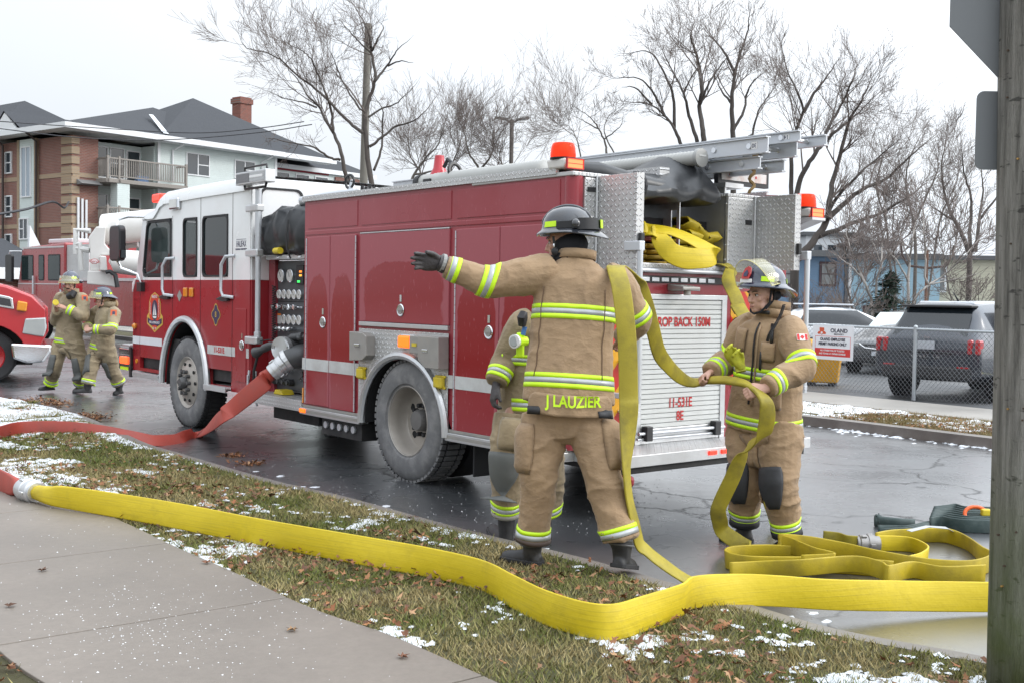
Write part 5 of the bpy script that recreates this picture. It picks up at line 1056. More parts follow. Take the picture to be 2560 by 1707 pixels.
torso_band(P2,.19,.08); torso_band(P2,-.56,.08); arm_band(P2,'L','fore',.22,.075); arm_band(P2,'L','up',.10,.08); arm_band(P2,'R','fore',.22,.07); arm_band(P2,'R','up',.15,.07)
for s in 'LR': leg_band(P2,s,.20,.075)
for s in 'LR': band('cuff_binding', P2['tb'], J2['an'+s]+(J2['kn'+s]-J2['an'+s])*.06, J2['kn'+s]-J2['an'+s], .05, P2['trs'], .2, .10, mats=[black_rub], rows=(0,1))
hc2 = J('r3',800,462,7.63); hB2 = bas((-.86,-.50,-.06))
hs = []
b = MB(); hand_shape(b, J2['wrR']+(J('r3',250,1250,7.72)-J2['wrR'])*.35, J('r3',215,1270,7.70)-J2['wrR'], (.55,-.35,-.75), (-.2,-.6,.75), [1.15,1.2,1.25,1.3], .0, 1.0, .5, 1.12); hs.append(remesh(b,.0045,1))
b = MB(); hand_shape(b, J2['wrL']+(J('r3',760,1400,7.18)-J2['wrL'])*.3, J('r3',700,1400,7.20)-J2['wrL'], (-.25,.75,-.6), (.15,.1,1), [1.15,1.2,1.25,1.3], .0, 1.05, .75, 1.15); hs.append(remesh(b,.0045,1))
body2 = add_body(P2, hc2, hB2, hs, skin2); face_bits(hc2, hB2, 1., body2, M('brown_hair',(.09,.06,.035),.7))
b = MB(); eb(b, tri(hc2,hB2,0,-.045,.02), hB2, .086,.09,.095); mesh_obj('hair', remesh(b,.008,1), M('brown_hair',(.09,.06,.035),.7), P2['root'])
he2 = helmet(tri(hc2,hB2,0,-.022,.060), bas((-.86,-.50,.06)), hel_n, P2['root'], 1.10, (1,1.28), False, True, True)
b = MB(); b.tube([tri(hc2,hB2,.090,-.005,.03), tri(hc2,hB2,.088,.012,-.05), tri(hc2,hB2,.05,.055,-.108), tri(hc2,hB2,0,.07,-.122), tri(hc2,hB2,-.05,.055,-.108), tri(hc2,hB2,-.088,.012,-.05), tri(hc2,hB2,-.09,-.005,.03)], .0075, 6); b.tube([tri(hc2,hB2,-.09,-.03,.03),tri(hc2,hB2,-.088,-.03,-.03),tri(hc2,hB2,-.07,.03,-.09)],.007,6); attach(b.build('chin_strap', nomex, None, smooth=True), he2)
b = MB(); eb(b, tri(hc2,hB2,0,-.06,-.005), hB2, .098,.075,.05); attach(b.build('ear_flap', nomex, None, smooth=True), he2)
col = band('collar', P2['cb'], P2['neck']+P2['u']*.065, P2['u']*1.0+P2['f']*-.12, .11, P2['coat'], .2, .10, off=.014, mats=[tan], rows=(0,.5,1), seg=36)
patch('collar_strap', P2['cb'], P2['neck'], P2['u'], .035,.06, -.35,.45, P2['f'], P2['coat'], black, .026, 2, 6, .25, .11)
pz = lambda z0,z1,a0,a1,m,off=.006,puff=0.,nm='pocket',nz=6,na=8: patch(nm, P2['cb'], P2['pel'], P2['u'], z0,z1,a0,a1,P2['f'],P2['coat'],m,off,nz,na,.4,.2,puff,.0,.006)
pz(-.12,.42,-.03,.03,black,.006,0,'zip_fly',14,2); pz(-.13,.40,.10,.16,tan,.006,0,'storm_flap',14,2); pz(.18,.30,.30,.75,tan,.008,.012); pz(.22,.37,-.95,-.45,tan,.008,.012); pz(-.13,.0,.45,1.0,tan,.008,.022); pz(.30,.42,.60,.66,black,.010,.01,'pen_pocket'); pz(.12,.24,.30,.34,black,.012,.008,'pull_tab')
kp2 = lambda s,a0,a1,z0,z1,off,puff,m,ax,name: patch(name, P2['tb'], P2['J'][ax[0]+s], P2['J'][ax[1]+s]-P2['J'][ax[0]+s], z0, z1, a0, a1, P2['f'], P2['trs'], m, off, 10, 12, .3, .14, puff, .15, .008)
kp2('L',-.75,.75,.30,.56,.008,.012,knee_blk,('hip','kn'),'knee_patch'); kp2('R',-.75,.75,.28,.54,.008,.012,knee_blk,('hip','kn'),'knee_patch'); kp2('L',.75,1.9,.06,.30,.008,.035,tan,('hip','kn'),'pocket'); kp2('R',-1.7,-.7,.06,.30,.008,.03,tan,('hip','kn'),'pocket'); kp2('L',.70,1.2,.02,.10,.012,.012,tan,('kn','an'),'pocket')
boot(J2['anR'],J2['toeR'],0,P2['root'],J2['knR']); boot(J2['anL'],J2['toeL'],0,P2['root'],J2['knL'])
# curly microphone cord, flag patch
cr = spline([J('r3',1020,560,7.50),J('r3',985,660,7.44),J('r3',930,760,7.40),J('r3',880,840,7.38),J('r3',855,915,7.40)],10); b = MB(); pth = []
for i,q in enumerate(cr[:-1]):
    for t in range(5): a = (i*5+t)*1.05; w = Vector(q)+(Vector(cr[i+1])-Vector(q))*t/5; pth.append(w+Vector((math.cos(a)*.009,math.sin(a)*.009,math.sin(a)*.003)))
b.tube(pth, .0035, 5); attach(b.build('microphone_cord', black, None, smooth=True), P2['coat'])
def flat_patch(P, c, n, w, h, mat, nm, parent, lift=.006):
    n = Vector(n).normalized(); hit = P['cb'].ray_cast(c+n*.3, -n, .8); p = (hit[0] if hit[0] is not None else c)+n*lift; nn = hit[1] if hit[0] is not None else n
    if nn.dot(n) < 0: nn = -nn
    nn = (nn+n).normalized(); x = Vector((0,0,1)).cross(nn).normalized(); u = nn.cross(x); return p,x,u,nn
fp,fx,fu,fn = flat_patch(P2, J('r3',1168,875,7.4), (.30,-.95,.05), 0,0,None,'',None)
def quad(nm, m, p, x, u, n, x0,x1,z0,z1, parent, lift=0., th=.003): b = MB(); b.rings([[p+x*a+u*c+n*(lift+d) for a,c in ((x0,z0),(x1,z0),(x1,z1),(x0,z1))] for d in (0,th)]); return attach(b.build(nm, m, None), parent)
flag = quad('flag_patch', white_txt, fp,fx,fu,fn,-.040,.040,-.022,.022,P2['coat'])
for s in (-1,1): quad('flag_bar', M('flag_red',(.62,.03,.03),.6), fp,fx,fu,fn,min(s*.038,s*.020),max(s*.038,s*.020),-.020,.020,flag,.003,.001)
b = MB(); lf = [(0,.018),(.004,.010),(.009,.012),(.008,.005),(.016,.007),(.013,.0),(.015,-.003),(.006,-.008),(.007,-.011),(.001,-.010),(.001,-.018)]; lf = lf+[(-a,c) for a,c in lf[::-1][:-1]]; b.add([fp+fx*a+fu*c+fn*.0045 for a,c in lf],[tuple(range(len(lf)))]); attach(b.build('maple_leaf', M('flag_red',(.62,.03,.03),.6), None), flag)
# spare gloves clipped to the chest
gl = empty('work_gloves', J('r3',540,1040,7.45)); tag(gl, 'pair of yellow green work gloves clipped to the chest of the hose holder', 'gloves'); bpy.context.view_layer.update()
for k,(x,y,a) in enumerate(((500,1000,.2),(570,1050,-.1))):
    b = MB(); hand_shape(b, J('r3',x+20,y+95,7.46-.03*k), J('r3',x-30,y-20,7.44-.03*k)-J('r3',x+20,y+95,7.46-.03*k), (.3,-.9,-.2), (1,0,.3), [.5,.6,.7,.8], .02, .78, .4, 1.45); mesh_obj('glove', remesh(b,.006,2), glove_y, gl)
b = MB(); b.strip([J('r3',580,1120,7.45),J('r3',590,1180,7.44),J('r3',600,1210,7.43)],[(1,0,0)]*3,.07,.03); attach(b.build('glove_gauntlet', glove_y, None), gl)

# ---- 3: the firefighter half hidden behind the pointing one
J3 = dict(pel=J('p',985,1330,7.42), neck=J('p',1010,800,7.46), shR=J('p',850,880,7.40), elR=J('p',745,1090,7.42), wrR=J('p',680,1240,7.34), shL=J('p',1170,890,7.52), elL=J('p',1230,1090,7.55), wrL=J('p',1240,1260,7.50),
 hipR=J('p2',310,250,7.40), hipL=J('p2',520,250,7.52), knR=J('p2',265,610,7.34), knL=J('p2',560,640,7.56), anR=J('p2',255,985,7.46), anL=J('p2',530,985,7.72), toeR=on_ground(1180+150/2.958,950+1100/2.958), toeL=J('p2',470,1080,7.55))
J3['toeL'].z = 0
P3 = figure('firefighter with a chest flashlight mostly hidden behind the pointing firefighter', J3, (-.42,-.9,0), None, tan2, .012, seed=41, slv=(.105,.10,.09,.072), leg=(.13,.115,.105,.10), torso=[(-.22,.235,.165),(-.12,.235,.165),(.25,.225,.16),(.55,.225,.155),(.78,.215,.145),(.90,.17,.12),(.97,.11,.095),(1.05,.085,.085)])
torso_band(P3,-.12,.08); torso_band(P3,.42,.07); arm_band(P3,'R','fore',.30,.075); arm_band(P3,'L','fore',.3,.075)
for s in 'LR': leg_band(P3,s,.18,.075)
patch('knee_patch', P3['tb'], J3['hipR'], J3['knR']-J3['hipR'], .26,.56, -1.2,1.2, P3['f'], P3['trs'], knee_gry, .008, 10, 12, .3, .14, .008, .1, .008)
patch('pocket', P3['tb'], J3['hipR'], J3['knR']-J3['hipR'], .04,.24, -1.9,.2, P3['f'], P3['trs'], tan2, .008, 8, 10, .3, .14, .03, .1, .008)
band('hem_binding', P3['tb'], J3['anR']+(J3['knR']-J3['anR'])*.05, J3['knR']-J3['anR'], .03, P3['trs'], .2, .1, mats=[M('pale_hem',(.36,.34,.30),.8)], rows=(0,1))
hc3 = J('p',1010,640,7.44); hB3 = bas((-.4,-.9,-.05))
b = MB(); hand_shape(b, J3['wrR']-Vector((0,0,.02)), J('p',645,1400,7.30)-J3['wrR'], (.8,.2,-.1), (.3,-.9,0), [.7,.75,.8,.9], .03, 1.1, .5, 1.2); mesh_obj('glove', remesh(b,.006,1), glove_k, P3['root'])
b = MB(); hand_shape(b, J3['wrL']-Vector((0,0,.02)), (0,-.1,-1), (-.8,.2,-.1), (-.3,-.9,0), [.7]*4, .03, 1.1, .5, 1.2); mesh_obj('glove', remesh(b,.007,1), glove_k, P3['root'])
body3 = add_body(P3, hc3, hB3, [], skin, vox=.008); helmet(tri(hc3,hB3,0,-.01,.058), hB3, hel_k, P3['root'], 1.0)
boot(J3['anR'],J3['toeR'],0,P3['root'],J3['knR']); boot(J3['anL'],J3['toeL'],0,P3['root'],J3['knL'])
fl3 = empty('flashlight', J('p',815,975,7.17)); tag(fl3, 'lime chest flashlight with round lens on the hidden firefighter', 'flashlight'); bpy.context.view_layer.update()
b = MB(); c3 = J('p',828,975,7.20); b.tube([c3+Vector((.05,.03,0)), c3, J('p',808,975,7.16)],[.028,.034,.040],16); attach(b.build('barrel', lime, None, smooth=True), fl3)
b = MB(); b.tube([J('p',808,975,7.158),J('p',797,976,7.145)],[.043,.043],20); attach(b.build('bezel', white_txt, None, smooth=True), fl3); b = MB(); b.tube([J('p',798,976,7.147),J('p',795,976,7.141)],[.034,.030],16); attach(b.build('lens', M('flash_lens',(.42,.44,.43),.1,.6), None, smooth=True), fl3)
b = MB(); b.obox(J('p',838,1000,7.21),(.05,.04,.16)); attach(b.build('handle', lime, None, bevel=.012), fl3)
ra = empty('radio_microphone', J('p',860,830,7.18)); tag(ra, 'black radio microphone clipped at the hidden firefighter’s shoulder', 'radio'); bpy.context.view_layer.update(); b = MB(); b.tube([J('p',850,870,7.2),J('p',852,820,7.18),J('p',862,785,7.19)],[.026,.034,.024],12); attach(b.build('casing', black, None, smooth=True), ra)
b = MB(); b.strip([J('p',868,880,7.2),J('p',855,935,7.19)],[(1,0,0)]*2,.03,.006); attach(b.build('strap', M('blue_strap',(.05,.15,.4),.6), None), ra)

# ---- 4 and 5: the two walking along the road
def walker(label, J_, f, hdir, cloth, seed, hc, hvis, sk, mous, brow, hk=1., **kw):
    P = figure(label, J_, f, None, cloth, .017, seed=seed, wr=.014, **kw)
    hB = bas(hdir); torso_band(P,-.18,.08)
    for s in 'LR': leg_band(P,s,.18,.085,.22)
    hs = []
    for s,sg in (('L',1),('R',-1)):
        b = MB(); d = J_['ha'+s]-J_['wr'+s]; hand_shape(b, J_['wr'+s]+d*.2, d, (0,.6,-.8), (0,0,1), [.9,.95,1.,1.], .0, 1., .5, 1.1); hs.append(remesh(b,.007,1))
    bo = add_body(P, hc, hB, hs, sk, hk, .007); face_bits(hc, hB, hk, bo, brow, mous, False); helmet(tri(hc,hB,0,-.014,.060), bas((hdir[0],hdir[1],-.04)), hel_n, P['root'], 1.06*hk, (1,hvis), False, True, False)
    for s in 'LR': boot(J_['an'+s],J_['toe'+s],J_['up'+s],P['root'],J_['kn'+s])
    b = MB(); b.tube([tri(hc,hB,.088,.0,.03),tri(hc,hB,.082,.02,-.05),tri(hc,hB,.0,.06,-.125),tri(hc,hB,-.082,.02,-.05),tri(hc,hB,-.088,.0,.03)],.009,6); attach(b.build('chin_strap', nomex, None), P['root'])
    band('collar', P['cb'], P['neck']+P['u']*.05, P['u'], .09, P['coat'], .2, .1, off=.016, mats=[cloth], rows=(0,1), seg=28)
    return P, hB
red_lin = M('red_coat_lining', (.5,.03,.03), .7)
J4 = dict(pel=J('w8',670,760,18.05), neck=J('w8',695,375,18.05), shR=J('w8',585,435,18.2), elR=J('w8',545,640,18.15), wrR=J('w8',555,540,17.85), shL=J('w8',810,440,17.9), elL=J('w8',815,590,17.72), wrL=J('w8',655,520,17.70), haR=J('w8',550,475,17.75), haL=J('w8',560,480,17.72),
 hipR=J('w8',610,840,18.12), hipL=J('w8',745,840,17.95), knR=J('w8',545,1065,18.0), knL=J('w8',785,1075,17.95), anR=J('w8',495,1255,18.15), anL=J('w8',790,1270,18.2), toeR=J('w8',385,1300,18.0), toeL=J('w8',720,1330,18.2), upR=.0, upL=.08)
J4['toeR'].z = .05; J4['toeL'].z = 0.
P4,hB4 = walker('mustached firefighter walking left and looking at something in his hands', J4, (-.62,-.78,0), (-.18,-.96,-.18), tan3, 61, J('w8',690,275,17.95), .28, skin, True, hair_d, slv=(.10,.094,.088,.074), leg=(.125,.108,.102,.105), torso=[(-.30,.225,.165),(-.2,.225,.165),(.2,.215,.155),(.55,.22,.15),(.78,.215,.14),(.9,.175,.12),(.97,.115,.1),(1.06,.09,.09)])
arm_band(P4,'L','fore',.22,.085,.2); patch('knee_patch', P4['tb'], J4['hipR'], J4['knR']-J4['hipR'], .25,.60,-.9,.9,P4['f'],P4['trs'],knee_gry,.008,8,10,.3,.14,.01,.1); patch('knee_patch', P4['tb'], J4['hipL'], J4['knL']-J4['hipL'], .25,.60,-.9,.9,P4['f'],P4['trs'],knee_gry,.008,8,10,.3,.14,.01,.1)
patch('pocket', P4['tb'], J4['hipL'], J4['knL']-J4['hipL'], .06,.26,.3,1.7,P4['f'],P4['trs'],tan3,.01,8,10,.3,.14,.035,.1); patch('coat_lining', P4['cb'], P4['pel'], P4['u'], .62,.86,.05,.22,P4['f'],P4['coat'],red_lin,.008,6,3,.4,.2)
b = MB(); b.tube([J('w8',668,400,17.85),J('w8',710,385,17.82),J('w8',730,350,17.85)],[.05,.06,.05],12); attach(b.build('breathing_mask', black, None, smooth=True), P4['root'])
for c_,P_,d_ in (((840,415),P4,17.7),):
    fp4,x4,u4,n4 = flat_patch(P_, J('w8',*c_,d_), (.45,-.9,0),0,0,None,'',None); q4 = quad('shoulder_patch', M('patch_orange',(.62,.12,.04),.6), fp4,x4,u4,n4,-.045,.045,-.05,.05,P_['coat']); quad('patch_centre', navy, fp4,x4,u4,n4,-.02,.02,-.025,.025,q4,.003,.002)
th = empty('yellow_gauge', J('w8',548,460,17.66)); tag(th, 'small yellow device held in the hands of the mustached firefighter', 'device'); bpy.context.view_layer.update(); b = MB(); b.tube([J('w8',548,462,17.68),J('w8',545,455,17.62)],[.045,.045],14); attach(b.build('dial', yellow_pl, None), th)
J5 = dict(pel=J('w8',1010,830,17.85), neck=J('w8',1055,500,17.85), shR=J('w8',930,560,18.0), elR=J('w8',870,700,18.0), wrR=J('w8',850,690,17.75), shL=J('w8',1125,575,17.7), elL=J('w8',1090,720,17.5), wrL=J('w8',915,715,17.5), haR=J('w8',850,715,17.65), haL=J('w8',855,725,17.52),
 hipR=J('w8',945,890,17.95), hipL=J('w8',1060,890,17.75), knR=J('w8',905,1080,17.7), knL=J('w8',1095,1090,17.85), anR=J('w8',860,1265,17.65), anL=J('w8',1170,1265,18.0), toeR=J('w8',715,1330,17.6), toeL=J('w8',1110,1350,17.95), upR=.0, upL=.03)
J5['toeR'].z = .06; J5['toeL'].z = 0.
P5,hB5 = walker('smaller firefighter with a blond ponytail and lowered face shield walking left', J5, (-.80,-.6,0), (-.90,-.42,-.15), tan3, 81, J('w8',1000,430,17.78), .38, skin2, False, hair_b, .95, slv=(.096,.09,.085,.072), leg=(.115,.10,.096,.1), torso=[(-.32,.205,.16),(-.2,.205,.16),(.2,.195,.15),(.55,.2,.145),(.78,.19,.135),(.9,.16,.115),(.97,.105,.095),(1.06,.085,.085)])
arm_band(P5,'L','fore',.22,.08,.2); arm_band(P5,'L','up',.12,.07,.2); torso_band(P5,.30,.07); arm_band(P5,'R','fore',.2,.07,.2)
patch('knee_patch', P5['tb'], J5['hipR'], J5['knR']-J5['hipR'], .22,.52,-.9,.9,P5['f'],P5['trs'],knee_gry,.008,8,10,.3,.14,.01,.1); patch('knee_patch', P5['tb'], J5['hipL'], J5['knL']-J5['hipL'], .22,.52,-.9,.9,P5['f'],P5['trs'],knee_gry,.008,8,10,.3,.14,.01,.1); patch('pocket', P5['tb'], J5['hipL'], J5['knL']-J5['hipL'], .05,.24,.2,1.6,P5['f'],P5['trs'],tan3,.01,8,10,.3,.14,.03,.1)
patch('coat_lining', P5['cb'], P5['pel'], P5['u'], .58,.80,.0,.15,P5['f'],P5['coat'],red_lin,.008,6,3,.4,.2)
fp4,x4,u4,n4 = flat_patch(P5, J('w8',1112,560,17.55), (.25,-.95,0),0,0,None,'',None); q4 = quad('shoulder_patch', M('patch_orange',(.62,.12,.04),.6), fp4,x4,u4,n4,-.045,.045,-.05,.05,P5['coat']); quad('patch_centre', navy, fp4,x4,u4,n4,-.02,.02,-.025,.025,q4,.003,.002)
b = MB(); limb(b, [tri(J('w8',1000,430,17.78),hB5,0,-.08,.0), J('w8',1085,430,17.9), J('w8',1130,460,17.9), J('w8',1150,500,17.88)], [.05,.05,.045,.015]); eb(b, tri(J('w8',1000,430,17.78),hB5,0,-.05,.0), hB5, .082,.075,.08); mesh_obj('hair', remesh(b,.01,1), hair_b, P5['root'])
# ------------------------------------------------------------------ hoses and ladders
CROP.update({'g5':(0,1050,2148/900),'g6':(800,1100,2325/900),'g7':(1660,1200,2352/900),'c2':(0,500,1689/700),'c3':(280,400,1389/620),'c6':(1300,300,2352/850),'c7':(1500,650,1568/600),'c8':(1950,300,1196/610),'q6':(1700,300,2058/420),'q5':(1350,320,3.92),'t1':(560,0,1960/600),'t2':(1400,0,2352/1100),'k5':(2000,740,4.9),'k6':(1960,560,2352/520),'c1':(0,200,2195/700),'k4':(30,540,1990/330)})
def G(c,x,y,z=0.): o = CROP[c]; return on_ground(o[0]+x/o[2], o[1]+y/o[2], z)
def sweep(b, pts, ups, w, th, n=10):
    q = spline([(*p,*u) for p,u in zip(pts,ups)], n); ww = spline([(a,) for a in w], n) if hasattr(w,'__len__') else None; tt = spline([(a,) for a in th], n) if hasattr(th,'__len__') else None
    b.strip([x[:3] for x in q], [x[3:] for x in q], [float(a[0]) for a in ww] if ww else w, [float(a[0]) for a in tt] if tt else th); return q
def coupling(parent, a, b_, r, name='coupling', m=None):
    a,b_ = Vector(a),Vector(b_); d = (b_-a); L = d.length; d.normalize(); b = MB()
    prof = [(0,.82),(.10,.86),(.14,1.0),(.40,1.0),(.42,.93),(.47,.93),(.49,1.03),(.74,1.03),(.76,.9),(.98,.88),(1.,.8)]
    b.tube([a+d*L*t for t,_ in prof], [r*q for _,q in prof], 24); o = attach(b.build(name, m or alu, None, smooth=True, ang=30), parent)
    x = d.cross(Vector((0,0,1))).normalized(); y = d.cross(x)
    for k in range(6):
        t = 2*PI*k/6; b = MB(); b.obox(a+d*L*(.27 if k % 2 else .62)+(x*math.cos(t)+y*math.sin(t))*r*1.03, (L*.22,.02,.02), Matrix((d,x*-math.sin(t)+y*math.cos(t),x*math.cos(t)+y*math.sin(t))).transposed()); attach(b.build('lug', m or alu, None, bevel=.004), o)
    return o
# 1: the wide yellow supply hose across the verge, standing on its edge
sup = empty('supply_hose', G('g5',130,515,.15)); tag(sup, 'wide flat bright yellow hose snaking on its edge across the grass in front', 'hose'); bpy.context.view_layer.update()
bot = [G('g5',205,470,.17),G('g5',290,505,.16),G('g5',400,528,.155),G('g5',780,595,.15),G('g5',1100,655,.15),G('g5',1500,735,.14),G('g6',0,753,.14),G('g6',350,820,.14),G('g6',700,885,.135),G('g6',1040,970,.135),G('g6',1250,1085,.135),G('g6',1450,1190,.135),G('g6',1700,1268,.135),G('g6',1900,1292,.135),G('g6',2100,1232,.135),G('g6',2325,1140,.135),G('g7',200,838,.13),G('g7',480,820,.115),G('g7',760,826,.09),G('g7',1100,848,.06),G('g7',1600,856,.03),G('g7',2065,860,.012),G('g7',2400,862,.008),G('g7',2900,868,.008),G('g7',3600,900,.008)]
W_ = [.10,.13,.155]+[.16]*(len(bot)-3); TH = [.10,.055,.022]+[.013]*(len(bot)-3)
ups = [Vector((.03*math.sin(i*1.7), .16+.16*math.sin(i*1.9+1), 1)).normalized() for i in range(len(bot))]
b = MB(); pts = [p+u*w/2 for p,u,w in zip(bot,ups,W_)]
q = sweep(b, pts, ups, W_, TH, 10); ho = attach(b.build('hose_jacket', hose_y, None, smooth=True, ang=0), sup)
c0 = pts[0]; dr = (pts[0]-pts[1]).normalized(); dr.z = 0; coupling(sup, c0-dr*.03, c0+dr*.205, .083)
# end of the red hose joined to it
rd = empty('red_hose_end', c0+dr*.2); tag(rd, 'short red hose end joined to the yellow hose by a silver coupling', 'hose'); bpy.context.view_layer.update()
b = MB(); e0 = c0+dr*.19; sweep(b, [e0,e0+dr*.10,e0+dr*.25,e0+dr*.8+Vector((0,.15,0)),e0+dr*2.2+Vector((0,.9,0))], [(0,.2,1)]*5, [.10,.12,.15,.17,.18], [.10,.07,.03,.015,.014]); attach(b.build('hose_jacket', hose_r, None, smooth=True, ang=0), rd)
# 2: the red supply hose from the pump
rh = empty('red_supply_hose', TW(2.9,.3,0)); tag(rh, 'flat red hose running from the pump intake down across the road', 'hose'); bpy.context.view_layer.update()
coupling(rh, TW(2.21,.01,.955), TW(2.30,.135,.82), .100)
pr = [TW(2.285,.12,.835),TW(2.335,.19,.77),J('c3',850,1245,11.64),J('c3',760,1318,11.62),J('c3',670,1392,11.66),J('c3',590,1455,11.74),G('c2',1210,1402,.05),G('c2',1100,1440,.03),G('c2',950,1450,.05),G('c2',780,1430,.09),G('c2',600,1405,.13),G('c2',400,1385,.16),G('c2',200,1384,.17),G('c2',80,1394,.17),G('c2',-20,1420,.17),G('c2',-200,1450,.17),G('c2',-500,1440,.17)]
tl_ = TU*1.0
ur = [(-.5,.2,.8),(-.45,.1,.9),(-.5,.1,.85),(-.5,.2,.8),(-.4,.4,.7),(-.2,.8,.5),(0,1,.25),(0,1,.2),(0,.9,.4),(0,.7,.7),(0,.4,.9),(0,.2,1),(0,.15,1),(0,.2,1),(0,.4,1),(0,.3,1),(0,.3,1)]
b = MB(); sweep(b, pr, [Vector(u).normalized() for u in ur], [.13,.165]+[.185]*15, [.12,.07]+[.02]*2+[.014]*13, 8); attach(b.build('hose_jacket', hose_r, None, smooth=True, ang=0), rh)
# 3: the attack line over the shoulder and through the hands
at_ = empty('attack_hose', G('g7',250,700,.02)); tag(at_, 'worn olive yellow hose draped over a shoulder and held between two firefighters', 'hose'); bpy.context.view_layer.update()
pa = [G('g7',420,760,.03),G('g7',180,665,.05),J('p2',1400,1345,6.38),J('p2',1290,1255,6.36),J('p2',1235,1190,6.33),J('p2',1195,1020,6.25),J('p2',1160,850,6.22),J('p2',1143,650,6.20),J('p2',1150,450,6.21),J('p2',1160,200,6.22),J('p',1545,1320,6.235),J('p',1540,1050,6.24),J('p',1520,800,6.25),J('p',1495,620,6.29),J('p',1468,520,6.37),J('p',1462,487,6.47),J('p',1490,500,6.60),J('p',1560,560,6.72),J('c7',262,190,6.86),J('c7',305,310,6.98),J('c7',345,450,7.10),J('c7',385,600,7.25),J('c7',440,680,7.40),J('c7',515,755,7.55),J('c7',600,795,7.68),J('r3',250,1295,7.71),J('r3',450,1292,7.50),J('r3',620,1325,7.30),J('r3',735,1385,7.19),J('r3',830,1480,7.12),J('r4',815,90,7.12),J('r4',805,220,7.14),J('r4',765,340,7.18),J('r4',640,430,7.28),J('r4',565,540,7.32),J('r4',490,720,7.36),J('r4',395,920,7.40),J('r4',355,1030,7.42),J('r4',372,1130,7.46),J('r4',400,1220,7.50),J('r4',520,1310,7.46),G('r4',650,1385,.02),G('g7',560,450,.06)]
X = (1,0,0); uu = [(0,1,.3),(0,1,.4),(.3,.9,.3),(.4,.9,.2),(.5,.85,.1),(.45,.9,0),(.4,.9,0),(.45,.85,0),(.75,.6,0),X,X,X,X,X,X,X,(1,-.2,0),(1,-.3,0),(.8,.5,.1),(.8,.5,.1),(.75,.6,.1),(.7,.5,.4),(.5,.5,.7),(.3,.6,.7),(.1,.8,.5),(0,1,.3),(0,1,.25),(0,1,.2),(.3,.9,.1),(.8,.5,.2),(1,.2,0),(1,.1,0),(.8,.1,.5),(.5,.3,.8),(.9,.2,.4),X,X,(1,.1,-.1),(1,0,.1),(.8,.2,.6),(.3,.2,.9),(0,.3,1),(0,.2,1)]
wA = [.105]*len(pa); tA = [.012]*len(pa)
for i in (25,26,27,28): wA[i] = .072; tA[i] = .034
for i in (24,29): wA[i] = .09; tA[i] = .022
b = MB(); sweep(b, pa, [Vector(u).normalized() for u in uu], wA, tA, 6); attach(b.build('hose_jacket', hose_o, None, smooth=True, ang=0), at_)
# 4: the line hanging from the bed
hh = empty('hanging_hose', TW(-2.16,-1.63,1.92)); tag(hh, 'olive hose hanging down from the hose bed sill beside the roller shutter', 'hose'); bpy.context.view_layer.update()
b = MB(); ph = [TW(-1.5,-1.45,1.935),TW(-2.0,-1.55,1.935),TW(-2.17,-1.62,1.938),TW(-2.23,-1.66,1.90),J('c6',1440,1110,9.15),J('c6',1485,1210,9.0),J('c6',1530,1330,8.85),J('r3',560,560,8.7),J('r3',640,700,8.55),J('r3',700,1000,8.4),Vector((1.85,8.3,.4)),Vector((1.95,8.3,.06))]
sweep(b, ph, [(.2,1,0) if i < 3 else (.85,-.1,-.25) for i in range(len(ph))] if False else [TN*-1]*4+[(.93,0,.2)]*8, .105, .012, 6); attach(b.build('hose_jacket', hose_o, None, smooth=True, ang=0), hh)
# 5: the heap of hose on the road
hp = empty('hose_heap', G('g7',1200,560)); tag(hp, 'loose heap of yellow hose loops on the road behind the foreground hose', 'hose'); bpy.context.view_layer.update()
def loopy(pts, w=.105, th=.013, m=hose_o, lean=.12, n=8, par=None, z=.0):
    P = [G('g7',x,y,zz+z) for x,y,zz in pts]; U_ = [Vector((lean*math.sin(i*2.1),lean*math.cos(i*1.3),1)).normalized() for i in range(len(P))]; b = MB(); sweep(b, [p+u*w/2 for p,u in zip(P,U_)], U_, w, th, n); return attach(b.build('hose_loop', m, None, smooth=True, ang=0), par or hp)
hose_y2 = M('dulled_yellow_hose_jacket', (.46,.345,.012), .55, 0, .15, 6, bump=.12, bs=90, dirt=((.25,.19,.02),.8,5.))
loopy([(1500,640,0),(1150,610,0),(800,604,0),(560,600,0),(430,585,0),(410,560,0),(450,535,0),(620,520,.0),(830,530,0),(1000,560,0)], m=hose_y2)
loopy([(900,600,.02),(1100,585,.04),(980,540,.05),(830,480,.05),(760,462,.05),(790,455,.06),(950,470,.05),(1150,505,.03),(1400,560,.02),(1700,618,.0),(1950,635,.0),(2100,610,0),(2130,570,0),(2060,530,0),(2000,470,0),(1900,425,0),(1800,405,0),(1620,410,0),(1480,420,0),(1380,440,0)], m=hose_y2)
loopy([(430,650,.0),(600,640,.0),(900,625,.03),(1230,600,.03),(1400,640,.03),(1480,670,.02),(1620,640,0),(1800,668,0),(2100,660,0)], m=hose_y2)
loopy([(1390,462,.0),(1500,462,0),(1620,470,0),(1690,505,0),(1715,540,0),(1690,580,0),(1600,600,0)], m=hose_y)
loopy([(1040,430,.0),(1130,440,0),(1200,455,0),(1262,462,.0)], m=hose_o)
ca,cb_ = G('g7',1255,460),G('g7',1405,462); coupling(hp, ca+Vector((0,0,.05)), cb_+Vector((0,0,.05)), .058, m=M('dull_aluminium',(.30,.29,.28),.45,.6))
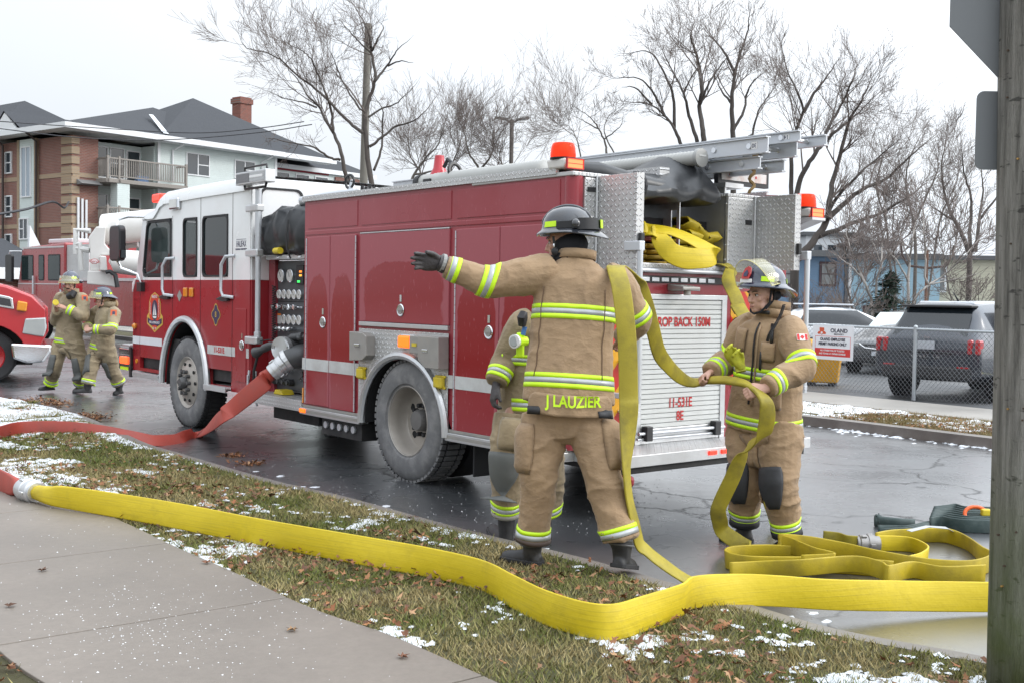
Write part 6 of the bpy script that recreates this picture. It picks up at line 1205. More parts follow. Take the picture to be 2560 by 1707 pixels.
# 6: bundle of green hose
gb = empty('green_hose_bundle', G('g7',1800,320)); tag(gb, 'flaked bundle of dark green hose strapped together on the road', 'hose'); bpy.context.view_layer.update()
for k in range(8):
    loopy([(1740+k*4,330-k*11,.0),(1800+k*6,318-k*11,.0),(1880+k*4,330-k*14,0),(1960,340-k*13,0),(2060,345-k*13,0),(2200,350-k*13,0)], .10, .014, hose_g, .1, 5, gb)
loopy([(1640,330,0),(1500,318,0),(1380,302,0)], .085, .05, hose_g, .05, 4, gb); coupling(gb, G('g7',1372,300)+Vector((0,0,.045)), G('g7',1420,303)+Vector((0,0,.045)), .045, m=hose_g)
for k in range(3): loopy([(1400,372-k*9,0),(1480,376-k*11,0),(1600,372-k*11,0),(1720,340-k*9,0)], .07, .012, hose_g, .3, 5, gb)
b = MB(); b.strip([G('g7',1600,330,.12),G('g7',1720,300,.13),G('g7',1850,310,.13),G('g7',1910,345,.06)],[(0,1,.1)]*4,.04,.004); attach(b.build('strap', M('grey_webbing',(.45,.47,.48),.6), None), gb)
oc = empty('orange_handle', G('g7',2040,240,.1)); tag(oc, 'orange ring handle with yellow tag lying on the green hose bundle', 'handle'); bpy.context.view_layer.update()
b = MB(); cc = G('g7',2040,225,.1); b.tube([cc+Vector((.085*math.cos(a),.03*math.sin(a),.055*math.sin(a))) for a in [2*PI*k/18 for k in range(19)]],.014,8); attach(b.build('ring', M('orange_plastic',(.75,.12,.02),.4), None, smooth=True), oc); b = MB(); b.obox(cc+Vector((.07,.0,.02)),(.07,.05,.05)); attach(b.build('tag', yellow_pl, None, bevel=.01), oc)
# 7: hoses in the bed
def bed_flakes(nm, lab, y0,y1, rows, m, w=.20, z0=1.91, u=-2.0, jit=.03):
    t_ = empty(nm, TW(u,(y0+y1)/2,z0), PI/2+ANG); tag(t_, lab, 'hose')
    for r_ in range(rows):
        y = y0; k = 0
        while y > y1+w*.4:
            b = MB(); zz = .022+r_*.046; ww = w*(.85+.3*random.random()); yy = y-(y0+y1)/2-ww/2+random.uniform(-.01,.01); x0 = random.uniform(-jit,jit)
            b.strip([(x0,yy,zz),(x0+.1,yy,zz),(.6,yy,zz),(1.2,yy,zz)],[(0,1,.06*random.uniform(-1,1))]*4,[ww*.8,ww,ww,ww],[.03,.040,.04,.04]); b.build('flake', m, t_, smooth=True, ang=0); y -= ww+.008; k += 1
    return t_
bed_flakes('flaked_hose', 'orange tinted yellow hose flaked in the left half of the hose bed', -.74,-1.18, 4, M('aged_yellow_hose',(.50,.33,.03),.6,0,.2,7,dirt=((.2,.13,.03),.8,6.)))
rb_ = bed_flakes('red_flaked_hose', 'red hose flaked on top of the yellow hose in the bed', -.74,-1.17, 3, M('faded_red_hose',(.42,.10,.09),.6,0,.2,6), .21, 2.10)
yb = bed_flakes('right_flaked_hose', 'yellow hose flaked in the right half of the hose bed', -1.22,-1.70, 5, hose_y2, .17, 1.91)
for k,(y,z,a) in enumerate(((-1.33,2.22,.3),(-1.45,2.16,.6),(-1.58,2.12,-.2),(-1.36,2.13,.1))):
    b = MB(); c = Vector((-.05,y+1.46,z-1.91)); b.strip([c+Vector((.5,.03,-.02)),c+Vector((.0,0,0)),c+Vector((-.045,-.02,.02)),c+Vector((-.05,-.03,.045)),c+Vector((-.02,-.03,.07)),c+Vector((.5,.0,.06))],[Vector((0,math.cos(a),math.sin(a)))]*6,.15,.016); b.build('flake', hose_y2, yb, smooth=True, ang=0)
lp = empty('hose_loop_over_sill', TW(-2.1,-1.3,1.95)); tag(lp, 'bright yellow hose loop spilling out over the hose bed sill', 'hose'); bpy.context.view_layer.update()
D_ = 9.0
pl_ = [TW(-1.2,-.85,2.20),J('c6',800,745,8.98),J('c6',900,755,8.97),J('c6',1010,765,8.98),J('c6',1120,800,9.0),J('c6',1230,855,9.03),J('c6',1310,905,9.05),J('c6',1345,930,9.04),J('c6',1310,955,8.98),J('c6',1230,960,8.92),J('c6',1130,955,8.88),J('c6',1040,915,8.86),J('c6',985,850,8.88),J('c6',940,790,8.92),J('c6',850,775,8.95),TW(-1.2,-.82,2.14)]
ul = [(0,.6,.8),(0,.7,.7),(0,.8,.6),(0,.8,.5),(0,.7,.6),(.1,.6,.7),(.3,.5,.8),(.2,.4,.9),(0,.3,1),(0,.15,1),(0,.1,1),(.1,.1,1),(.3,.2,.8),(.2,.6,.5),(0,.8,.4),(0,.8,.4)]
wl2 = [.13]*8+[.15,.16,.17,.16,.15,.13,.12,.12]
b = MB(); sweep(b, pl_, [Vector(u).normalized() for u in ul], wl2, .014, 8); attach(b.build('hose_jacket', hose_y, None, smooth=True, ang=0), lp)
# ladders on the rack: lying on edge along the engine's right side
def ladder(nm, lab, u0,u1, n0, z0, w, h, num, zr):
    t_ = empty(nm, TW((u0+u1)/2,n0,z0), PI/2+ANG); tag(t_, lab, 'ladder', 'ladders on the engine rack'); L = (u1-u0)/2
    for s in (0,1):
        y = -s*w; b = MB(); b.box(-L,L,y-.006,y+.006,0,h); b.box(-L,L,y-.028,y+.028,h-.008,h+.002); b.box(-L,L,y-.028,y+.028,-.002,.008); r_ = b.build('rail', alu_soft, t_)
        for k in range(int(2*L/.36)):
            x = -L+.18+k*.36; b = MB(); b.lathe([(.022,0),(.022,.012)],(x,y+.006,h*.5),'y',12); b.build('rung_collar', chrome if k else chrome, r_)
    for k in range(int(2*L/.36)):
        x = -L+.18+k*.36; b = MB(); b.cyl((x,0,h*.5),(x,-w,h*.5),.017,8); b.build('rung', alu, t_, smooth=True)
    if num: b = MB(); b.box(-L+.10,-L+.16,.0065,.0085,h*.3,h*.75); pt = b.build('number_plate', white_txt, t_); text(num, .045, navy, t_, frame((-L+.13,.0095,h*.52),(1,0,0),(0,0,-1)))
    return t_
ladder('extension_ladder', 'aluminium extension ladder numbered 30 stowed on the engine roof rack', -2.69,2.6,-1.52,2.795,.36,.125,'30',0)
ladder('extension_ladder', 'inner fly section of the extension ladder below the one numbered 30', -2.57,2.6,-1.58,2.685,.30,.095,None,0)
ladder('roof_ladder', 'longer roof ladder numbered 14 resting beyond the extension ladder', -2.78,1.2,-1.80,2.90,.34,.085,'14',0)
# hard suction hoses in their tray
ht = empty('suction_hose', TW(-1.15,-1.05,2.69), PI/2+ANG); tag(ht, 'ribbed grey hard suction hose with capped end lying along the engine roof', 'hose')
b = MB(); L_ = [(-1.0+.02*k) for k in range(150)]; b.tube([(x,-.28,.09) for x in L_],[.056+.006*(k%2) for k in range(150)],14); b.build('ribbed_hose', M('suction_grey',(.42,.42,.40),.55), ht, smooth=True, ang=0)
b = MB(); b.lathe([(.075,0),(.075,-.035),(.045,-.04)],(-1.0,-.28,.09),'x',24); cp_ = b.build('end_cap', M('cap_grey',(.34,.34,.33),.45,.3), ht, smooth=True, ang=40); b = MB(); b.box(-1.043,-1.040,-.32,-.24,.10,.112); b.build('cap_label', refl_white, cp_)
b = MB(); b.box(-.9,2.2,-.05,.06,-.12,.0); b.build('tray', tread_side, ht)
sh2 = empty('suction_hose', TW(.2,-.70,2.66), PI/2+ANG); tag(sh2, 'grey suction hose with rounded black end on the engine roof near the deck gun', 'hose'); b = MB(); b.tube([(.02*k-1.2,0,.06) for k in range(90)],[.085+.005*(k%2) for k in range(90)],14); b.build('ribbed_hose', M('suction_grey',(.42,.42,.40),.55), sh2, smooth=True, ang=0); b = MB(); b.tube([(.58,0,.06),(.66,0,.055),(.72,0,.03)],[.10,.095,.05],14); b.build('end_cap', black_rub, sh2, smooth=True); b = MB(); b.box(-1.2,.5,.09,.11,-.05,.06); b.build('tray', tread_side, sh2)
rp = empty('rope', TW(-2.35,-1.75,2.66), PI/2+ANG); tag(rp, 'tan rope tied around the ladder rungs', 'rope'); b = MB(); b.tube([(.02*math.sin(k*.9),.02*math.cos(k*.9),.10-.016*k) for k in range(16)],.014,6); b.build('strand', M('rope_tan',(.36,.24,.11),.9), rp, smooth=True); b = MB(); b.tube([(.05+.02*math.cos(a),-.1,.20+.05*math.sin(a)) for a in [k*.5 for k in range(20)]],.013,6); b.build('strand', M('rope_tan',(.36,.24,.11),.9), rp, smooth=True)
# ------------------------------------------------------------------ foreground pole with the backs of two signs
nW = NT('weathered_pole_wood'); g_ = nW.noise(6., 8, .65, stretch=(6,6,.35)); k_ = nW.noise(13., 3, .55, stretch=(1.,1.,2.6)); s_ = nW.noise(60., 4, .6, stretch=(4,4,.2))
cW = nW.ramp(g_, (.3,(.09,.085,.075)), (.5,(.25,.238,.215)), (.72,(.40,.385,.355))); cW = nW.mix(nW.ramp(k_,(.62,0.),(.68,.85)), cW, (.05,.047,.042)); xz = nW.xyz()
al = nW.math('MULTIPLY', nW.ramp(xz[2],(.0,1.),(.12,0.)), 1.); alg = nW.math('MULTIPLY', nW.ramp(nW.math('MULTIPLY',xz[2],.1),(.02,1.),(.105,0.)), nW.ramp(nW.noise(3.,6),(.3,.45),(.6,1.)))
cW = nW.mix(alg, cW, (.075,.105,.015)); nW.set('Base Color', cW); nW.set('Roughness', .9); nW.bump(nW.mix(.5,g_,s_), 1.0, .035); pole_w = nW.m
up_ = empty('utility_pole', (2.06,4.40,.12)); tag(up_, 'weathered wooden pole in the right foreground with green algae at its foot', 'pole')
b = MB(); n = 30; rs = []
for i in range(n+1):
    z = 9.*i/n; r_ = .172-.007*z; cx_ = -.022*z; rs.append([(cx_+r_*(1+.025*math.sin(3*t+z*2)+.012*math.sin(7*t+z*.7))*math.cos(t), r_*(1+.025*math.sin(2*t-z))*math.sin(t), z) for t in [2*PI*k/28 for k in range(28)]])
b.rings(rs); pw = b.build('shaft', pole_w, up_, smooth=True, ang=0)
for k in range(26):
    a = random.uniform(-2.9,-.6); z = random.uniform(.3,2.6); r_ = .172-.007*z; b = MB(); b.cyl((-.022*z+r_*.99*math.cos(a),r_*.99*math.sin(a),z),(-.022*z+(r_+.008)*math.cos(a),(r_+.008)*math.sin(a),z),.004,6); b.build('staple', M('rusty_staple',(.10,.07,.05),.6,.5) if k%4 else M('brass_tack',(.5,.3,.1),.4,.6), up_)
sgn = M('sign_back_grey',(.17,.18,.19),.55,.25,var=.06)
sg1 = empty('road_sign', (2.0,4.35,2.42)); tag(sg1, 'back of a large eight sided sign fixed to the wooden pole', 'sign'); 
def plate(root, poly, th, m, nm, rz):
    b = MB(); b.rings([[(x*math.cos(rz),x*math.sin(rz)+d,z) for x,z in poly] for d in (0,th)]); return b.build(nm, m, root, bevel=.002)
A_ = at_depth(2378,0,4.42); B_ = at_depth(2378,42,4.42); C__ = at_depth(2440,192,4.42); D__ = at_depth(2480,200,4.42)
cxs = 2.13; rO = .40; zc = D__.z+.345
sg1.location = (2.035,4.43,0); 
oc_ = [(-.03+.375*math.cos(R(22.5+45*k)), zc+.375*math.sin(R(22.5+45*k))) for k in range(8)]
plate(sg1, oc_, .004, sgn, 'sign_plate', .0); b = MB(); b.box(.0,.05,.004,.03,zc-.3,zc+.3); b.build('sign_bracket', steel_dirty, sg1)
sg2 = empty('road_sign', (2.06,4.44,0)); tag(sg2, 'back of a small rounded sign below the eight sided one', 'sign')
z1_,z0_ = at_depth(2460,228,4.44).z, at_depth(2460,425,4.44).z; xl = at_depth(2440,300,4.44).x-2.06
plate(sg2, rrect(xl,xl+.46,z0_,z1_,.03), .004, sgn, 'sign_plate', 0.); b = MB(); b.box(.0,.04,.004,.03,z0_+.03,z1_-.03); b.build('sign_bracket', steel_dirty, sg2)

# ------------------------------------------------------------------ chain link fence along the parking lot
fA = Vector((2.6,25.0,.05)); fB = Vector((10.4,13.2,.05)); fd = (fB-fA).normalized(); fL = (fB-fA).length; galv = M('galvanised_steel',(.42,.45,.47),.45,.5,.12)
fe = empty('chain_link_fence', fA); tag(fe, 'galvanised chain link fence along the edge of the parking lot', 'fence'); FH = 1.17
pos_t = [(Vector((6.66,18.86,.05))-fA).dot(fd)+k*2.75 for k in (-2,-1,0,1,2)]
for t in pos_t: b = MB(); p = fd*t; b.cyl((p.x,p.y,0),(p.x,p.y,FH+.03),.033,10); b.ball((p.x,p.y,FH+.03),.038,8,6); b.build('post', galv, fe, smooth=True)
b = MB(); b.cyl((0,0,FH),tuple(fd*fL+Vector((0,0,FH))),.021,10); b.build('top_rail', galv, fe, smooth=True)
b = MB(); sp_ = .085; nW_ = int(fL/sp_)
for k in range(-14, nW_):
    for s in (1,-1):
        t0 = k*sp_ if s > 0 else (k+14)*sp_; t1 = t0+s*FH; 
        if min(t0,t1) < 0 or max(t0,t1) > fL: continue
        a = fd*t0; c = fd*t1; o_ = fd.cross(Vector((0,0,1)))*.004*s; b.tube([a+o_+Vector((0,0,.03)), c+o_+Vector((0,0,FH+.035))], .0032, 3, False)
o = b.build('wire_mesh', M('fence_wire',(.40,.42,.44),.5,.5), fe, recalc=False)
# parking sign on the fence
ps = empty('parking_sign', (0,0,0)); tag(ps, 'white brewery employee parking sign wired to the chain link fence', 'sign')
tS = (at_depth(2057,855,20.1)-fA).dot(fd); pS = fA+fd*tS; ps.location = pS+fd.cross(Vector((0,0,1)))*.05; ps.rotation_euler = (0,0,math.atan2(fd.y,fd.x))
SWd,SHt,sz0 = .92,.60,.575
b = MB(); b.box(-SWd/2,SWd/2,-.006,.0,sz0,sz0+SHt); b.build('sign_panel', M('sign_white',(.78,.79,.81),.4,var=.03), ps)
def sr(nm,m,x0,x1,z0,z1,y=-.0075): b = MB(); b.box(x0,x1,y,y+.002,z0,z1); return b.build(nm,m,ps)
sred = M('sign_red',(.62,.04,.035),.45); sblk = M('sign_black',(.03,.03,.05),.45)
sr('red_panel', sred, -.40,.40,sz0+.06,sz0+.20); sr('frame_line', sred, -.40,.40,sz0+.405,sz0+.412); sr('frame_line', sred, .393,.40,sz0+.2,sz0+.405); sr('frame_line', sred, -.40,-.393,sz0+.2,sz0+.405)
tx = lambda s,z,h,m,x=0,sx=1.,bold=.0: text(s,h,m,ps,frame((x,-.0105,sz0+z),(1,0,0)),sx=sx,bold=bold)
tx('OLAND',.51,.095,sblk,.14,1.15,.002); tx('BREWERY',.447,.04,sblk,.14,1.25); tx('OLAND EMPLOYEE',.355,.072,sblk,0,.92,.002); tx('PERMIT PARKING ONLY',.275,.072,sblk,0,.82,.002); tx('ALL OTHERS WILL BE TICKETED',.16,.040,white_txt,0,.95,.001); tx('AND TOWED AT OWNER’S EXPENSE',.105,.040,white_txt,0,.90,.001)
b = MB(); cx_ = -.25; P_ = [(-.05,.56),(.05,.56),(.055,.52),(.04,.50),(.075,.49),(.10,.46),(.08,.44),(.03,.445),(.0,.425),(-.03,.445),(-.08,.44),(-.10,.46),(-.075,.49),(-.04,.50),(-.055,.52)]; b.rings([[(cx_+x,y,sz0+z) for x,z in P_] for y in (-.006,-.0085)]); lg = b.build('brewery_logo', M('logo_orange',(.62,.10,.04),.45), ps); b = MB(); b.lathe([(.022,0),(.022,-.003)],(cx_,-.0085,sz0+.465),'y',14); b.build('logo_disc', M('sign_white',(.78,.79,.81)), lg)
# yellow salt bin behind the fence
by = empty('salt_bin', G('c8',205,1297,.03)); tag(by, 'orange yellow plastic salt bin behind the parking sign', 'bin'); by.rotation_euler = (0,0,-.35)
bin_m = M('bin_yellow',(.72,.36,.015),.5,bump=.05,dirt=((.45,.25,.03),.4,4.)); b = MB(); b.rings([[(sx_*w,sy_*d,z) for sx_,sy_ in ((-1,-1),(1,-1),(1,1),(-1,1))] for w,d,z in ((.30,.25,.06),(.36,.30,.66),(.40,.34,.68),(.40,.34,.76))]); b.build('tub', bin_m, by, bevel=.025); b = MB(); b.rings([[(sx_*w,sy_*d,z) for sx_,sy_ in ((-1,-1),(1,-1),(1,1),(-1,1))] for w,d,z in ((.41,.35,.76),(.41,.35,.80),(.32,.26,.88))]); b.build('lid', bin_m, by, bevel=.02)
for x in (-.2,.2): b = MB(); b.box(x-.07,x+.07,-.25,.25,0,.06); b.build('foot', black, by)

# ------------------------------------------------------------------ parked cars
car_gl = glass('car_glass',(.015,.02,.025),.02,.92)
def car(nm, lab, loc, rz, paint, L, Wd, prof, green, wheels, wr=.34, tail=None):
    """prof: rows (x, z_bottom, z_belt, z_roof, half width low, half width roof); x forward"""
    t_ = empty(nm, loc, rz); tag(t_, lab, 'car', 'cars in the parking lot'); rs = []
    for x,zb,zm,zr,wl_,wr_ in prof:
        h = []
        for y,z in ((-wl_*.9,zb),(-wl_,zb+.12),(-wl_*1.0,zm-.25),(-wl_*.97,zm),(-wr_-.0,(zm+zr*2)/3 if zr > zm+.05 else zm+.005),(-wr_*.86,zr),(-wr_*.45,zr+.02),(wr_*.45,zr+.02),(wr_*.86,zr),(wr_,(zm+zr*2)/3 if zr > zm+.05 else zm+.005),(wl_*.97,zm),(wl_,zm-.25),(wl_,zb+.12),(wl_*.9,zb)): h.append((x,y,z))
        rs.append(h)
    b = MB(); b.rings(rs); o = b.build('body', paint, t_, smooth=True, ang=50, sub=1)
    for x,s in wheels:
        w = empty('wheel',(x,s*(Wd/2-.11),wr),0,t_); b = MB(); b.lathe([(wr*.62,-.11),(wr*.9,-.11),(wr,-.08),(wr,.08),(wr*.9,.11),(wr*.62,.11)],(0,0,0),'y',28,False); b.build('tyre', black_rub, w, smooth=True, ang=40); b = MB(); b.lathe([(wr*.62,.08*s),(wr*.55,.05*s),(.05,.085*s),(.001,.085*s)],(0,0,0),'y',20,False); b.build('rim', alu_soft, w, smooth=True, ang=30)
        b = MB(); b.lathe([(wr+.07,s*.0),(wr+.07,s*.118)],(x,s*(Wd/2-.12),wr+.02),'y',24); b.build('wheel_arch', dark, t_)
    for g_nm,pts in green:
        b = MB(); b.add(pts,[tuple(range(len(pts)))]); b.build(g_nm, car_gl, t_)
    return t_
pn = lambda n,c,r=.25: M(n,c,r,.2,coat=.8,var=.06,dirt=((.25,.24,.23),.35,3.))
# dark SUV seen from behind
cL = G('c8',615,1345,.03); sdir = Vector((.75,.66,0)).normalized(); srt = Vector((sdir.y,-sdir.x,0)); sc = cL+srt*.84
suv = car('suv','dark grey SUV with a white layer on its roof parked behind the fence', sc+Vector((0,0,0)), math.atan2(sdir.y,sdir.x), M('charcoal_paint',(.035,.042,.055),.2,.2,coat=.8,var=.06), 4.7,1.9,
 [(-.875,.40,.80,.82,.80,.78),(-.87,.36,.86,.90,.93,.86),(-.84,.34,1.00,1.03,.955,.82),(-.80,.34,1.02,1.06,.955,.80),(-.52,.32,1.03,1.44,.955,.72),(-.40,.30,1.03,1.60,.96,.70),(-.3,.30,1.03,1.62,.96,.70),(.6,.28,1.03,1.67,.96,.69),(1.6,.28,1.03,1.65,.96,.68),(2.3,.28,1.0,1.48,.95,.64),(2.9,.28,1.0,1.06,.94,.75),(3.7,.30,.93,.95,.9,.72),(3.85,.35,.80,.82,.82,.7)],
 [('rear_window',[(-.79,-.66,1.08),(-.79,.66,1.08),(-.475,.60,1.54),(-.475,-.60,1.54)]),('side_window',[(-.2,-.885,1.12),(1.7,-.885,1.12),(1.6,-.735,1.60),(-.05,-.735,1.60)]),('side_window',[(-.2,.885,1.12),(1.7,.885,1.12),(1.6,.735,1.60),(-.05,.735,1.60)])], [(0,1),(0,-1),(2.8,1),(2.8,-1)], .36)
def cb(nm,m,x0,x1,y0,y1,z0,z1,par,bev=.01): b = MB(); b.box(x0,x1,y0,y1,z0,z1); return b.build(nm,m,par,bevel=bev)
tl_m = M('tail_lamp_red',(.45,.02,.025),.12,coat=.8)
for s in (1,-1):
    for k in range(2): cb('tail_lamp', tl_m, -.885,-.72,s*(.885-k*.13)-.045,s*(.885-k*.13)+.045,.80,1.04,suv,.03)
    cb('reflector', tl_m, -.905,-.87,s*.66-.10,s*.66+.10,.575,.60,suv,.004)
cb('rear_bumper', M('bumper_black',(.03,.03,.032),.6), -.91,-.70,-.80,.80,.36,.60,suv,.05); cb('licence_plate', M('plate_white',(.55,.58,.62),.4,var=.3,vs_=40), -.895,-.885,-.16,.16,.86,1.0,suv,.003); cb('spoiler', M('bumper_black',(.03,.03,.032)), -.58,-.34,-.62,.62,1.55,1.59,suv,.015); cb('tailgate_lip', black, -.885,-.80,-.5,.5,.80,.83,suv,.01)
rs_ = cb('white_roof_layer', snow_m, -.25,1.7,-.50,.50,1.58,1.655,suv,.03); cb('window_snow', snow_m, -.72,-.62,-.6,.6,1.02,1.05,suv,.012); b = MB(); b.tube([(.2,0,1.64),(.0,0,1.80),(-.06,0,1.82)],[.02,.008,.004],6); b.build('antenna', black, suv)  # thin white slab over the middle of the roof, white strip below the window
text('SORENTO', .05, chrome, suv, frame((-.893,0,.745),(0,-1,0)), sx=1.6, sp=1.6); text('KIA', .05, chrome, suv, frame((-.855,0,1.05),(0,-1,0)), sx=1.3)
# dark sedan facing us
g1 = G('c8',340,1240,.03); sd2 = Vector((-.55,-.83,0)).normalized()
sed = car('sedan','dark grey sedan facing the fence with snow on its windscreen', g1+Vector((.95,.2,0)), math.atan2(sd2.y,sd2.x), pn('graphite_paint',(.055,.058,.063)), 4.5,1.75,
 [(.82,.30,.60,.62,.72,.6),(.76,.24,.68,.70,.84,.7),(.55,.22,.76,.80,.87,.7),(-.35,.22,.92,.95,.875,.72),(-.75,.22,.95,1.12,.875,.66),(-1.2,.22,.95,1.38,.875,.60),(-1.8,.22,.95,1.43,.875,.60),(-2.4,.22,.95,1.36,.875,.6),(-2.9,.22,.96,1.08,.87,.66),(-3.3,.24,.95,1.0,.86,.7),(-3.6,.3,.85,.88,.8,.66)],
 [('side_window',[(-1.0,-.80,.99),(-2.5,-.80,.99),(-2.3,-.64,1.33),(-1.35,-.64,1.35)]),('side_window',[(-1.0,.80,.99),(-2.5,.80,.99),(-2.3,.64,1.33),(-1.35,.64,1.35)])], [(0,1),(0,-1),(-2.7,1),(-2.7,-1)], .31)
b = MB(); b.add([(-.42,-.66,.985),(-.42,.66,.985),(-1.19,.55,1.385),(-1.19,-.55,1.385)],[(0,1,2,3)]); b.build('frosted_windscreen', M('frosted_glass',(.55,.62,.64),.35,var=.15), sed)
gr = cb('grille', black, .70,.80,-.42,.42,.585,.685,sed,.02); b = MB(); b.tube([(.80,-.45,.69),(.835,-.3,.60),(.85,0,.575),(.835,.3,.60),(.80,.45,.69)],.018,6); b.build('grille_trim', chrome, gr, smooth=True)
for s in (1,-1): b = MB(); b.prism([(.55,s*.84),(.74,s*.50),(.80,s*.46),(.78,s*.66),(.66,s*.83)],.60,.70,'xy'); b.build('headlamp', M('headlamp_glass',(.5,.52,.53),.1,.4), sed, bevel=.01)
cb('licence_plate', M('plate_white',(.55,.58,.62)), .845,.855,-.15,.15,.43,.53,sed,.003); cb('lower_grille', black, .76,.82,-.5,.5,.28,.40,sed,.02); text('H', .09, chrome, gr, frame((.835,0,.63),(0,1,0)))
# white car behind the sign
wc = car('hatchback','white snow dusted car parked behind the employee parking sign', G('c8',250,1215,.03)+Vector((.1,2.2,0)), R(-12), pn('white_car_paint',(.72,.74,.76)), 4.4,1.75,
 [(-1.0,.30,.85,.9,.80,.7),(-.9,.26,.98,1.0,.86,.7),(-.6,.24,1.0,1.42,.87,.62),(.3,.22,1.0,1.52,.875,.62),(1.1,.22,.98,1.46,.875,.6),(1.9,.22,.95,1.0,.87,.68),(2.7,.24,.84,.88,.85,.7),(3.0,.32,.7,.72,.75,.6)],
 [('side_window',[(-.4,-.79,1.05),(1.7,-.80,1.03),(1.05,-.66,1.40),(-.2,-.66,1.40)])], [(0,1),(0,-1),(2.5,1),(2.5,-1)], .31)
cb('door_mirror', black, 1.45,1.62,-1.05,-.90,1.0,1.13,wc,.03); cb('white_roof_layer', snow_m, -.5,1.0,-.5,.5,1.525,1.56,wc,.015)

# ------------------------------------------------------------------ the red utility truck at the left edge
rt = M('utility_red',(.46,.022,.03),.22,coat=.7,var=.06); gU = G('c2',28,1100,.0)
ut = empty('utility_truck', (gU.x-.32,gU.y+.1,0), R(21)); tag(ut, 'red utility truck with chrome bumper cut off by the left picture edge', 'truck')
def up(name, m, fn, parent=None, **k): b = MB(); fn(b); return b.build(name, m, parent or ut, **k)
arc = [(.62*math.cos(R(a)), .46+.56*math.sin(R(a))) for a in range(175,4,-12)]
fend = [(-1.6,.75),(-.62,.70)]+arc+[(.66,.60),(.83,.62),(.93,.82),(.92,1.28),(.70,1.50),(.30,1.66),(-.4,1.80),(-1.6,1.90)]
up('fender', rt, lambda b: b.prism(fend,-.32,0.), bevel=.05); up('hood', rt, lambda b: b.prism([(-1.6,1.1),(.90,.9),(.91,1.28),(.70,1.52),(.30,1.69),(-.4,1.84),(-1.6,1.94)],.0,1.9), bevel=.06)
up('fender', rt, lambda b: b.prism(fend,1.9,2.2), bevel=.05); up('wheel_well', dark, lambda b: b.box(-.7,.7,.0,1.9,.3,.95)); up('chassis', under, lambda b: b.box(-5,.8,.35,1.6,.45,.75))
v_ = up('hood_vent', chrome, lambda b: b.prism([(-.10,1.37),(.42,1.28),(.40,1.47),(.34,1.50),(-.14,1.60)],-.345,-.31), bevel=.012); up('vent_mesh', M('vent_mesh',(.06,.06,.065),.5,.5,var=.6,vs_=90), lambda b: b.prism([(-.07,1.40),(.38,1.32),(.36,1.45),(-.10,1.55)],-.352,-.34), v_)
up('headlamp', M('headlamp_glass',(.5,.52,.53)), lambda b: b.prism([(.55,.86),(.90,.80),(.94,.95),(.93,1.14),(.60,1.12)],-.34,.18), bevel=.02); up('marker_lamp', amber, lambda b: b.prism([(.46,1.26),(.62,1.24),(.64,1.40),(.48,1.43)],-.40,-.32), bevel=.02)
up('bumper', chrome, lambda b: b.prism([(.40,.42),(.62,.34),(.90,.36),(1.02,.55),(1.04,.66),(.36,.70)],-.36,2.25), bevel=.04)
text('19U', .17, white_txt, ut, frame((-.17,-.3265,1.05),(1,0,0)), bold=.006)
up('cab', rt, lambda b: b.prism([(-1.6,.7),(-1.6,1.9),(-2.0,2.65),(-3.4,2.65),(-3.4,.7)],-.15,2.05), bevel=.06); up('cab_window', win_dark, lambda b: b.prism([(-1.75,1.9),(-2.08,2.5),(-2.6,2.5),(-2.6,1.9)],-.155,-.152)); up('service_body', rt, lambda b: b.box(-6.4,-3.5,-.25,2.15,.8,2.4), bevel=.03)
for x,y in ((0,-.06),(0,2.0),(-4.6,-.06),(-4.6,2.0)):
    w = empty('wheel',(x,y,.46),0,ut); b = MB(); s = -1 if y < 1 else 1; b.lathe([(.27,-.13),(.42,-.13),(.46,-.09),(.46,.09),(.42,.13),(.27,.13)],(0,0,0),'y',36,False); b.build('tyre', tread_blk, w, smooth=True, ang=40); b = MB(); b.lathe([(.27,.10*s),(.25,.06*s),(.14,.0),(.10,.07*s),(.001,.08*s)],(0,0,0),'y',28,False); b.build('rim', M('utility_red',(.46,.022,.03)), w, smooth=True, ang=30)

# ------------------------------------------------------------------ the tower ladder truck behind
D0 = 36.; tA = R(46); tO = at_depth(30+600/6.03, 540+1100/6.03, D0); tO.z = .0
tt = empty('tower_truck', tO, PI/2+tA); tag(tt, 'red tower ladder truck with white boom standing behind the walking firefighters', 'fire truck')
def tp(name, m, fn, parent=None, **k): b = MB(); fn(b); return b.build(name, m, parent or tt, **k)
tred = M('tower_red',(.34,.02,.025),.25,coat=.6,var=.1,dirt=((.30,.12,.12),.5,2.))
tp('cab', tred, lambda b: b.prism([(2.6,.6),(2.6,1.75),(2.5,2.0),(2.25,2.85),(2.1,2.98),(-.9,3.08),(-.9,.6)],-2.4,0), bevel=.05)
tp('roof_edge', M('pale_trim',(.6,.55,.55),.4), lambda b: b.box(-.85,2.15,-.02,.02,2.93,2.98)); tp('light_bar', M('lightbar_white',(.6,.6,.62),.3), lambda b: b.box(-.3,1.4,-1.9,-.5,3.1,3.25), bevel=.04)
for x0,x1 in ((1.35,2.25),(.55,.95),(-.60,.25)):
    w_ = tp('window', black_rub, lambda b: b.prism(rrect(x0,x1,1.9,2.72,.06),-.0,.012)); tp('pane', win_tint, lambda b: b.prism(rrect(x0+.04,x1-.04,1.94,2.68,.05),.012,.016), w_)
tp('belt_strip', M('pale_trim',(.6,.55,.55)), lambda b: b.box(-.9,2.5,0,.012,1.78,1.81))
for x in (1.25,-.75): tp('grab_rail', alu_soft, lambda b: b.cyl((x,.06,1.1),(x,.06,2.05),.03,8))
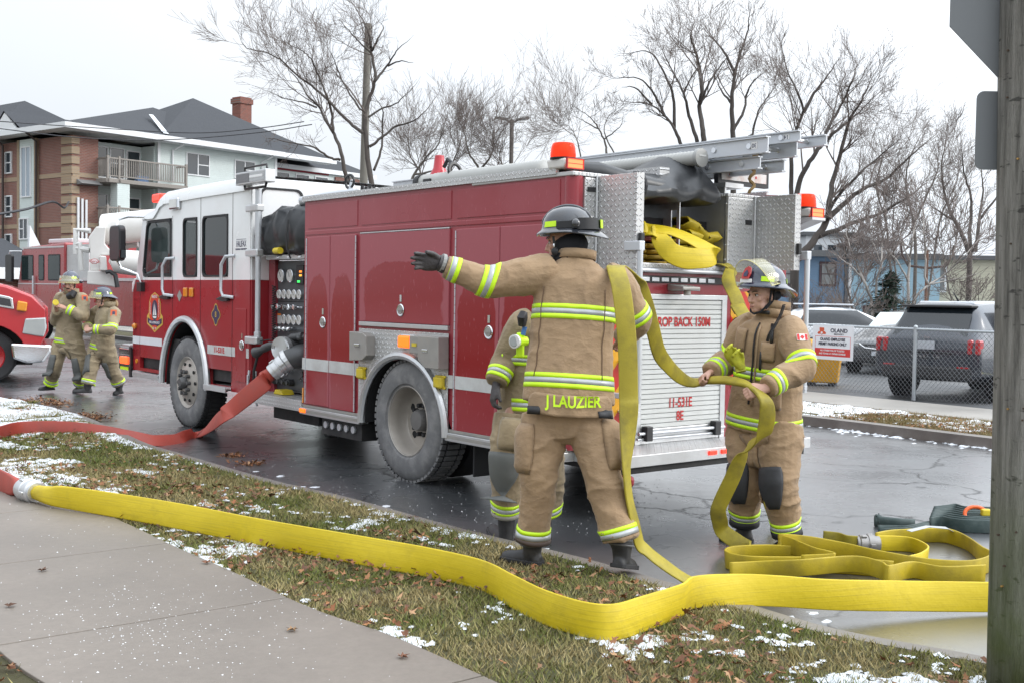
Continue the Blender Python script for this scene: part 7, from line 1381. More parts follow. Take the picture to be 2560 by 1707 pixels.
tp('mirror', black, lambda b: b.prism(rrect(2.35,2.85,1.85,2.75,.1),.2,.3), bevel=.02); tp('mirror_arm', chrome, lambda b: b.tube([(2.2,0,2.85),(2.6,.24,2.85),(2.65,.25,2.7)],.025,6)); tp('tread_box', tread_side, lambda b: b.box(-2.4,-.92,-.25,-.06,1.9,3.0)); tp('lamp', chrome, lambda b: b.lathe([(.10,0),(.08,.03)],(.75,0,1.15),'y',16))
tp('body', tred, lambda b: b.box(-9.5,-2.0,-2.4,-.04,.6,1.9), bevel=.03); tp('fender', alu_soft, lambda b: fender(b,1.1,.72,.55,.75,.02,.05), smooth=True); tp('wheel_arch', dark, lambda b: b.prism([(1.1+.68*math.cos(PI*k/16),.5+.75*math.sin(PI*k/16)) for k in range(17)],.0,.008)); tp('deck_edge', M('pale_trim',(.6,.55,.55)), lambda b: b.box(-9.5,-2.0,-.06,0,1.9,1.98))
tw_ = M('tower_white',(.72,.71,.68),.4,var=.05,dirt=((.5,.48,.44),.35,3.))
for x in (-9.3,1.1): tp('tyre', tread_blk, lambda b: b.lathe([(.3,-.28),(.50,-.28),(.54,-.24),(.54,-.05),(.50,-.01),(.3,-.01)],(x,-.05,.54),'y',28), smooth=True)
def kk(x,y,d=35.2): d -= 4.2; o = CROP['k4']; return at_depth(o[0]+x/o[2],o[1]+y/o[2],d)
tw = empty('tower_boom', kk(1300,830)); tag(tw, 'white articulated boom and turret standing on the tower ladder truck', 'boom'); bpy.context.view_layer.update()
def slab(nm, P, d0, d1, m=tw_): b = MB(); b.rings([[kk(x,y,d) for x,y in P] for d in (d0,d1)]); return attach(b.build(nm, m, None, bevel=.03), tw)
slab('boom_head', [(1150,330),(1270,165),(1420,165),(1400,420),(1500,540),(1470,600),(1330,600),(1320,830),(1175,830),(1175,520)],34.6,35.6); slab('turret', [(1140,830),(1480,830),(1560,1000),(1570,1085),(1480,1060),(1130,1030)],34.5,36.); slab('boom_cheek', [(1320,600),(1420,610),(1440,830),(1320,830)],34.3,34.6)
b = MB(); b.tube([kk(1400,210),kk(1800,170),kk(2300,120)],.42,16); attach(b.build('boom_tube', tw_, None, smooth=True), tw); b = MB(); b.tube([kk(1500,730,34.4),kk(1560,690,34.4),kk(1900,720,34.4),kk(2300,740,34.4)],[.12,.32,.34,.34],14); attach(b.build('cylinder', tw_, None, smooth=True), tw)
for k,(a,c) in enumerate((((1480,330),(1680,600)),((1560,300),(1720,520)),((1450,420),(1800,380)),((1500,470),(1900,430)))): b = MB(); b.tube([kk(*a,35.6),kk(*c,35.6)],.10,6); attach(b.build('lattice_bar', M('lattice_grey',(.45,.45,.43),.5), None), tw)
for a in (((960,580),(960,210),(1180,230)),((960,430),(1020,420),(1030,600),(1045,830)),((970,490),(1170,520))): b = MB(); b.tube([kk(x,y,35.0) for x,y in a],.075,8); attach(b.build('basket_rail', M('rail_white',(.66,.66,.64),.4), None, smooth=True), tw)
b = MB(); b.tube([kk(1420,850,34.3),kk(1480,840,34.3),kk(1560,900,34.3),kk(1590,1080,34.3)],.06,6); attach(b.build('hydraulic_hose', black, None, smooth=True), tw)
b = MB(); el_ = [kk(1243+62*math.cos(t),688+40*math.sin(t),34.25) for t in [2*PI*k/24 for k in range(24)]]; b.add(el_,[tuple(range(24))]); em = attach(b.build('maker_emblem', red_txt, None), tw); b = MB(); b.add([kk(1243+54*math.cos(t),688+32*math.sin(t),34.24) for t in [2*PI*k/24 for k in range(24)]],[tuple(range(24))]); attach(b.build('emblem_field', white_txt, None), em)
t_ = text('Pierce', .11, red_txt, None, frame(kk(1243,688,34.22),(1,0,0))); attach(t_, em)
# ------------------------------------------------------------------ buildings
def brick_mat(name, c1, c2, mortar, ax=0, sc=1.):
    n = NT(name); x = n.xyz(); cmb = n.n.new('ShaderNodeCombineXYZ'); n.l.new(x[ax], cmb.inputs[0]); n.l.new(x[2], cmb.inputs[1])
    br = n.n.new('ShaderNodeTexBrick'); n.l.new(cmb.outputs[0], br.inputs['Vector']); br.inputs['Color1'].default_value = (*c1,1); br.inputs['Color2'].default_value = (*c2,1); br.inputs['Mortar'].default_value = (*mortar,1)
    br.inputs['Scale'].default_value = sc; br.inputs['Brick Width'].default_value = .24; br.inputs['Row Height'].default_value = .085; br.inputs['Mortar Size'].default_value = .011; br.inputs['Bias'].default_value = -.1
    c = n.mix(n.ramp(n.noise(.7,5),(.35,.0),(.75,.35)), br.outputs[0], tuple(q*.6 for q in c1)); n.set('Base Color', c); n.set('Roughness', .9); n.bump(n.math('SUBTRACT',1.,br.outputs['Fac']), .4, .02); MATS[name] = n.m; return n.m
def siding_mat(name, col, sp=.11):
    n = NT(name); x = n.xyz(); f = n.math('FRACT', n.math('DIVIDE', x[2], sp)); c = n.mix(n.ramp(f,(.0,.0),(.10,1.)), tuple(q*.55 for q in col), col); c = n.mix(n.ramp(n.noise(1.2,5),(.4,0.),(.75,.3)), c, tuple(q*.75 for q in col)); n.set('Base Color', c); n.set('Roughness', .6); n.bump(f, .5, .02); MATS[name] = n.m; return n.m
def shingle_mat(name, col):
    n = NT(name); a = n.noise(9.,4,.7); b_ = n.noise(1.,4); c = n.mix(a, tuple(q*.6 for q in col), tuple(q*1.5 for q in col)); c = n.mix(n.math('MULTIPLY',b_,.4), c, tuple(q*1.4 for q in col)); n.set('Base Color', c); n.set('Roughness', .92); n.bump(a, .5, .03); MATS[name] = n.m; return n.m
brickA = brick_mat('red_brown_brick_x',(.26,.105,.08),(.20,.082,.066),(.26,.22,.19),0); brickB = brick_mat('red_brown_brick_y',(.26,.105,.08),(.20,.082,.066),(.26,.22,.19),1); tanbA = brick_mat('tan_brick',(.40,.29,.19),(.34,.245,.16),(.32,.28,.23),0); chimB = brick_mat('chimney_brick',(.26,.085,.06),(.2,.07,.05),(.2,.15,.13),0)
sid_g = siding_mat('pale_green_siding',(.66,.73,.71)); shing = shingle_mat('dark_shingles',(.040,.043,.049)); trim_w = M('white_trim',(.74,.75,.76),.5,var=.04); deck_w = M('grey_deck_wood',(.27,.245,.22),.85,var=.25,vs_=12.,bump=.2); glass_b = glass('house_glass',(.035,.045,.055),.04,1.)
apt = empty('apartment_building', (-23.908,62.,0), PI/2-R(38)); tag(apt, 'brick and pale green siding apartment building with dark hipped roof', 'building')
# local x along the right face, local y into the block (along the left face)
def ap(nm, m, fn, par=None, **k): b = MB(); fn(b); return b.build(nm, m, par or apt, **k)
ap('brick_wall', brickA, lambda b: b.box(0,1.57,0,.3,2.0,9.95)); ap('brick_wall', brickB, lambda b: (b.box(-.001,.3,.301,3.5,2.0,9.95), b.box(-.001,.3,5.3,38.,2.0,9.95)))
ap('side_wall', sid_g, lambda b: b.box(5.35,14.,-.05,.25,2.0,10.2)); ap('recess_wall', sid_g, lambda b: (b.box(1.57,5.35,1.4,1.6,2.0,9.95), b.box(5.25,5.36,.2,1.45,2.0,9.95))); ap('corner_board', trim_w, lambda b: b.box(5.33,5.50,-.09,-.04,2.,10.2)); ap('end_board', trim_w, lambda b: b.box(13.95,14.15,-.09,.2,2.,10.2))
ap('far_wall', sid_g, lambda b: b.box(14.2,22.5,1.1,1.4,2.,9.98)); ap('soffit', trim_w, lambda b: (b.box(-.9,14.1,-.8,1.5,10.16,10.19))); ap('far_brick', brickA, lambda b: b.box(20.2,22.7,.98,1.09,2.,9.6)); ap('inner_core', M('inner_dark',(.05,.05,.055),.9), lambda b: (b.box(1.6,22,2.3,13.5,2.,9.9), b.box(.4,8.5,13.6,38.,2.,9.9)))
for z in (7.72,5.04): ap('tan_band', tanbA, lambda b: (b.box(.02,1.57,-.03,.02,z,z+.24), b.box(-.03,.02,0.05,3.4,z,z+.24), b.box(-.03,.02,5.4,38,z,z+.24)))
qm = None
for k in range(12):
    z = 3.6+k*.535; w = .62 if k % 2 else .45
    if qm is None: o = ap('quoin', tanbA, lambda b: b.box(-.05,.42,-.05,1.0,0,.40)); qm = o.data
    else: o = bpy.data.objects.new('quoin', qm); COL.objects.link(o); o.parent = apt
    o.location = (0,0,z)
def win(x0,x1,z0,z1,y,n=2,hbar=True,par=None,plane='x',gm=None,nm='window'):
    def B(b,a0,a1,d0,d1,c0,c1): b.box(a0,a1,d0,d1,c0,c1) if plane == 'x' else b.box(d0,d1,a0,a1,c0,c1)
    def fr_(b):
        t = .07; B(b,x0,x1,y-.06,y+.02,z0,z0+t); B(b,x0,x1,y-.06,y+.02,z1-t,z1); B(b,x0,x0+t,y-.06,y+.02,z0+t,z1-t); B(b,x1-t,x1,y-.06,y+.02,z0+t,z1-t)
        for k in range(1,n): xm = x0+(x1-x0)*k/n; B(b,xm-.035,xm+.035,y-.05,y+.02,z0+t,z1-t)
        if hbar: B(b,x0+(x1-x0)*(n-1)/n,x1,y-.045,y+.02,(z0+z1)/2-.03,(z0+z1)/2+.03)
    o = ap(nm, trim_w, fr_, par); ap('pane', gm or glass_b, lambda b: B(b,x0+.03,x1-.03,y-.02,y-.01,z0+.03,z1-.03), o)
    if random.random() < .8: ap('curtain', M('curtain_grey',(.30,.31,.31),.9), lambda b: (B(b,x0+.1,x0+(x1-x0)*.3,y+.05,y+.06,z0+.1,z1-.1)), o)
    return o
for zz in (0,-2.7): win(2.05,3.05,7.95+zz,9.75+zz,1.4,1,False); win(3.15,4.1,7.95+zz,9.75+zz,1.4,1,True); win(4.2,5.15,7.8+zz,9.68+zz,1.4,1,False,nm='balcony_door')
win(7.27,8.95,8.48,9.82,-.05); win(10.8,12.4,8.6,9.75,-.05); win(7.27,8.95,5.7,7.1,-.05); win(10.8,12.4,5.7,7.1,-.05)
for x in (15.,16.7,18.4): win(x,x+1.2,8.4,9.5,1.1,1,False)
ap('red_garland', M('garland_red',(.22,.02,.03),.8), lambda b: b.box(14.6,19.6,1.0,1.08,9.62,9.85))
# left face: stairwell bay and windows
ap('stair_bay', sid_g, lambda b: b.box(-.12,.2,3.5,5.3,2.,10.0)); ap('stair_pier', tanbA, lambda b: (b.box(-.16,.0,3.38,3.6,2.,10.), b.box(-.16,0,5.2,5.42,2.,10.)))
nS = glass('painted_sky_glass',(.30,.36,.42),.03,1.); win(3.9,4.95,6.75,9.6,-.14,2,False,plane='y',gm=nS); win(4.2,5.15,4.38,5.6,-.14,2,True,plane='y')  # tall pane: pale sky reflection put into the base colour
for y0 in (6.2,9.5,12.2,16.,20.,24.,28.):
    for z0 in (8.2,5.7,3.5): win(y0,y0+.75,z0,z0+1.25,-.02,1,True,plane='y')
for y in (3.3,6.9): ap('downpipe', M('brown_pipe',(.05,.035,.03),.5), lambda b: b.tube([(-.9,y,10.3),(-.5,y,10.05),(-.2,y,9.8),(-.2,y,2.)],.07,8), smooth=True)
for x in (6.6,13.2): ap('downpipe', trim_w, lambda b: b.tube([(x,-.75,10.35),(x,-.75,10.1),(x-.3,-.14,9.8),(x-.3,-.14,8.)],.06,8), smooth=True)
# balconies with single balusters
bal_me = None
for z in (7.72,5.02):
    bl = ap('balcony', deck_w, lambda b: (b.box(1.45,6.75 if z > 6 else 5.6,-1.0,1.35,z-.22,z)), bevel=.02)
    def rails(b):
        x1 = 6.7 if z > 6 else 5.5
        b.box(1.5,x1,-.98,-.9,z+1.08,z+1.16); b.box(1.5,x1,-.97,-.91,z+.12,z+.18); b.box(1.5,1.58,-.98,.0,z+1.08,z+1.16); b.box(x1-.08,x1,-.98,.0,z+1.08,z+1.16)
        for x in (1.5,2.2,x1-.12): b.box(x,x+.12,-1.0,-.88,z-.2,z+1.25)
    ap('railing', deck_w, rails, bl)
    for k in range(44 if z > 6 else 34):
        if bal_me is None: o = ap('baluster', deck_w, lambda b: b.box(-.02,.02,-.02,.02,0,.95), bl); bal_me = o.data
        else: o = bpy.data.objects.new('baluster', bal_me); COL.objects.link(o); o.parent = bl
        o.location = (1.62+k*.117,-.94,z+.15)
    for k in range(7):
        o = bpy.data.objects.new('baluster', bal_me); COL.objects.link(o); o.parent = bl; o.location = (1.54,-.85+k*.125,z+.15)
ap('balcony_post', sid_g, lambda b: b.box(2.15,2.92,-.95,-.30,2.,7.5)); ap('balcony_bin', M('bin_blue',(.20,.32,.55),.6), lambda b: b.box(3.6,4.3,-.7,-.4,7.73,8.05))
for k in range(3): ap('conduit', trim_w, lambda b: b.tube([(.30+k*.24,-.12,3.4),(.30+k*.24,-.12,6.6-.05*k)],.07,8), smooth=True)
ap('awning', M('awning_grey',(.20,.20,.20),.6), lambda b: b.prism([(-.6,7.35),(-.05,7.6),(-.05,7.3)],.25,1.5,'yz'))
# roofs
def hip(nm, a0,a1,b0,b1,z0, apex, m=shing, ov=.0, par=None):
    def f(b):
        A = (a0,b0,z0),(a1,b0,z0),(a1,b1,z0),(a0,b1,z0); 
        if len(apex) == 1: p = apex[0]; b.add([*A,p],[(0,1,4),(1,2,4),(2,3,4),(3,0,4),(3,2,1,0)])
        else: b.add([*A,*apex],[(0,1,5,4),(1,2,5),(2,3,4,5),(3,0,4),(3,2,1,0)])
    o = ap(nm, m, f, par); ap('fascia', trim_w, lambda b: (b.box(a0-.02,a1+.02,b0-.06,b0,z0-.28,z0+.02), b.box(a0-.06,a0,b0-.06,b1,z0-.28,z0+.02), b.box(a0,a1,b0,b0+.9,z0-.26,z0-.22), b.box(a0,a0+.9,b0,b1,z0-.26,z0-.22)), o); return o
hip('roof', -.95,14.,-.95,13.,10.45, [(9.3,6.2,13.25)]); hip('roof', 5.0,18.5,-.85,12.5,10.45, [(12.2,6.0,14.24)]); hip('roof', 13.,24.,.9,11.,10.0, [(16.,6.,12.6),(20.,6.,12.4)]); hip('roof', -.9,10.,8.,40.,10.3,[(4.5,13.,13.6),(4.5,36.,13.6)])
ch_ = ap('chimney', chimB, lambda b: (b.box(16.15,17.1,6.1,7.0,11.,14.95), b.box(16.07,17.18,6.02,7.08,14.5,14.85)))
ap('valley_snow', snow_m, lambda b: b.add([(5.25,-.72,10.62),(5.62,-.72,10.62),(6.85,2.6,12.15),(6.55,2.6,12.15)],[(0,1,2,3)]))
gb_ = ap('stair_gable', trim_w, lambda b: b.prism([(3.6,10.2),(6.9,10.2),(5.3,11.45)],-.95,-.85,'yz')); ap('gable_roof', shing, lambda b: (b.add([(-1.0,3.1,10.2),(-1.0,5.3,11.55),(4.,5.3,11.55),(4.,3.1,10.2)],[(0,1,2,3)]), b.add([(-1.0,7.0,10.2),(-1.0,5.3,11.55),(4.,5.3,11.55),(4.,7.0,10.2)],[(0,1,2,3)])), gb_)
# entrance lodge with dark hipped roof in front
lod = empty('entrance_lodge', at_depth(0,650,50.)); lod.location.z = 0; tag(lod, 'low brick lodge with dark hipped roof at the left edge', 'building'); lod.rotation_euler = (0,0,PI/2-R(38))
LW = lambda px,py,d=48.: lod.matrix_world.inverted()@at_depth(px,py,d)
bpy.context.view_layer.update()
def lp_(nm,m,fn,**k): b = MB(); fn(b); return b.build(nm,m,lod,**k)
zr0 = at_depth(30,672,49.).z; zr1 = at_depth(80,600,50.).z
lp_('wall', brickA, lambda b: b.box(-3.2,1.0,-.6,4.,.5,zr0-.3)); lp_('roof', shing, lambda b: b.add([(-4.4,-1.4,zr0),(1.9,-1.4,zr0),(1.9,5.,zr0),(-4.4,5.,zr0),(-.6,1.4,zr1+.1),(.9,1.4,zr1+.1)],[(0,1,5,4),(1,2,5),(2,3,4,5),(3,0,4),(3,2,1,0)])); lp_('fascia', trim_w, lambda b: (b.box(-4.4,1.9,-1.46,-1.4,zr0-.45,zr0+.04), b.box(1.9,1.96,-1.46,5.,zr0-.45,zr0+.04)))
lp_('gable_end', trim_w, lambda b: b.prism([(1.4,zr0),(2.6,zr0),(1.5,zr1+.7)],.2,.35)); lp_('pier', chimB, lambda b: b.box(.6,1.2,-1.2,-.6,.5,zr0-.3)); lp_('siding', sid_g, lambda b: b.box(1.25,2.3,-.7,-.5,.5,zr0-.4))

# blue and cream houses beyond the parking lot
HD = 60.
def hx(x,y,d=HD): return at_depth(1960+x/4.523,560+y/4.523,d)
blue1 = siding_mat('slate_blue_siding',(.12,.20,.30),.13); blue2 = siding_mat('sky_blue_siding',(.33,.50,.60),.13); cream = siding_mat('cream_siding',(.56,.54,.42),.16); roof_g = M('grey_roof_edge',(.10,.105,.11),.8); win_g = glass('pale_house_glass',(.16,.17,.17),.08,1.); burg = M('dark_burgundy_trim',(.055,.03,.035),.6)
def house(nm, lab, c, ang, parts):
    t_ = empty(nm, c, ang); tag(t_, lab, 'house', 'houses beyond the parking lot')
    def q(pn_, m, x0,x1,y0,y1,z0,z1,par=None): b = MB(); b.box(x0,x1,y0,y1,z0,z1); return b.build(pn_, m, par or t_)
    parts(q, t_); return t_
cB = hx(715,400); zt = hx(715,380).z; 
def hw(q, x0,x1,z0,z1,y,trim,gm=win_g,sn=False):
    w = q('window', trim, x0-.12,x1+.12,y-.05,y+.05,z0-.12,z1+.12); q('pane', gm, x0,x1,y-.07,y-.055,z0,z1,w); q('sash', trim, x0,x1,y-.08,y-.06,(z0+z1)/2-.03,(z0+z1)/2+.03,w); return w
def blue_parts(q, t_):
    q('wall', blue1, -5.,0,0,.2,-.5,zt); q('wall', blue2, 0.0,.2,.2,6.,-.5,zt) if False else None
    hw(q, -3.55,-2.85,2.55,3.55,0,burg); hw(q, -1.4,-.7,2.55,3.6,0,burg); q('eave', roof_g, -5.4,.35,-.5,8.,zt,zt+.32); q('corner_board', M('dark_corner',(.06,.08,.10),.6), -.12,.06,-.08,0,-.5,zt); q('garage_band', blue1, -2.2,-.4,-.06,0,.4,.75); q('roof_slab', roof_g, -5.2,6.,.2,9.,zt+.1,zt+.25)
house('blue_house','slate blue clapboard house with two sash windows behind the trees', Vector((cB.x,cB.y,0)), R(8), blue_parts)
def blue2_parts(q, t_):
    q('wall', blue2, .0,4.6,0,.2,-.5,zt-.1); q('eave', roof_g, -.3,4.7,-.4,6.,zt-.1,zt+.2); q('corner_board', trim_w, .0,.22,-.07,0,-.5,zt-.1); hw(q, .95,1.75,.5,1.35,0,burg); q('rear_mass', blue2, .2,4.4,.3,6,-.5,zt-.2)
house('light_blue_house','sky blue clapboard house wall with a low basement window', Vector((cB.x+.05,cB.y+.1,0)), R(-14), blue2_parts)
cC = hx(1390,400,61.); zc2 = hx(1390,400,61.).z
def cream_parts(q, t_):
    q('wall', cream, 0,7.5,0,.2,-.5,zc2); q('eave', roof_g, -.3,7.8,-.4,7.,zc2,zc2+.22); w = hw(q, 1.35,1.95,2.35,3.55,0,trim_w); q('downpipe', trim_w, .35,.45,-.1,0,.5,zc2); q('mass', cream, .2,7.3,.3,7,-.5,zc2-.1)
house('cream_house','cream shingled house with one white framed window', Vector((cC.x,cC.y,0)), R(-6), cream_parts)
# far pale buildings showing through the trees
for nm_,lab_,(x0,x1,y0),d in (('far_house','far white house showing faintly through the bare trees',(250,880,130),85.),('far_house','far grey house with a square chimney beyond the blue house',(880,1280,230),80.)):
    p0,p1 = hx(x0,y0,d),hx(x1,y0,d); t_ = empty(nm_, (p0.x,p0.y,0)); tag(t_, lab_, 'house', 'houses beyond the parking lot'); L = p1.x-p0.x
    b = MB(); b.box(0,L,0,5,-1,p0.z); b.build('wall', M('far_wall_'+str(int(d)),(.62,.64,.66),.8), t_); b = MB(); b.prism([(-.3,p0.z),(L+.3,p0.z),(L+.3,p0.z+.25),(-.3,p0.z+.25)],-.3,5.3); b.build('roof', roof_g, t_)
    for k in range(4): b = MB(); b.box(.6+k*L/4,1.2+k*L/4,-.05,.0,p0.z-1.8,p0.z-.7); b.build('window', glass_b, t_)
    if d < 82: b = MB(); b.box(L*.15,L*.35,1,2,p0.z,p0.z+1.4); b.build('chimney', M('far_chimney',(.4,.4,.4),.8), t_)
# snowy bank below the houses
b = MB(); nn = 40
bk = [[(G('k6',-150+i*75,1120+40*math.sin(i*.6),.0)*1.0) for i in range(24)]]
p0,p1 = hx(0,1100,46.),hx(1400,1130,46.); rs = []
for j in range(8):
    rs.append([(p0.x-3+(p1.x-p0.x+14)*i/36, 44+j*2.0, -.02+(.9*math.sin(min(1,j/4)*PI/2))*(1-.35*i/36)+.12*math.sin(i*1.3+j)) for i in range(37)])
b.rings(rs, cap=False, close=False); nb = NT('snowy_bank'); f_ = nb.ramp(nb.noise(.8,6,.65),(.46,0.),(.56,1.)); nb.set('Base Color', nb.mix(f_,(.10,.075,.045),(.72,.74,.78))); nb.set('Roughness',.9); o = b.build('bank', nb.m, smooth=True, ang=0); o['kind'] = 'structure'

# ------------------------------------------------------------------ street poles, wires, lamp
wood2 = M('grey_pole_wood',(.20,.19,.165),.9,var=.25,vs_=3.,bump=.2)
p_ = at_depth(908,455,45.); ztp = at_depth(912,60,45.).z
sp_ = empty('street_pole', (p_.x,45.,0)); tag(sp_, 'bare wooden utility pole standing among the tree branches', 'pole'); b = MB(); b.tube([(-.05,0,0),(.0,0,5.),(.12,0,ztp)],[.19,.165,.128],16); b.build('shaft', wood2, sp_, smooth=True)
ls = empty('street_lamp', (at_depth(1278,405,60.).x,60.,0)); tag(ls, 'slim twin headed street lamp rising behind the fire engine', 'lamp'); zl = at_depth(1278,300,60.).z
b = MB(); b.tube([(0,0,0),(0,0,zl)],.11,8); b.build('post', M('lamp_post_dark',(.10,.085,.075),.6), ls, smooth=True)
for s in (-1,1): b = MB(); b.tube([(0,0,zl-.15),(s*.35,0,zl+.0)],.05,6); b.obox((s*.55,0,zl+.05),(.7,.25,.10),Matrix.Rotation(-s*.15,3,'Y')); b.build('lamp_head', M('lamp_head_grey',(.16,.155,.15),.5), ls)
def wire(lab, pts, r=.02):
    t_ = MB(); P = [at_depth(*p) for p in pts]; q = spline([tuple(p) for p in P],8); t_.tube([tuple(x) for x in q], r, 4); o = t_.build('overhead_wire', M('wire_black',(.03,.03,.035),.6)); tag(o, lab, 'wire', 'overhead wires'); return o
wire('upper overhead wire sagging across the apartment roof', [(-60,300,44),(200,318,48),(480,333,50),(640,322,48),(760,305,46)])
wire('lower overhead wire sagging across the apartment roof', [(-60,315,44),(200,345,48),(420,350,50),(640,333,47),(780,312,46)])
wire('bundled service cable running to the building conduits', [(-60,545,50),(60,525,54),(130,505,58),(160,520,60),(172,505,60.5)],.06)
an = empty('antenna_mast', (hx(1615,480,52.).x,52.,0)); tag(an, 'rusty mast with a curved crossbar in front of the cream house', 'mast'); zz_ = hx(1615,300,52.).z; zc_ = hx(1615,490,52.).z
b = MB(); b.cyl((0,0,-.5),(0,0,zz_),.07,8); b.build('mast', M('rust_metal',(.17,.09,.06),.8,var=.4), an); b = MB(); b.tube([(-1.2,0,zc_+1.0),(-1.15,0,zc_+.55),(-.85,0,zc_+.05),(0,0,zc_-.05),(.85,0,zc_+.05),(1.15,0,zc_+.55),(1.2,0,zc_+1.0)],.06,8); b.build('crossbar', M('rust_dark',(.07,.05,.045),.8), an, smooth=True)
# ------------------------------------------------------------------ bare trees: limbs follow the ones in the photograph, the branching below that is grown
bark_d = M('dark_bark',(.085,.073,.065),.9,var=.3,vs_=8.); bark_g = M('grey_bark',(.13,.115,.10),.9,var=.3,vs_=8.); bark_w = M('birch_bark',(.40,.37,.34),.8,var=.35,vs_=5.); twig_m = M('twig_brown',(.17,.14,.125),.95)
def grow(out, p, d, L, r, lvl, rnd, up=.25, rmin=.009):
    if L < .24: return
    n = 4 if lvl > 1 else 3; P = [Vector(p)]; d = Vector(d).normalized(); cur = Vector(p)
    for i in range(n): d = (d+Vector((rnd.uniform(-1,1),rnd.uniform(-1,1),rnd.uniform(-.6,1)))*.15+Vector((0,0,up*.22))).normalized(); cur = cur+d*L/n; P.append(cur.copy())
    out.append((P, [max(r*(1-.75*i/n), rmin) for i in range(n+1)], lvl))
    if lvl <= 0: return
    for k in range(rnd.randint(3,5) if lvl > 1 else rnd.randint(2,4)):
        t = rnd.uniform(.12,1.); i = min(int(t*n),n-1); q = P[i].lerp(P[i+1], t*n-i); tg = (P[i+1]-P[i]).normalized(); ax = tg.cross(Vector((rnd.uniform(-1,1),rnd.uniform(-1,1),rnd.uniform(-1,1)))).normalized()
        dd = (Quaternion(ax, rnd.uniform(.32,.8))@tg); grow(out, q, dd, L*rnd.uniform(.5,.82), max(r*(1-.7*t)*.62, rmin), lvl-1, rnd, up, rmin)
def tree(nm, lab, crop, depth, limbs, seed, bark, r0, lvl=3, dens=1.5, group='bare trees', Lf=.30, rmin=.011, cat='tree', up=.25):
    """limbs: list of (start radius factor, [(px,py,(depth offset))...]) measured in the picture, at this tree's distance"""
    rnd = random.Random(seed); br = []; main = []
    for rf,pts in limbs:
        W3 = [J(crop, p[0], p[1], depth+(p[2] if len(p) > 2 else rnd.uniform(-1.2,1.2)*i/max(1,len(pts)-1))) for i,p in enumerate(pts)]; q = [Vector(x) for x in spline([tuple(w) for w in W3], 5)]; n = len(q)
        if main:                                   # a limb leaves the trunk, not the air
            s0 = q[0]; best = min((w for qq,_ in main for w in qq), key=lambda w: (w-s0).length)
            if (best-s0).length > .3:
                lo = [w for qq,_ in main for w in qq if w.z < s0.z-.2*(best-s0).length]; tgt = min(lo, key=lambda w: (w-s0).length) if lo and min((w-s0).length for w in lo) < 2.2 else Vector((main[0][0][0].x*.5+s0.x*.5, main[0][0][0].y*.5+s0.y*.5, -.1)); q = [tgt, tgt*.4+s0*.6+(s0-q[1])*.15]+q
        n = len(q); q = [v+Vector((rnd.uniform(-1,1),rnd.uniform(-1,1),rnd.uniform(-1,1)))*.02 for v in q]; rr = [max(r0*rf*(1-.85*i/(n-1)), rmin*1.3) for i in range(n)]; main.append((q,rr))
        tot = sum((q[i+1]-q[i]).length for i in range(n-1)); m = int(tot*dens)
        for k in range(m):
            t = rnd.uniform(.22,1.)**.8; i = min(int(t*(n-1)),n-2); p = q[i].lerp(q[i+1], t*(n-1)-i); tg = (q[i+1]-q[i]).normalized(); ax = tg.cross(Vector((rnd.uniform(-1,1),rnd.uniform(-1,1),rnd.uniform(-1,1)))).normalized(); d = Quaternion(ax, rnd.uniform(.35,.95))@tg
            grow(br, p, d, min(tot*Lf*1.5*rnd.uniform(.35,1.)*(1.1-t*.5), 2.6), max(rr[i]*.5,rmin), lvl-1, rnd, up, rmin)
        grow(br, q[-1], q[-1]-q[-3], tot*Lf*.45, rr[-1], lvl-1, rnd, up, rmin)
    base = main[0][0][0]; t_ = empty(nm, (base.x,base.y,0)); tag(t_, lab, cat, group); bpy.context.view_layer.update()
    b = MB(); first = True
    for q,rr in main:
        if first and q[0].z > .2: q = [Vector((q[0].x,q[0].y,-.1))]+q; rr = [rr[0]*1.25]+rr
        first = False; b.tube([tuple(v) for v in q], rr, 7)
    attach(b.build('trunk', bark, None, smooth=True, ang=0, recalc=False), t_)
    # twigs in one crown mesh, built as arrays
    V = []; F_ = []; nv = 0
    for P,rr,l in br:
        sg = 4 if l > 1 else 3; T = (P[-1]-P[0]).normalized(); x = T.cross(Vector((.3,.2,1))).normalized(); y = T.cross(x)
        cs = [(math.cos(2*PI*k/sg),math.sin(2*PI*k/sg)) for k in range(sg)]
        for p,r_ in zip(P,rr): V += [(p.x+(x.x*c+y.x*s)*r_, p.y+(x.y*c+y.y*s)*r_, p.z+(x.z*c+y.z*s)*r_) for c,s in cs]
        for i in range(len(P)-1):
            for k in range(sg): k2 = (k+1)%sg; F_.append((nv+i*sg+k,nv+i*sg+k2,nv+(i+1)*sg+k2,nv+(i+1)*sg+k))
        nv += len(P)*sg
    me = bpy.data.meshes.new('crown'); me.from_pydata(V,[],F_); me.materials.append(twig_m if bark is not bark_w else M('birch_twig',(.20,.165,.15),.9)); o = bpy.data.objects.new('crown', me); COL.objects.link(o); attach(o, t_); o['kind'] = 'stuff'; return t_
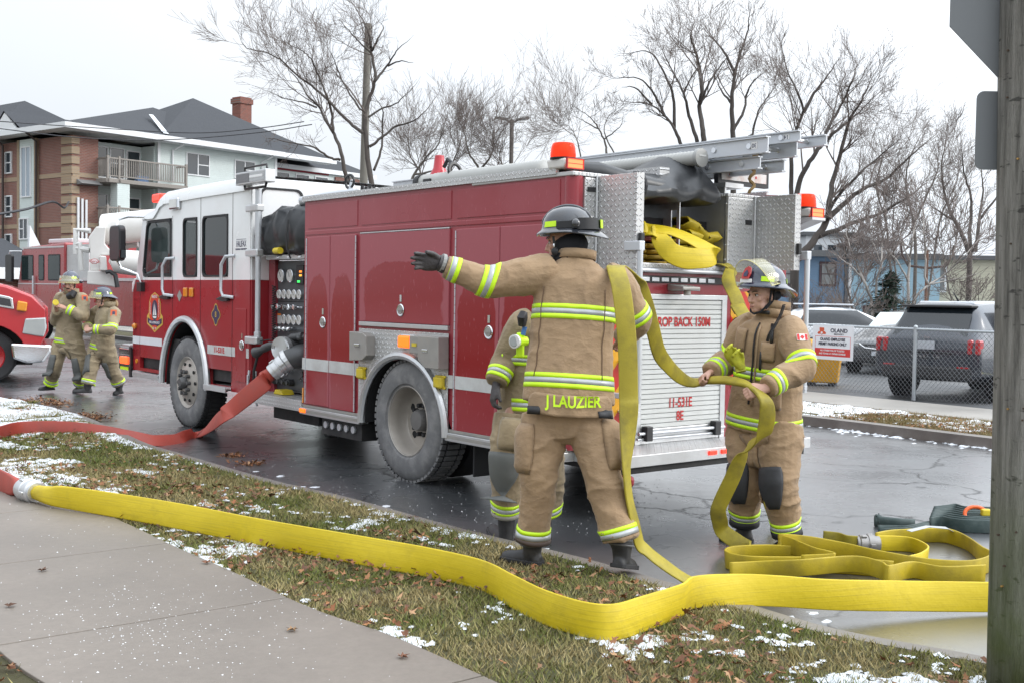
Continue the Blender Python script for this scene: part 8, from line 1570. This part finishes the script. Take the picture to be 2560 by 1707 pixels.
tree('maple_tree','bare spreading tree with its limbs around the wooden utility pole','t1',43.,[
 (1.,[(1205,1500),(1170,1250),(1150,1000),(1185,820),(1235,640),(1205,430),(1185,280),(1135,170),(1075,70)]),(.8,[(1000,1480),(960,1250),(900,1100),(830,990),(775,870),(690,790),(600,650),(520,560)]),(.55,[(890,1080),(880,920),(830,760),(770,620),(710,480),(620,410),(500,350)]),
 (.6,[(1130,1090),(1000,980),(860,830),(740,720),(600,620),(460,490),(330,430),(200,400),(140,345)]),(.4,[(1110,890),(1010,740),(940,600),(890,470),(825,335)]),(.5,[(950,1310),(860,1290),(740,1210),(600,1180),(430,1140),(350,1130)]),(.5,[(1230,670),(1330,540),(1410,420),(1520,320)]),(.45,[(1205,420),(1260,310),(1300,230),(1280,190)]),(.35,[(1200,435),(1110,350),(1020,250),(940,160)]),
 (.55,[(1190,1200),(1280,1130),(1400,1040),(1540,990),(1640,920),(1760,750)]),(.4,[(1180,960),(1290,890),(1400,850),(1500,760),(1580,680)]),(.5,[(1220,1400),(1290,1200),(1295,1000),(1290,880),(1220,780)]),(.35,[(1340,545),(1450,500),(1550,520)]),(.35,[(760,880),(640,840),(480,800),(350,740)])], 5, bark_d, .105, 4, 1.1, Lf=.22, rmin=.005)
tree('leafless_tree','tall bare tree left of the two rising behind the rear of the engine','t2',46.,[
 (1.,[(768,820),(765,700),(745,570),(760,470),(740,330),(700,200),(720,120)]),(.7,[(650,780),(610,690),(560,620),(480,560),(360,545)]),(.7,[(735,760),(690,620),(660,500),(600,380),(540,250)]),(.6,[(610,690),(605,520),(560,400),(480,280),(360,290)]),(.5,[(750,560),(800,440),(870,340),(905,290)]),(.5,[(560,620),(500,500),(420,420),(280,420)]),(.4,[(660,500),(700,420),(770,300),(760,180)]),(.4,[(490,560),(400,470),(330,470)])], 15, bark_d, .12, 4, 1.4, Lf=.28, rmin=.005)
tree('leafless_tree','tall bare tree right of the two rising behind the rear of the engine','t2',49.,[
 (1.,[(930,800),(920,640),(918,520),(935,400),(960,300),(1000,180),(1010,90)]),(.6,[(935,400),(890,300),(830,220),(790,190)]),(.6,[(925,700),(980,600),(1000,500),(1040,430),(1110,380)]),(.5,[(920,560),(860,480),(830,400)]),(.5,[(1030,720),(1060,600),(1110,520),(1150,470)])], 16, bark_d, .12, 4, 1.5, Lf=.28, rmin=.005)
tree('willow_tree','large leaning tree with long limbs sweeping right above the blue house','t2',45.,[
 (1.,[(1255,1400),(1330,1320),(1420,1190),(1440,1080),(1460,960),(1500,820),(1540,660),(1600,560),(1640,480)]),(.8,[(1262,1390),(1258,1200),(1270,1010),(1320,890),(1390,780),(1430,690),(1500,570),(1560,440),(1580,370)]),(.6,[(1255,1250),(1235,1000),(1240,820),(1260,700),(1300,590),(1270,500),(1220,390),(1190,280)]),(.7,[(1430,1170),(1520,1090),(1620,1010),(1740,960),(1860,850),(1960,760)]),(.6,[(1480,1230),(1600,1180),(1720,1140),(1850,1060),(1960,980)]),(.5,[(1410,1180),(1480,1060),(1600,930),(1680,860),(1800,760)]),(.5,[(1390,790),(1480,700),(1580,620),(1700,500)]),(.45,[(1300,600),(1360,500),(1420,420),(1480,330)])], 17, bark_d, .17, 4, 1.25, Lf=.24, rmin=.005)
tree('leafless_tree','small bare tree spreading just right of the left roof beacon','t2',52.,[(1.,[(250,830),(240,760),(200,680),(150,620),(60,560)]),(.8,[(290,820),(240,720),(250,640),(300,590)]),(.7,[(110,830),(90,750),(60,690),(20,660)]),(.6,[(200,690),(130,650),(70,620)]),(.6,[(240,740),(320,680),(340,600)])], 18, bark_g, .055, 4, 1.5, Lf=.22, rmin=.005)
tree('leafless_tree','bare tree with a dense crown behind the deck gun','t1',55.,[(1.,[(1500,1560),(1560,1420),(1650,1290),(1750,1180),(1800,1000)]),(.8,[(1620,1560),(1600,1400),(1520,1280),(1500,1130)]),(.7,[(1560,1430),(1700,1400),(1830,1340),(1940,1280)]),(.7,[(1800,1560),(1850,1400),(1900,1250),(1960,1080)])], 19, bark_g, .08, 4, 2.0, Lf=.22, rmin=.006)
tree('leafless_tree','bare tree behind the roof between the lamp post and the deck gun','t1',57.,[(1.,[(2100,1560),(2080,1380),(2000,1250),(1960,1080),(1900,960)]),(.8,[(2080,1400),(2180,1280),(2200,1130),(2180,1020)]),(.8,[(2320,1560),(2300,1400),(2250,1280),(2300,1120)]),(.6,[(2150,1560),(2200,1420),(2350,1300)])], 20, bark_g, .08, 4, 2.0, Lf=.22, rmin=.006)
tree('leafless_tree','bare tree at the far right reaching up beside the foreground pole','t2',50.,[(1.,[(2190,1360),(2150,1260),(2110,1180),(2060,1060),(2040,900),(2060,780)]),(.9,[(2200,1350),(2190,1240),(2200,1080),(2160,920),(2150,820)]),(.8,[(2220,1350),(2240,1180),(2260,1020),(2250,880)]),(.6,[(2110,1180),(2020,1130),(1960,1080)]),(.6,[(2240,1180),(2330,1060),(2400,960)])], 22, bark_d, .11, 4, 1.3, Lf=.24, rmin=.005)
tree('leafless_tree','hazy bare tree filling the gap between the willow and the foreground pole','t2',54.,[(1.,[(1900,1360),(1890,1200),(1850,1000),(1870,850),(1930,720)]),(.8,[(1890,1200),(1960,1050),(2020,900),(2000,780)]),(.8,[(1760,1360),(1740,1180),(1690,1000),(1720,850),(1700,700)]),(.7,[(2000,1360),(2040,1150),(2120,980),(2130,850)])], 33, bark_g, .08, 4, 1.2, Lf=.24, rmin=.005)
tree('birch_tree','pale birch with two thin trunks in front of the light blue house','k6',40.,[(1.,[(1010,980),(980,850),(900,640),(830,470),(760,300),(700,80)]),(.8,[(1070,980),(1040,700),(1100,450),(1110,200),(1150,0),(1150,-250)]),(.6,[(900,640),(780,500),(650,400),(560,330)]),(.5,[(1100,450),(1000,200),(960,0),(920,-200)]),(.5,[(720,1080),(820,900),(950,700),(1080,600)])], 24, bark_w, .06, 3, 3.4, group='birches by the houses', Lf=.24, rmin=.008)
tree('birch_tree','pale birch with crossing branches in front of the cream house','k6',41.,[(1.,[(1420,960),(1400,700),(1420,430),(1450,200),(1490,-60),(1500,-300)]),(.8,[(1440,960),(1500,820),(1640,690),(1800,590),(2050,350),(2250,120)]),(.7,[(1590,600),(1600,300),(1580,50),(1560,-250)]),(.6,[(1400,650),(1300,450),(1180,310),(1040,180),(940,60)]),(.5,[(1640,690),(1900,640),(2200,560)]),(.5,[(1420,430),(1350,250),(1300,50)])], 25, bark_w, .065, 3, 3.2, group='birches by the houses', Lf=.24, rmin=.008)
tree('leafless_tree','thin bare tree between the blue house and the willow','k6',43.,[(1.,[(740,1100),(760,900),(700,700),(690,400),(720,100),(760,-200)]),(.8,[(720,1110),(660,900),(560,700),(480,500)]),(.7,[(760,900),(850,700),(980,450),(1000,200)])], 26, bark_g, .045, 3, 3.4, Lf=.24, rmin=.008)
tree('leafless_tree','thin bare tree rising between the birches above the parked sedan','k6',46.,[(1.,[(1240,1000),(1260,600),(1230,200),(1240,-200),(1250,-420)]),(.8,[(1240,300),(1350,50),(1400,-250)]),(.8,[(1240,400),(1100,100),(1060,-200)]),(.7,[(1900,900),(1820,500),(1780,100),(1800,-300)]),(.6,[(1820,500),(1950,200),(2000,-200)])], 27, bark_g, .05, 3, 3.2, Lf=.22, rmin=.009)
# leafless shrubs along the bank
for i,(x,y,d,lab) in enumerate(((330,1090,41,'brown leafless shrub against the blue house wall'),(560,1100,40,'twiggy shrub beside the white parked car'),(850,1120,39,'leafless brush behind the parked sedan'),(1250,1110,40,'tangled brown brush left of the parked SUV'),(2000,930,42,'tangled brush in front of the cream house wall'),(2200,930,43,'tall brush at the right end of the cream house'))):
    tree('bare_shrub', lab, 'k6', d, [(1.,[(x+dx*14,y+20),(x+dx*50,y-90),(x+dx*95,y-200-30*(dx%2))]) for dx in (-3,-2,-1,0,1,2,3)], 40+i, bark_g, .022, 2, 5.0, 'shrubs on the bank', .45, .007, 'shrub')
# small spruce
sp0 = J('k6',1140,1100,40.); spt = empty('spruce_tree', (sp0.x,sp0.y,0)); tag(spt, 'small dark green spruce between the two birches', 'tree'); zt_ = J('k6',1190,560,40.).z
b = MB(); b.tube([(0,0,0),(.1,0,zt_*.6),(.18,0,zt_)],[.07,.05,.01],7); b.build('trunk', bark_d, spt); rnd = random.Random(3); V = []; F_ = []
for k in range(150):
    t = rnd.uniform(.12,1.); z = zt_*(.18+.82*t); L = 1.35*(1-t)**.8*rnd.uniform(.6,1.1)+.08; a = rnd.uniform(0,2*PI); o0 = Vector((.17*t,0,z)); dv = Vector((math.cos(a),math.sin(a),-.12+.35*t))
    for q in range(26):
        s = (q+.5)/26; c = o0+dv*L*s+Vector((0,0,-.10*s*s)); sd_ = Vector((rnd.uniform(-1,1),rnd.uniform(-1,1),rnd.uniform(-.5,.6))).normalized()*rnd.uniform(.09,.17)*(1.2-s*.5); w = dv.cross(sd_).normalized()*.022; n = len(V); V += [tuple(c-w),tuple(c+w),tuple(c+sd_+dv*.05)]; F_.append((n,n+1,n+2))
me = bpy.data.meshes.new('crown'); me.from_pydata(V,[],F_); me.materials.append(M('spruce_needles',(.022,.042,.026),.8,var=.4,vs_=3.)); o = bpy.data.objects.new('crown', me); COL.objects.link(o); o.parent = spt; o['kind'] = 'stuff'
# ------------------------------------------------------------------ grass, fallen leaves, snow, salt
def in_strip(P, A, B_):
    """signed fraction across the verge: 0 at the kerb, 1 at the pavement (points P n,2)"""
    def dist(L):
        L = np.array(L); d = np.full(len(P), 1e9)
        for a,c in zip(L[:-1],L[1:]):
            v = c-a; t = np.clip(((P-a)@v)/(v@v),0,1); d = np.minimum(d, np.linalg.norm(P-a-t[:,None]*v,axis=1))
        return d
    return dist(A), dist(B_)
kbn = np.array([p for p in KB if -9 < p[0] < 4.5]); swn = np.array([p for p in SL if -9 < p[0] < 4.5])
from itertools import chain
def poly_mask(P, poly):
    x,y = P[:,0],P[:,1]; ins = np.zeros(len(P),bool); n = len(poly); j = n-1
    for i in range(n):
        xi,yi = poly[i]; xj,yj = poly[j]; c = ((yi > y) != (yj > y)) & (x < (xj-xi)*(y-yi)/(yj-yi+1e-12)+xi); ins ^= c; j = i
    return ins
vpoly = np.vstack([kbn, swn[::-1]])
def colored(name, V, F_, C_, mat, label, cat):
    me = bpy.data.meshes.new(name); me.vertices.add(len(V)); me.vertices.foreach_set('co', np.asarray(V,np.float32).ravel()); nf = len(F_); k = F_.shape[1]
    me.loops.add(nf*k); me.loops.foreach_set('vertex_index', F_.ravel().astype(np.int32)); me.polygons.add(nf); me.polygons.foreach_set('loop_start', np.arange(nf,dtype=np.int32)*k); me.polygons.foreach_set('loop_total', np.full(nf,k,np.int32)); me.update(calc_edges=True)
    at = me.color_attributes.new('Col','FLOAT_COLOR','POINT'); at.data.foreach_set('color', np.c_[C_,np.ones(len(C_))].astype(np.float32).ravel()); me.materials.append(mat); o = bpy.data.objects.new(name, me); COL.objects.link(o); tag(o, label, cat, None, 'stuff'); return o
def attr_mat(name, rough=.8, spec=.2, trans=0.):
    n = NT(name); n.set('Base Color', n.attr('Col')); n.set('Roughness', rough); n.set('Specular IOR Level', spec); MATS[name] = n.m; return n.m
N = 900000; P = np.c_[RNG.uniform(-8,4.2,N), RNG.uniform(2.6,15.5,N)]; dist_ = np.hypot(P[:,0],P[:,1]); keep = poly_mask(P,vpoly) & (RNG.random(N) < np.clip(1.35-dist_*.075,.28,1)); P = P[keep]
nl = np.array(near_s); npoly = [tuple(p) for p in near_s[::6] if -5 < p[0] < 1.5]; P2_ = np.c_[RNG.uniform(-3.6,-1.0,30000), RNG.uniform(3.2,6.2,30000)]; dd_ = np.min(np.linalg.norm(P2_[:,None,:]-near_s[None,::12,:],axis=2),axis=1); side = np.array([((near_s[np.argmin(np.linalg.norm(near_s-p,axis=1))]-p)@nr[np.argmin(np.linalg.norm(near_s-p,axis=1))]) for p in P2_[:4000]]); P2_ = P2_[:4000][side < 0]
P = np.vstack([P,P2_])
pz = np.c_[P,np.zeros(len(P))]; patchn = fbm(pz*1.1,3); straw = fbm(pz*2.3+9,5); thin = fbm(pz*3.1+4,8)
# beyond the near part, thin spots of bare soil
kp_ = (thin+.35*RNG.random(len(P))) > .36; P = P[kp_]; patchn = patchn[kp_]; straw = straw[kp_]; n = len(P)
h = RNG.uniform(.012,.034,n)*(.7+.9*patchn); a = RNG.uniform(0,2*PI,n); lean = RNG.uniform(.25,1.3,n); w = RNG.uniform(.0016,.0032,n)*(1+np.hypot(P[:,0],P[:,1])*.09); la = RNG.uniform(0,2*PI,n)
bx_ = np.c_[P, np.full(n,.128)]; wd = np.c_[np.cos(a)*w,np.sin(a)*w,np.zeros(n)]; tip = bx_+np.c_[np.cos(la)*lean*h,np.sin(la)*lean*h,h]; V = np.empty((n*3,3)); V[0::3] = bx_-wd; V[1::3] = bx_+wd; V[2::3] = tip
g1_ = np.array([.115,.16,.032]); g2_ = np.array([.215,.205,.065]); g3_ = np.array([.37,.30,.145]); k1 = np.clip((straw-.34)*3+RNG.normal(0,.28,n),0,1)[:,None]; k0 = RNG.random(n)[:,None]; C_ = (g1_*(1-k0)+g2_*k0)*(1-k1)+g3_*k1; C_ = C_*RNG.uniform(.7,1.15,n)[:,None]
colored('grass', V, np.arange(n*3).reshape(-1,3), np.repeat(C_,3,axis=0), attr_mat('grass_blades',.75,.25), 'short dull green and straw coloured grass on the verge', 'grass')
# fallen leaves: curled five lobed blades
shape = [(0,-.5)]+[(r_*math.sin(t),r_*math.cos(t)) for t,r_ in ((2.6,.30),(2.0,.62),(1.65,.34),(1.1,.72),(.72,.36),(0,.85),(-.72,.36),(-1.1,.72),(-1.65,.34),(-2.0,.62),(-2.6,.30))]; sh = np.array(shape); ns = len(sh)
def leaves(Pn, zz, size, name, label, seed=1, flat=.35):
    rg = np.random.default_rng(seed); m = len(Pn); a = rg.uniform(0,2*PI,m); s = rg.uniform(.6,1.1,m)*size; cu = rg.uniform(-.9,1.1,m); tx_,ty_ = rg.normal(0,flat,m),rg.normal(0,flat,m)
    V = np.empty((m,ns+1,3)); loc = np.vstack([[0,0],sh]); jt = rg.uniform(.45,1.15,(m,ns+1)); x = loc[None,:,0]*s[:,None]*rg.uniform(.4,1,m)[:,None]*jt; y = loc[None,:,1]*s[:,None]*jt; z = cu[:,None]*(x**2+.6*y**2)/s[:,None]*.7+rg.normal(0,.07,(m,ns+1))*s[:,None]
    z = z+tx_[:,None]*x+ty_[:,None]*y; z = z-z.min(axis=1)[:,None]; ca,sa = np.cos(a)[:,None],np.sin(a)[:,None]; V[:,:,0] = Pn[:,0:1]+x*ca-y*sa; V[:,:,1] = Pn[:,1:2]+x*sa+y*ca; V[:,:,2] = zz[:,None]+z
    tri = np.array([(0,1+k,1+(k+1)%ns) for k in range(ns)]); F_ = (np.arange(m)[:,None,None]*(ns+1)+tri[None]).reshape(-1,3)
    pal = np.array([(.24,.10,.045),(.31,.15,.07),(.17,.08,.045),(.37,.22,.12),(.13,.07,.045)]); C_ = pal[rg.integers(0,5,m)]*rg.uniform(.7,1.2,m)[:,None]; return colored(name, V.reshape(-1,3), F_, np.repeat(C_,ns+1,axis=0), attr_mat('leaf_litter',.75,.25), label, 'leaves')
N = 60000; P = np.c_[RNG.uniform(-8,4,N), RNG.uniform(2.6,15,N)]; P = P[poly_mask(P,vpoly)]; cl = fbm(np.c_[P,np.zeros(len(P))]*1.5+20,12); dk,ds_ = in_strip(P,kbn,swn); pr_ = np.clip((cl-.47)*5,0.02,1)*np.where(P[:,1] < 7,1.,.75)*np.where(P[:,0] > -3.5,1.,.6); P = P[RNG.random(len(P)) < pr_*.75]
leaves(P, np.full(len(P),.142)+RNG.uniform(0,.022,len(P)), .046, 'leaf_litter', 'brown fallen leaves scattered over the grass verge')
Pn = np.c_[RNG.uniform(-2.6,-1.35,700), RNG.uniform(3.4,5.2,700)]; sd3 = np.array([((near_s[np.argmin(np.linalg.norm(near_s-p,axis=1))]-p)@nr[np.argmin(np.linalg.norm(near_s-p,axis=1))]) for p in Pn]); Pn = Pn[sd3 < -.02]
leaves(Pn, np.full(len(Pn),.15), .045, 'leaf_litter', 'brown leaf litter in the bottom left corner beside the pavement', 2)
# gutter debris on the road
Pd = []
for cx_,cy_,sx_,n_ in ((330,1228,110,260),(520,1310,130,330),(150,1215,160,260),(1380,216,60,0)):
    for k in range(n_): g = G('c2',cx_+random.gauss(0,sx_*.55),cy_+random.gauss(0,12),0.); Pd.append((g.x,g.y))
for cx_,cy_,n_ in ((1390,215,70),(1520,265,60),(1480,262,20)):
    for k in range(n_): g = G('g5',cx_+random.gauss(0,35),cy_+random.gauss(0,6),0.); Pd.append((g.x,g.y))
Pd = np.array(Pd); leaves(Pd, np.full(len(Pd),.004), .05, 'gutter_leaves', 'clumps of wet brown leaves lying on the road by the kerb', 4)
# single leaves on the pavement
lm = bpy.data.objects['leaf_litter'].data
for i,(c,x,y,lab) in enumerate((('g5',255,900,'dark curled leaf on the left part of the pavement'),('g5',1235,855,'small reddish leaf near the middle of the pavement'),('g5',1745,1255,'reddish leaf near the right front of the pavement'),('g5',60,1112,'black leaf clump at the left edge of the pavement'),('g6',530,1405,'tan maple leaf lying at the right side of the pavement'))):
    g = G(c,x,y,.15); b = MB(); sc_ = .045; b.add([(0,0,.006)]+[(px*sc_,py*sc_,.006+.012*abs(math.sin(i+k*1.3))) for k,(px,py) in enumerate(shape)],[(0,1+k,1+(k+1)%ns) for k in range(ns)]); o = b.build('fallen_leaf', M('leaf_%d'%(i%3),((.10,.05,.03),(.20,.09,.05),(.30,.18,.09))[i%3 if i != 4 else 2],.8), loc=g); o.rotation_euler = (0,0,i*1.3); tag(o, lab, 'leaf', 'single leaves on the pavement')
# snow: thin crusts where the noise is high, as relief on the verge
def snow_field(name, label, x0,x1,y0,y1, st, zb, fn):
    xs = np.arange(x0,x1,st); ys = np.arange(y0,y1,st); X_,Y_ = np.meshgrid(xs,ys,indexing='ij'); Q = np.c_[X_.ravel(),Y_.ravel()]; m = fn(Q).reshape(X_.shape); Z = zb+np.clip(m,-.05,.35)*.11+.004*np.asarray(vnoise(np.c_[Q*30,np.zeros(len(Q))],2)).reshape(X_.shape)
    ok = m > 0; cell = ok[:-1,:-1]|ok[1:,:-1]|ok[:-1,1:]|ok[1:,1:]; idx = np.arange(X_.size).reshape(X_.shape); I,Jj = np.nonzero(cell); F_ = np.c_[idx[I,Jj],idx[I+1,Jj],idx[I+1,Jj+1],idx[I,Jj+1]]; used = np.unique(F_); mp = -np.ones(X_.size,int); mp[used] = np.arange(len(used))
    V = np.c_[X_.ravel(),Y_.ravel(),Z.ravel()][used]; me = bpy.data.meshes.new(name); me.from_pydata(V.tolist(),[],mp[F_].tolist()); me.materials.append(snow_m); me.shade_smooth(); o = bpy.data.objects.new(name, me); COL.objects.link(o); tag(o, label, 'snow', None, 'stuff'); return o
def sn_verge(Q):
    ins = poly_mask(Q,vpoly); out = np.full(len(Q),-1.); Q = Q[ins]; dk,ds_ = in_strip(Q,kbn[::2],swn[::3]); q3 = np.c_[Q,np.zeros(len(Q))]; a = fbm(q3*2.0+3,31,3); b = fbm(q3*15,35,3); c = vnoise(q3*70,37)
    v = a*.44+b*.38+c*.18-.655; v = v+.085*np.exp(-(ds_/.09)**2)+.075*np.exp(-(dk/.14)**2)+.085*np.clip((Q[:,0]-.6)*1.2,0,1)*np.clip((5.2-Q[:,1])*1.5,0,1)+.07*((Q[:,0] < -3.4)&(ds_ < .8)); out[ins] = v; return out
snow_field('snow', 'thin crusts of old snow on the grass verge', -6.5,3.2,3.2,12.6,.014,.136,sn_verge)
def sn_left(Q):
    ins = poly_mask(Q, np.array([(-7.2,15.9),(-6.4,15.15),(-5.3,13.85),(-4.75,12.75),(-4.9,12.1),(-5.6,12.2),(-7.5,12.5),(-9,15)])); q3 = np.c_[Q,np.zeros(len(Q))]; v = fbm(q3*1.6,51)*.6+fbm(q3*7,53)*.4-.36; v[~ins] = -1; return v
snow_field('snow_bank', 'patch of white snow at the left behind the red hose', -9.,-4.6,12.,16.,.05,.132,sn_left)
def sn_far(Q):
    q3 = np.c_[Q,np.zeros(len(Q))]; F0 = np.array(FAR[2:6]); F1 = np.array(FW0[2:6]); v = fbm(q3*1.6+5,61)*.45+fbm(q3*9,63)*.55-.51; ins = poly_mask(Q, np.vstack([np.array(FARV0)[2:6],F1[::-1]])); d0,d1 = in_strip(Q,F0,F1); v = v+.10*np.exp(-(d1/.5)**2); v[~ins] = -1; return v
snow_field('far_snow', 'patchy snow on the far verge in front of the pavement', 2.,9.2,9.,20.,.035,.085,sn_far)
def sn_kerb(Q):
    q3 = np.c_[Q,np.zeros(len(Q))]; d0,_ = in_strip(Q,np.array(KERB),np.array(FAR)); e0 = in_strip(Q,np.array(FAR),np.array(FAR))[0]; rd_ = ~poly_mask(Q, np.vstack([np.array(KERB),[(-60,-60)]])); v = fbm(q3*3.,71)*.40+fbm(q3*26,73)*.60-.725+.16*np.exp(-(np.minimum(d0,e0)/.14)**2); v[(d0 > .5)&(e0 > .45)] = -1; ok = poly_mask(Q, np.vstack([np.array(KERB),[(16,-6)],np.array(FAR)[::-1],[(-60,90)]])); v[~ok] = -1; return v
snow_field('kerb_snow', 'thin lines of snow lying on the road along both kerbs', -3.,8.,4.5,17.,.03,.003,sn_kerb)
# far verge leaves
m = 2600; t = RNG.uniform(0,1,m); a_ = np.array(FARV0)[2]; P = []; 
for k in range(m):
    i = 3 if RNG.random() < .6 else 4; s = RNG.random(); u = RNG.random(); p = np.array(FARV0[i])*(1-s)+np.array(FARV0[i+1])*s if i+1 < len(FARV0) else np.array(FARV0[i]); q = np.array(FW0[i])*(1-s)+np.array(FW0[min(i+1,len(FW0)-1)])*s; P.append(p*(1-u)+q*u)
P = np.array(P); P = P[(P[:,0] < 9)]; cl = fbm(np.c_[P,np.zeros(len(P))]*1.2,91); P = P[cl > .43]; leaves(P, np.full(len(P),.09), .05, 'far_leaf_litter', 'brown leaves and dead grass on the far verge', 6)
N = 26000; P = []
FV = np.array(FARV0); FW = np.array(FW0); i_ = RNG.integers(2,5,N); s_ = RNG.random(N)[:,None]; u_ = RNG.random(N)[:,None]; P = (FV[i_]*(1-s_)+FV[i_+1]*s_)*(1-u_)+(FW[i_]*(1-s_)+FW[i_+1]*s_)*u_; n = len(P); h = RNG.uniform(.02,.07,n); a = RNG.uniform(0,2*PI,n); w = RNG.uniform(.004,.007,n); bx_ = np.c_[P,np.full(n,.08)]; wd = np.c_[np.cos(a)*w,np.sin(a)*w,np.zeros(n)]; V = np.empty((n*3,3)); V[0::3] = bx_-wd; V[1::3] = bx_+wd; V[2::3] = bx_+np.c_[RNG.normal(0,.03,n),RNG.normal(0,.03,n),h]; k0 = RNG.random(n)[:,None]; C_ = np.array([.30,.22,.11])*k0+np.array([.15,.13,.05])*(1-k0)
colored('far_grass', V, np.arange(n*3).reshape(-1,3), np.repeat(C_,3,axis=0), attr_mat('grass_blades2',.8,.2), 'dead straw coloured grass on the far verge', 'grass')
# road salt on the pavement
n = 2600; tt_ = RNG.random(n); ii = RNG.integers(0,len(far_s),n); u = RNG.random(n)[:,None]; P = far_s[ii]*(1-u)+near_s[ii]*u; keep = (P[:,1] > 2.8)&(P[:,1] < 9.5)&(P[:,0] > -4.5); P = P[keep]; cl = fbm(np.c_[P,np.zeros(len(P))]*2.2,95); P = P[(cl+RNG.normal(0,.06,len(P))) > .45]
ex = np.array([G('g5',random.gauss(900,560),random.gauss(1200,190),.15)[:2] for _ in range(500)]); P = np.vstack([P,ex]); n = len(P); s = RNG.uniform(.0014,.0040,n)*np.where(RNG.random(n) < .10,1.6,1.); oc8 = np.array([(1,0,0),(0,1,0),(-1,0,0),(0,-1,0),(0,0,1),(0,0,-.2)]); V = np.c_[P,np.full(n,.151)][:,None,:]+oc8[None]*s[:,None,None]*np.array([1,1,.7]); fo = np.array([(0,1,4),(1,2,4),(2,3,4),(3,0,4)]); F_ = (np.arange(n)[:,None,None]*6+fo[None]).reshape(-1,3)
colored('road_salt', V.reshape(-1,3), F_, np.full((n*6,3),.78), attr_mat('salt_grains',.6,.4), 'white salt grains scattered over the pavement', 'salt')
# grit and wet specks on the road
n = 900; P = np.array([(*G('g6',random.uniform(-600,2300),random.uniform(120,620),0.)[:2],) for _ in range(n)]); s = RNG.uniform(.002,.006,n); V = np.c_[P,np.full(n,.001)][:,None,:]+oc8[None]*s[:,None,None]; F_ = (np.arange(n)[:,None,None]*6+fo[None]).reshape(-1,3); colored('road_grit', V.reshape(-1,3), F_, np.repeat(RNG.uniform(.1,.6,(n,1)),6,axis=0)*np.ones((1,3)), attr_mat('grit',.6,.4), 'fine pale grit scattered on the wet road', 'grit')
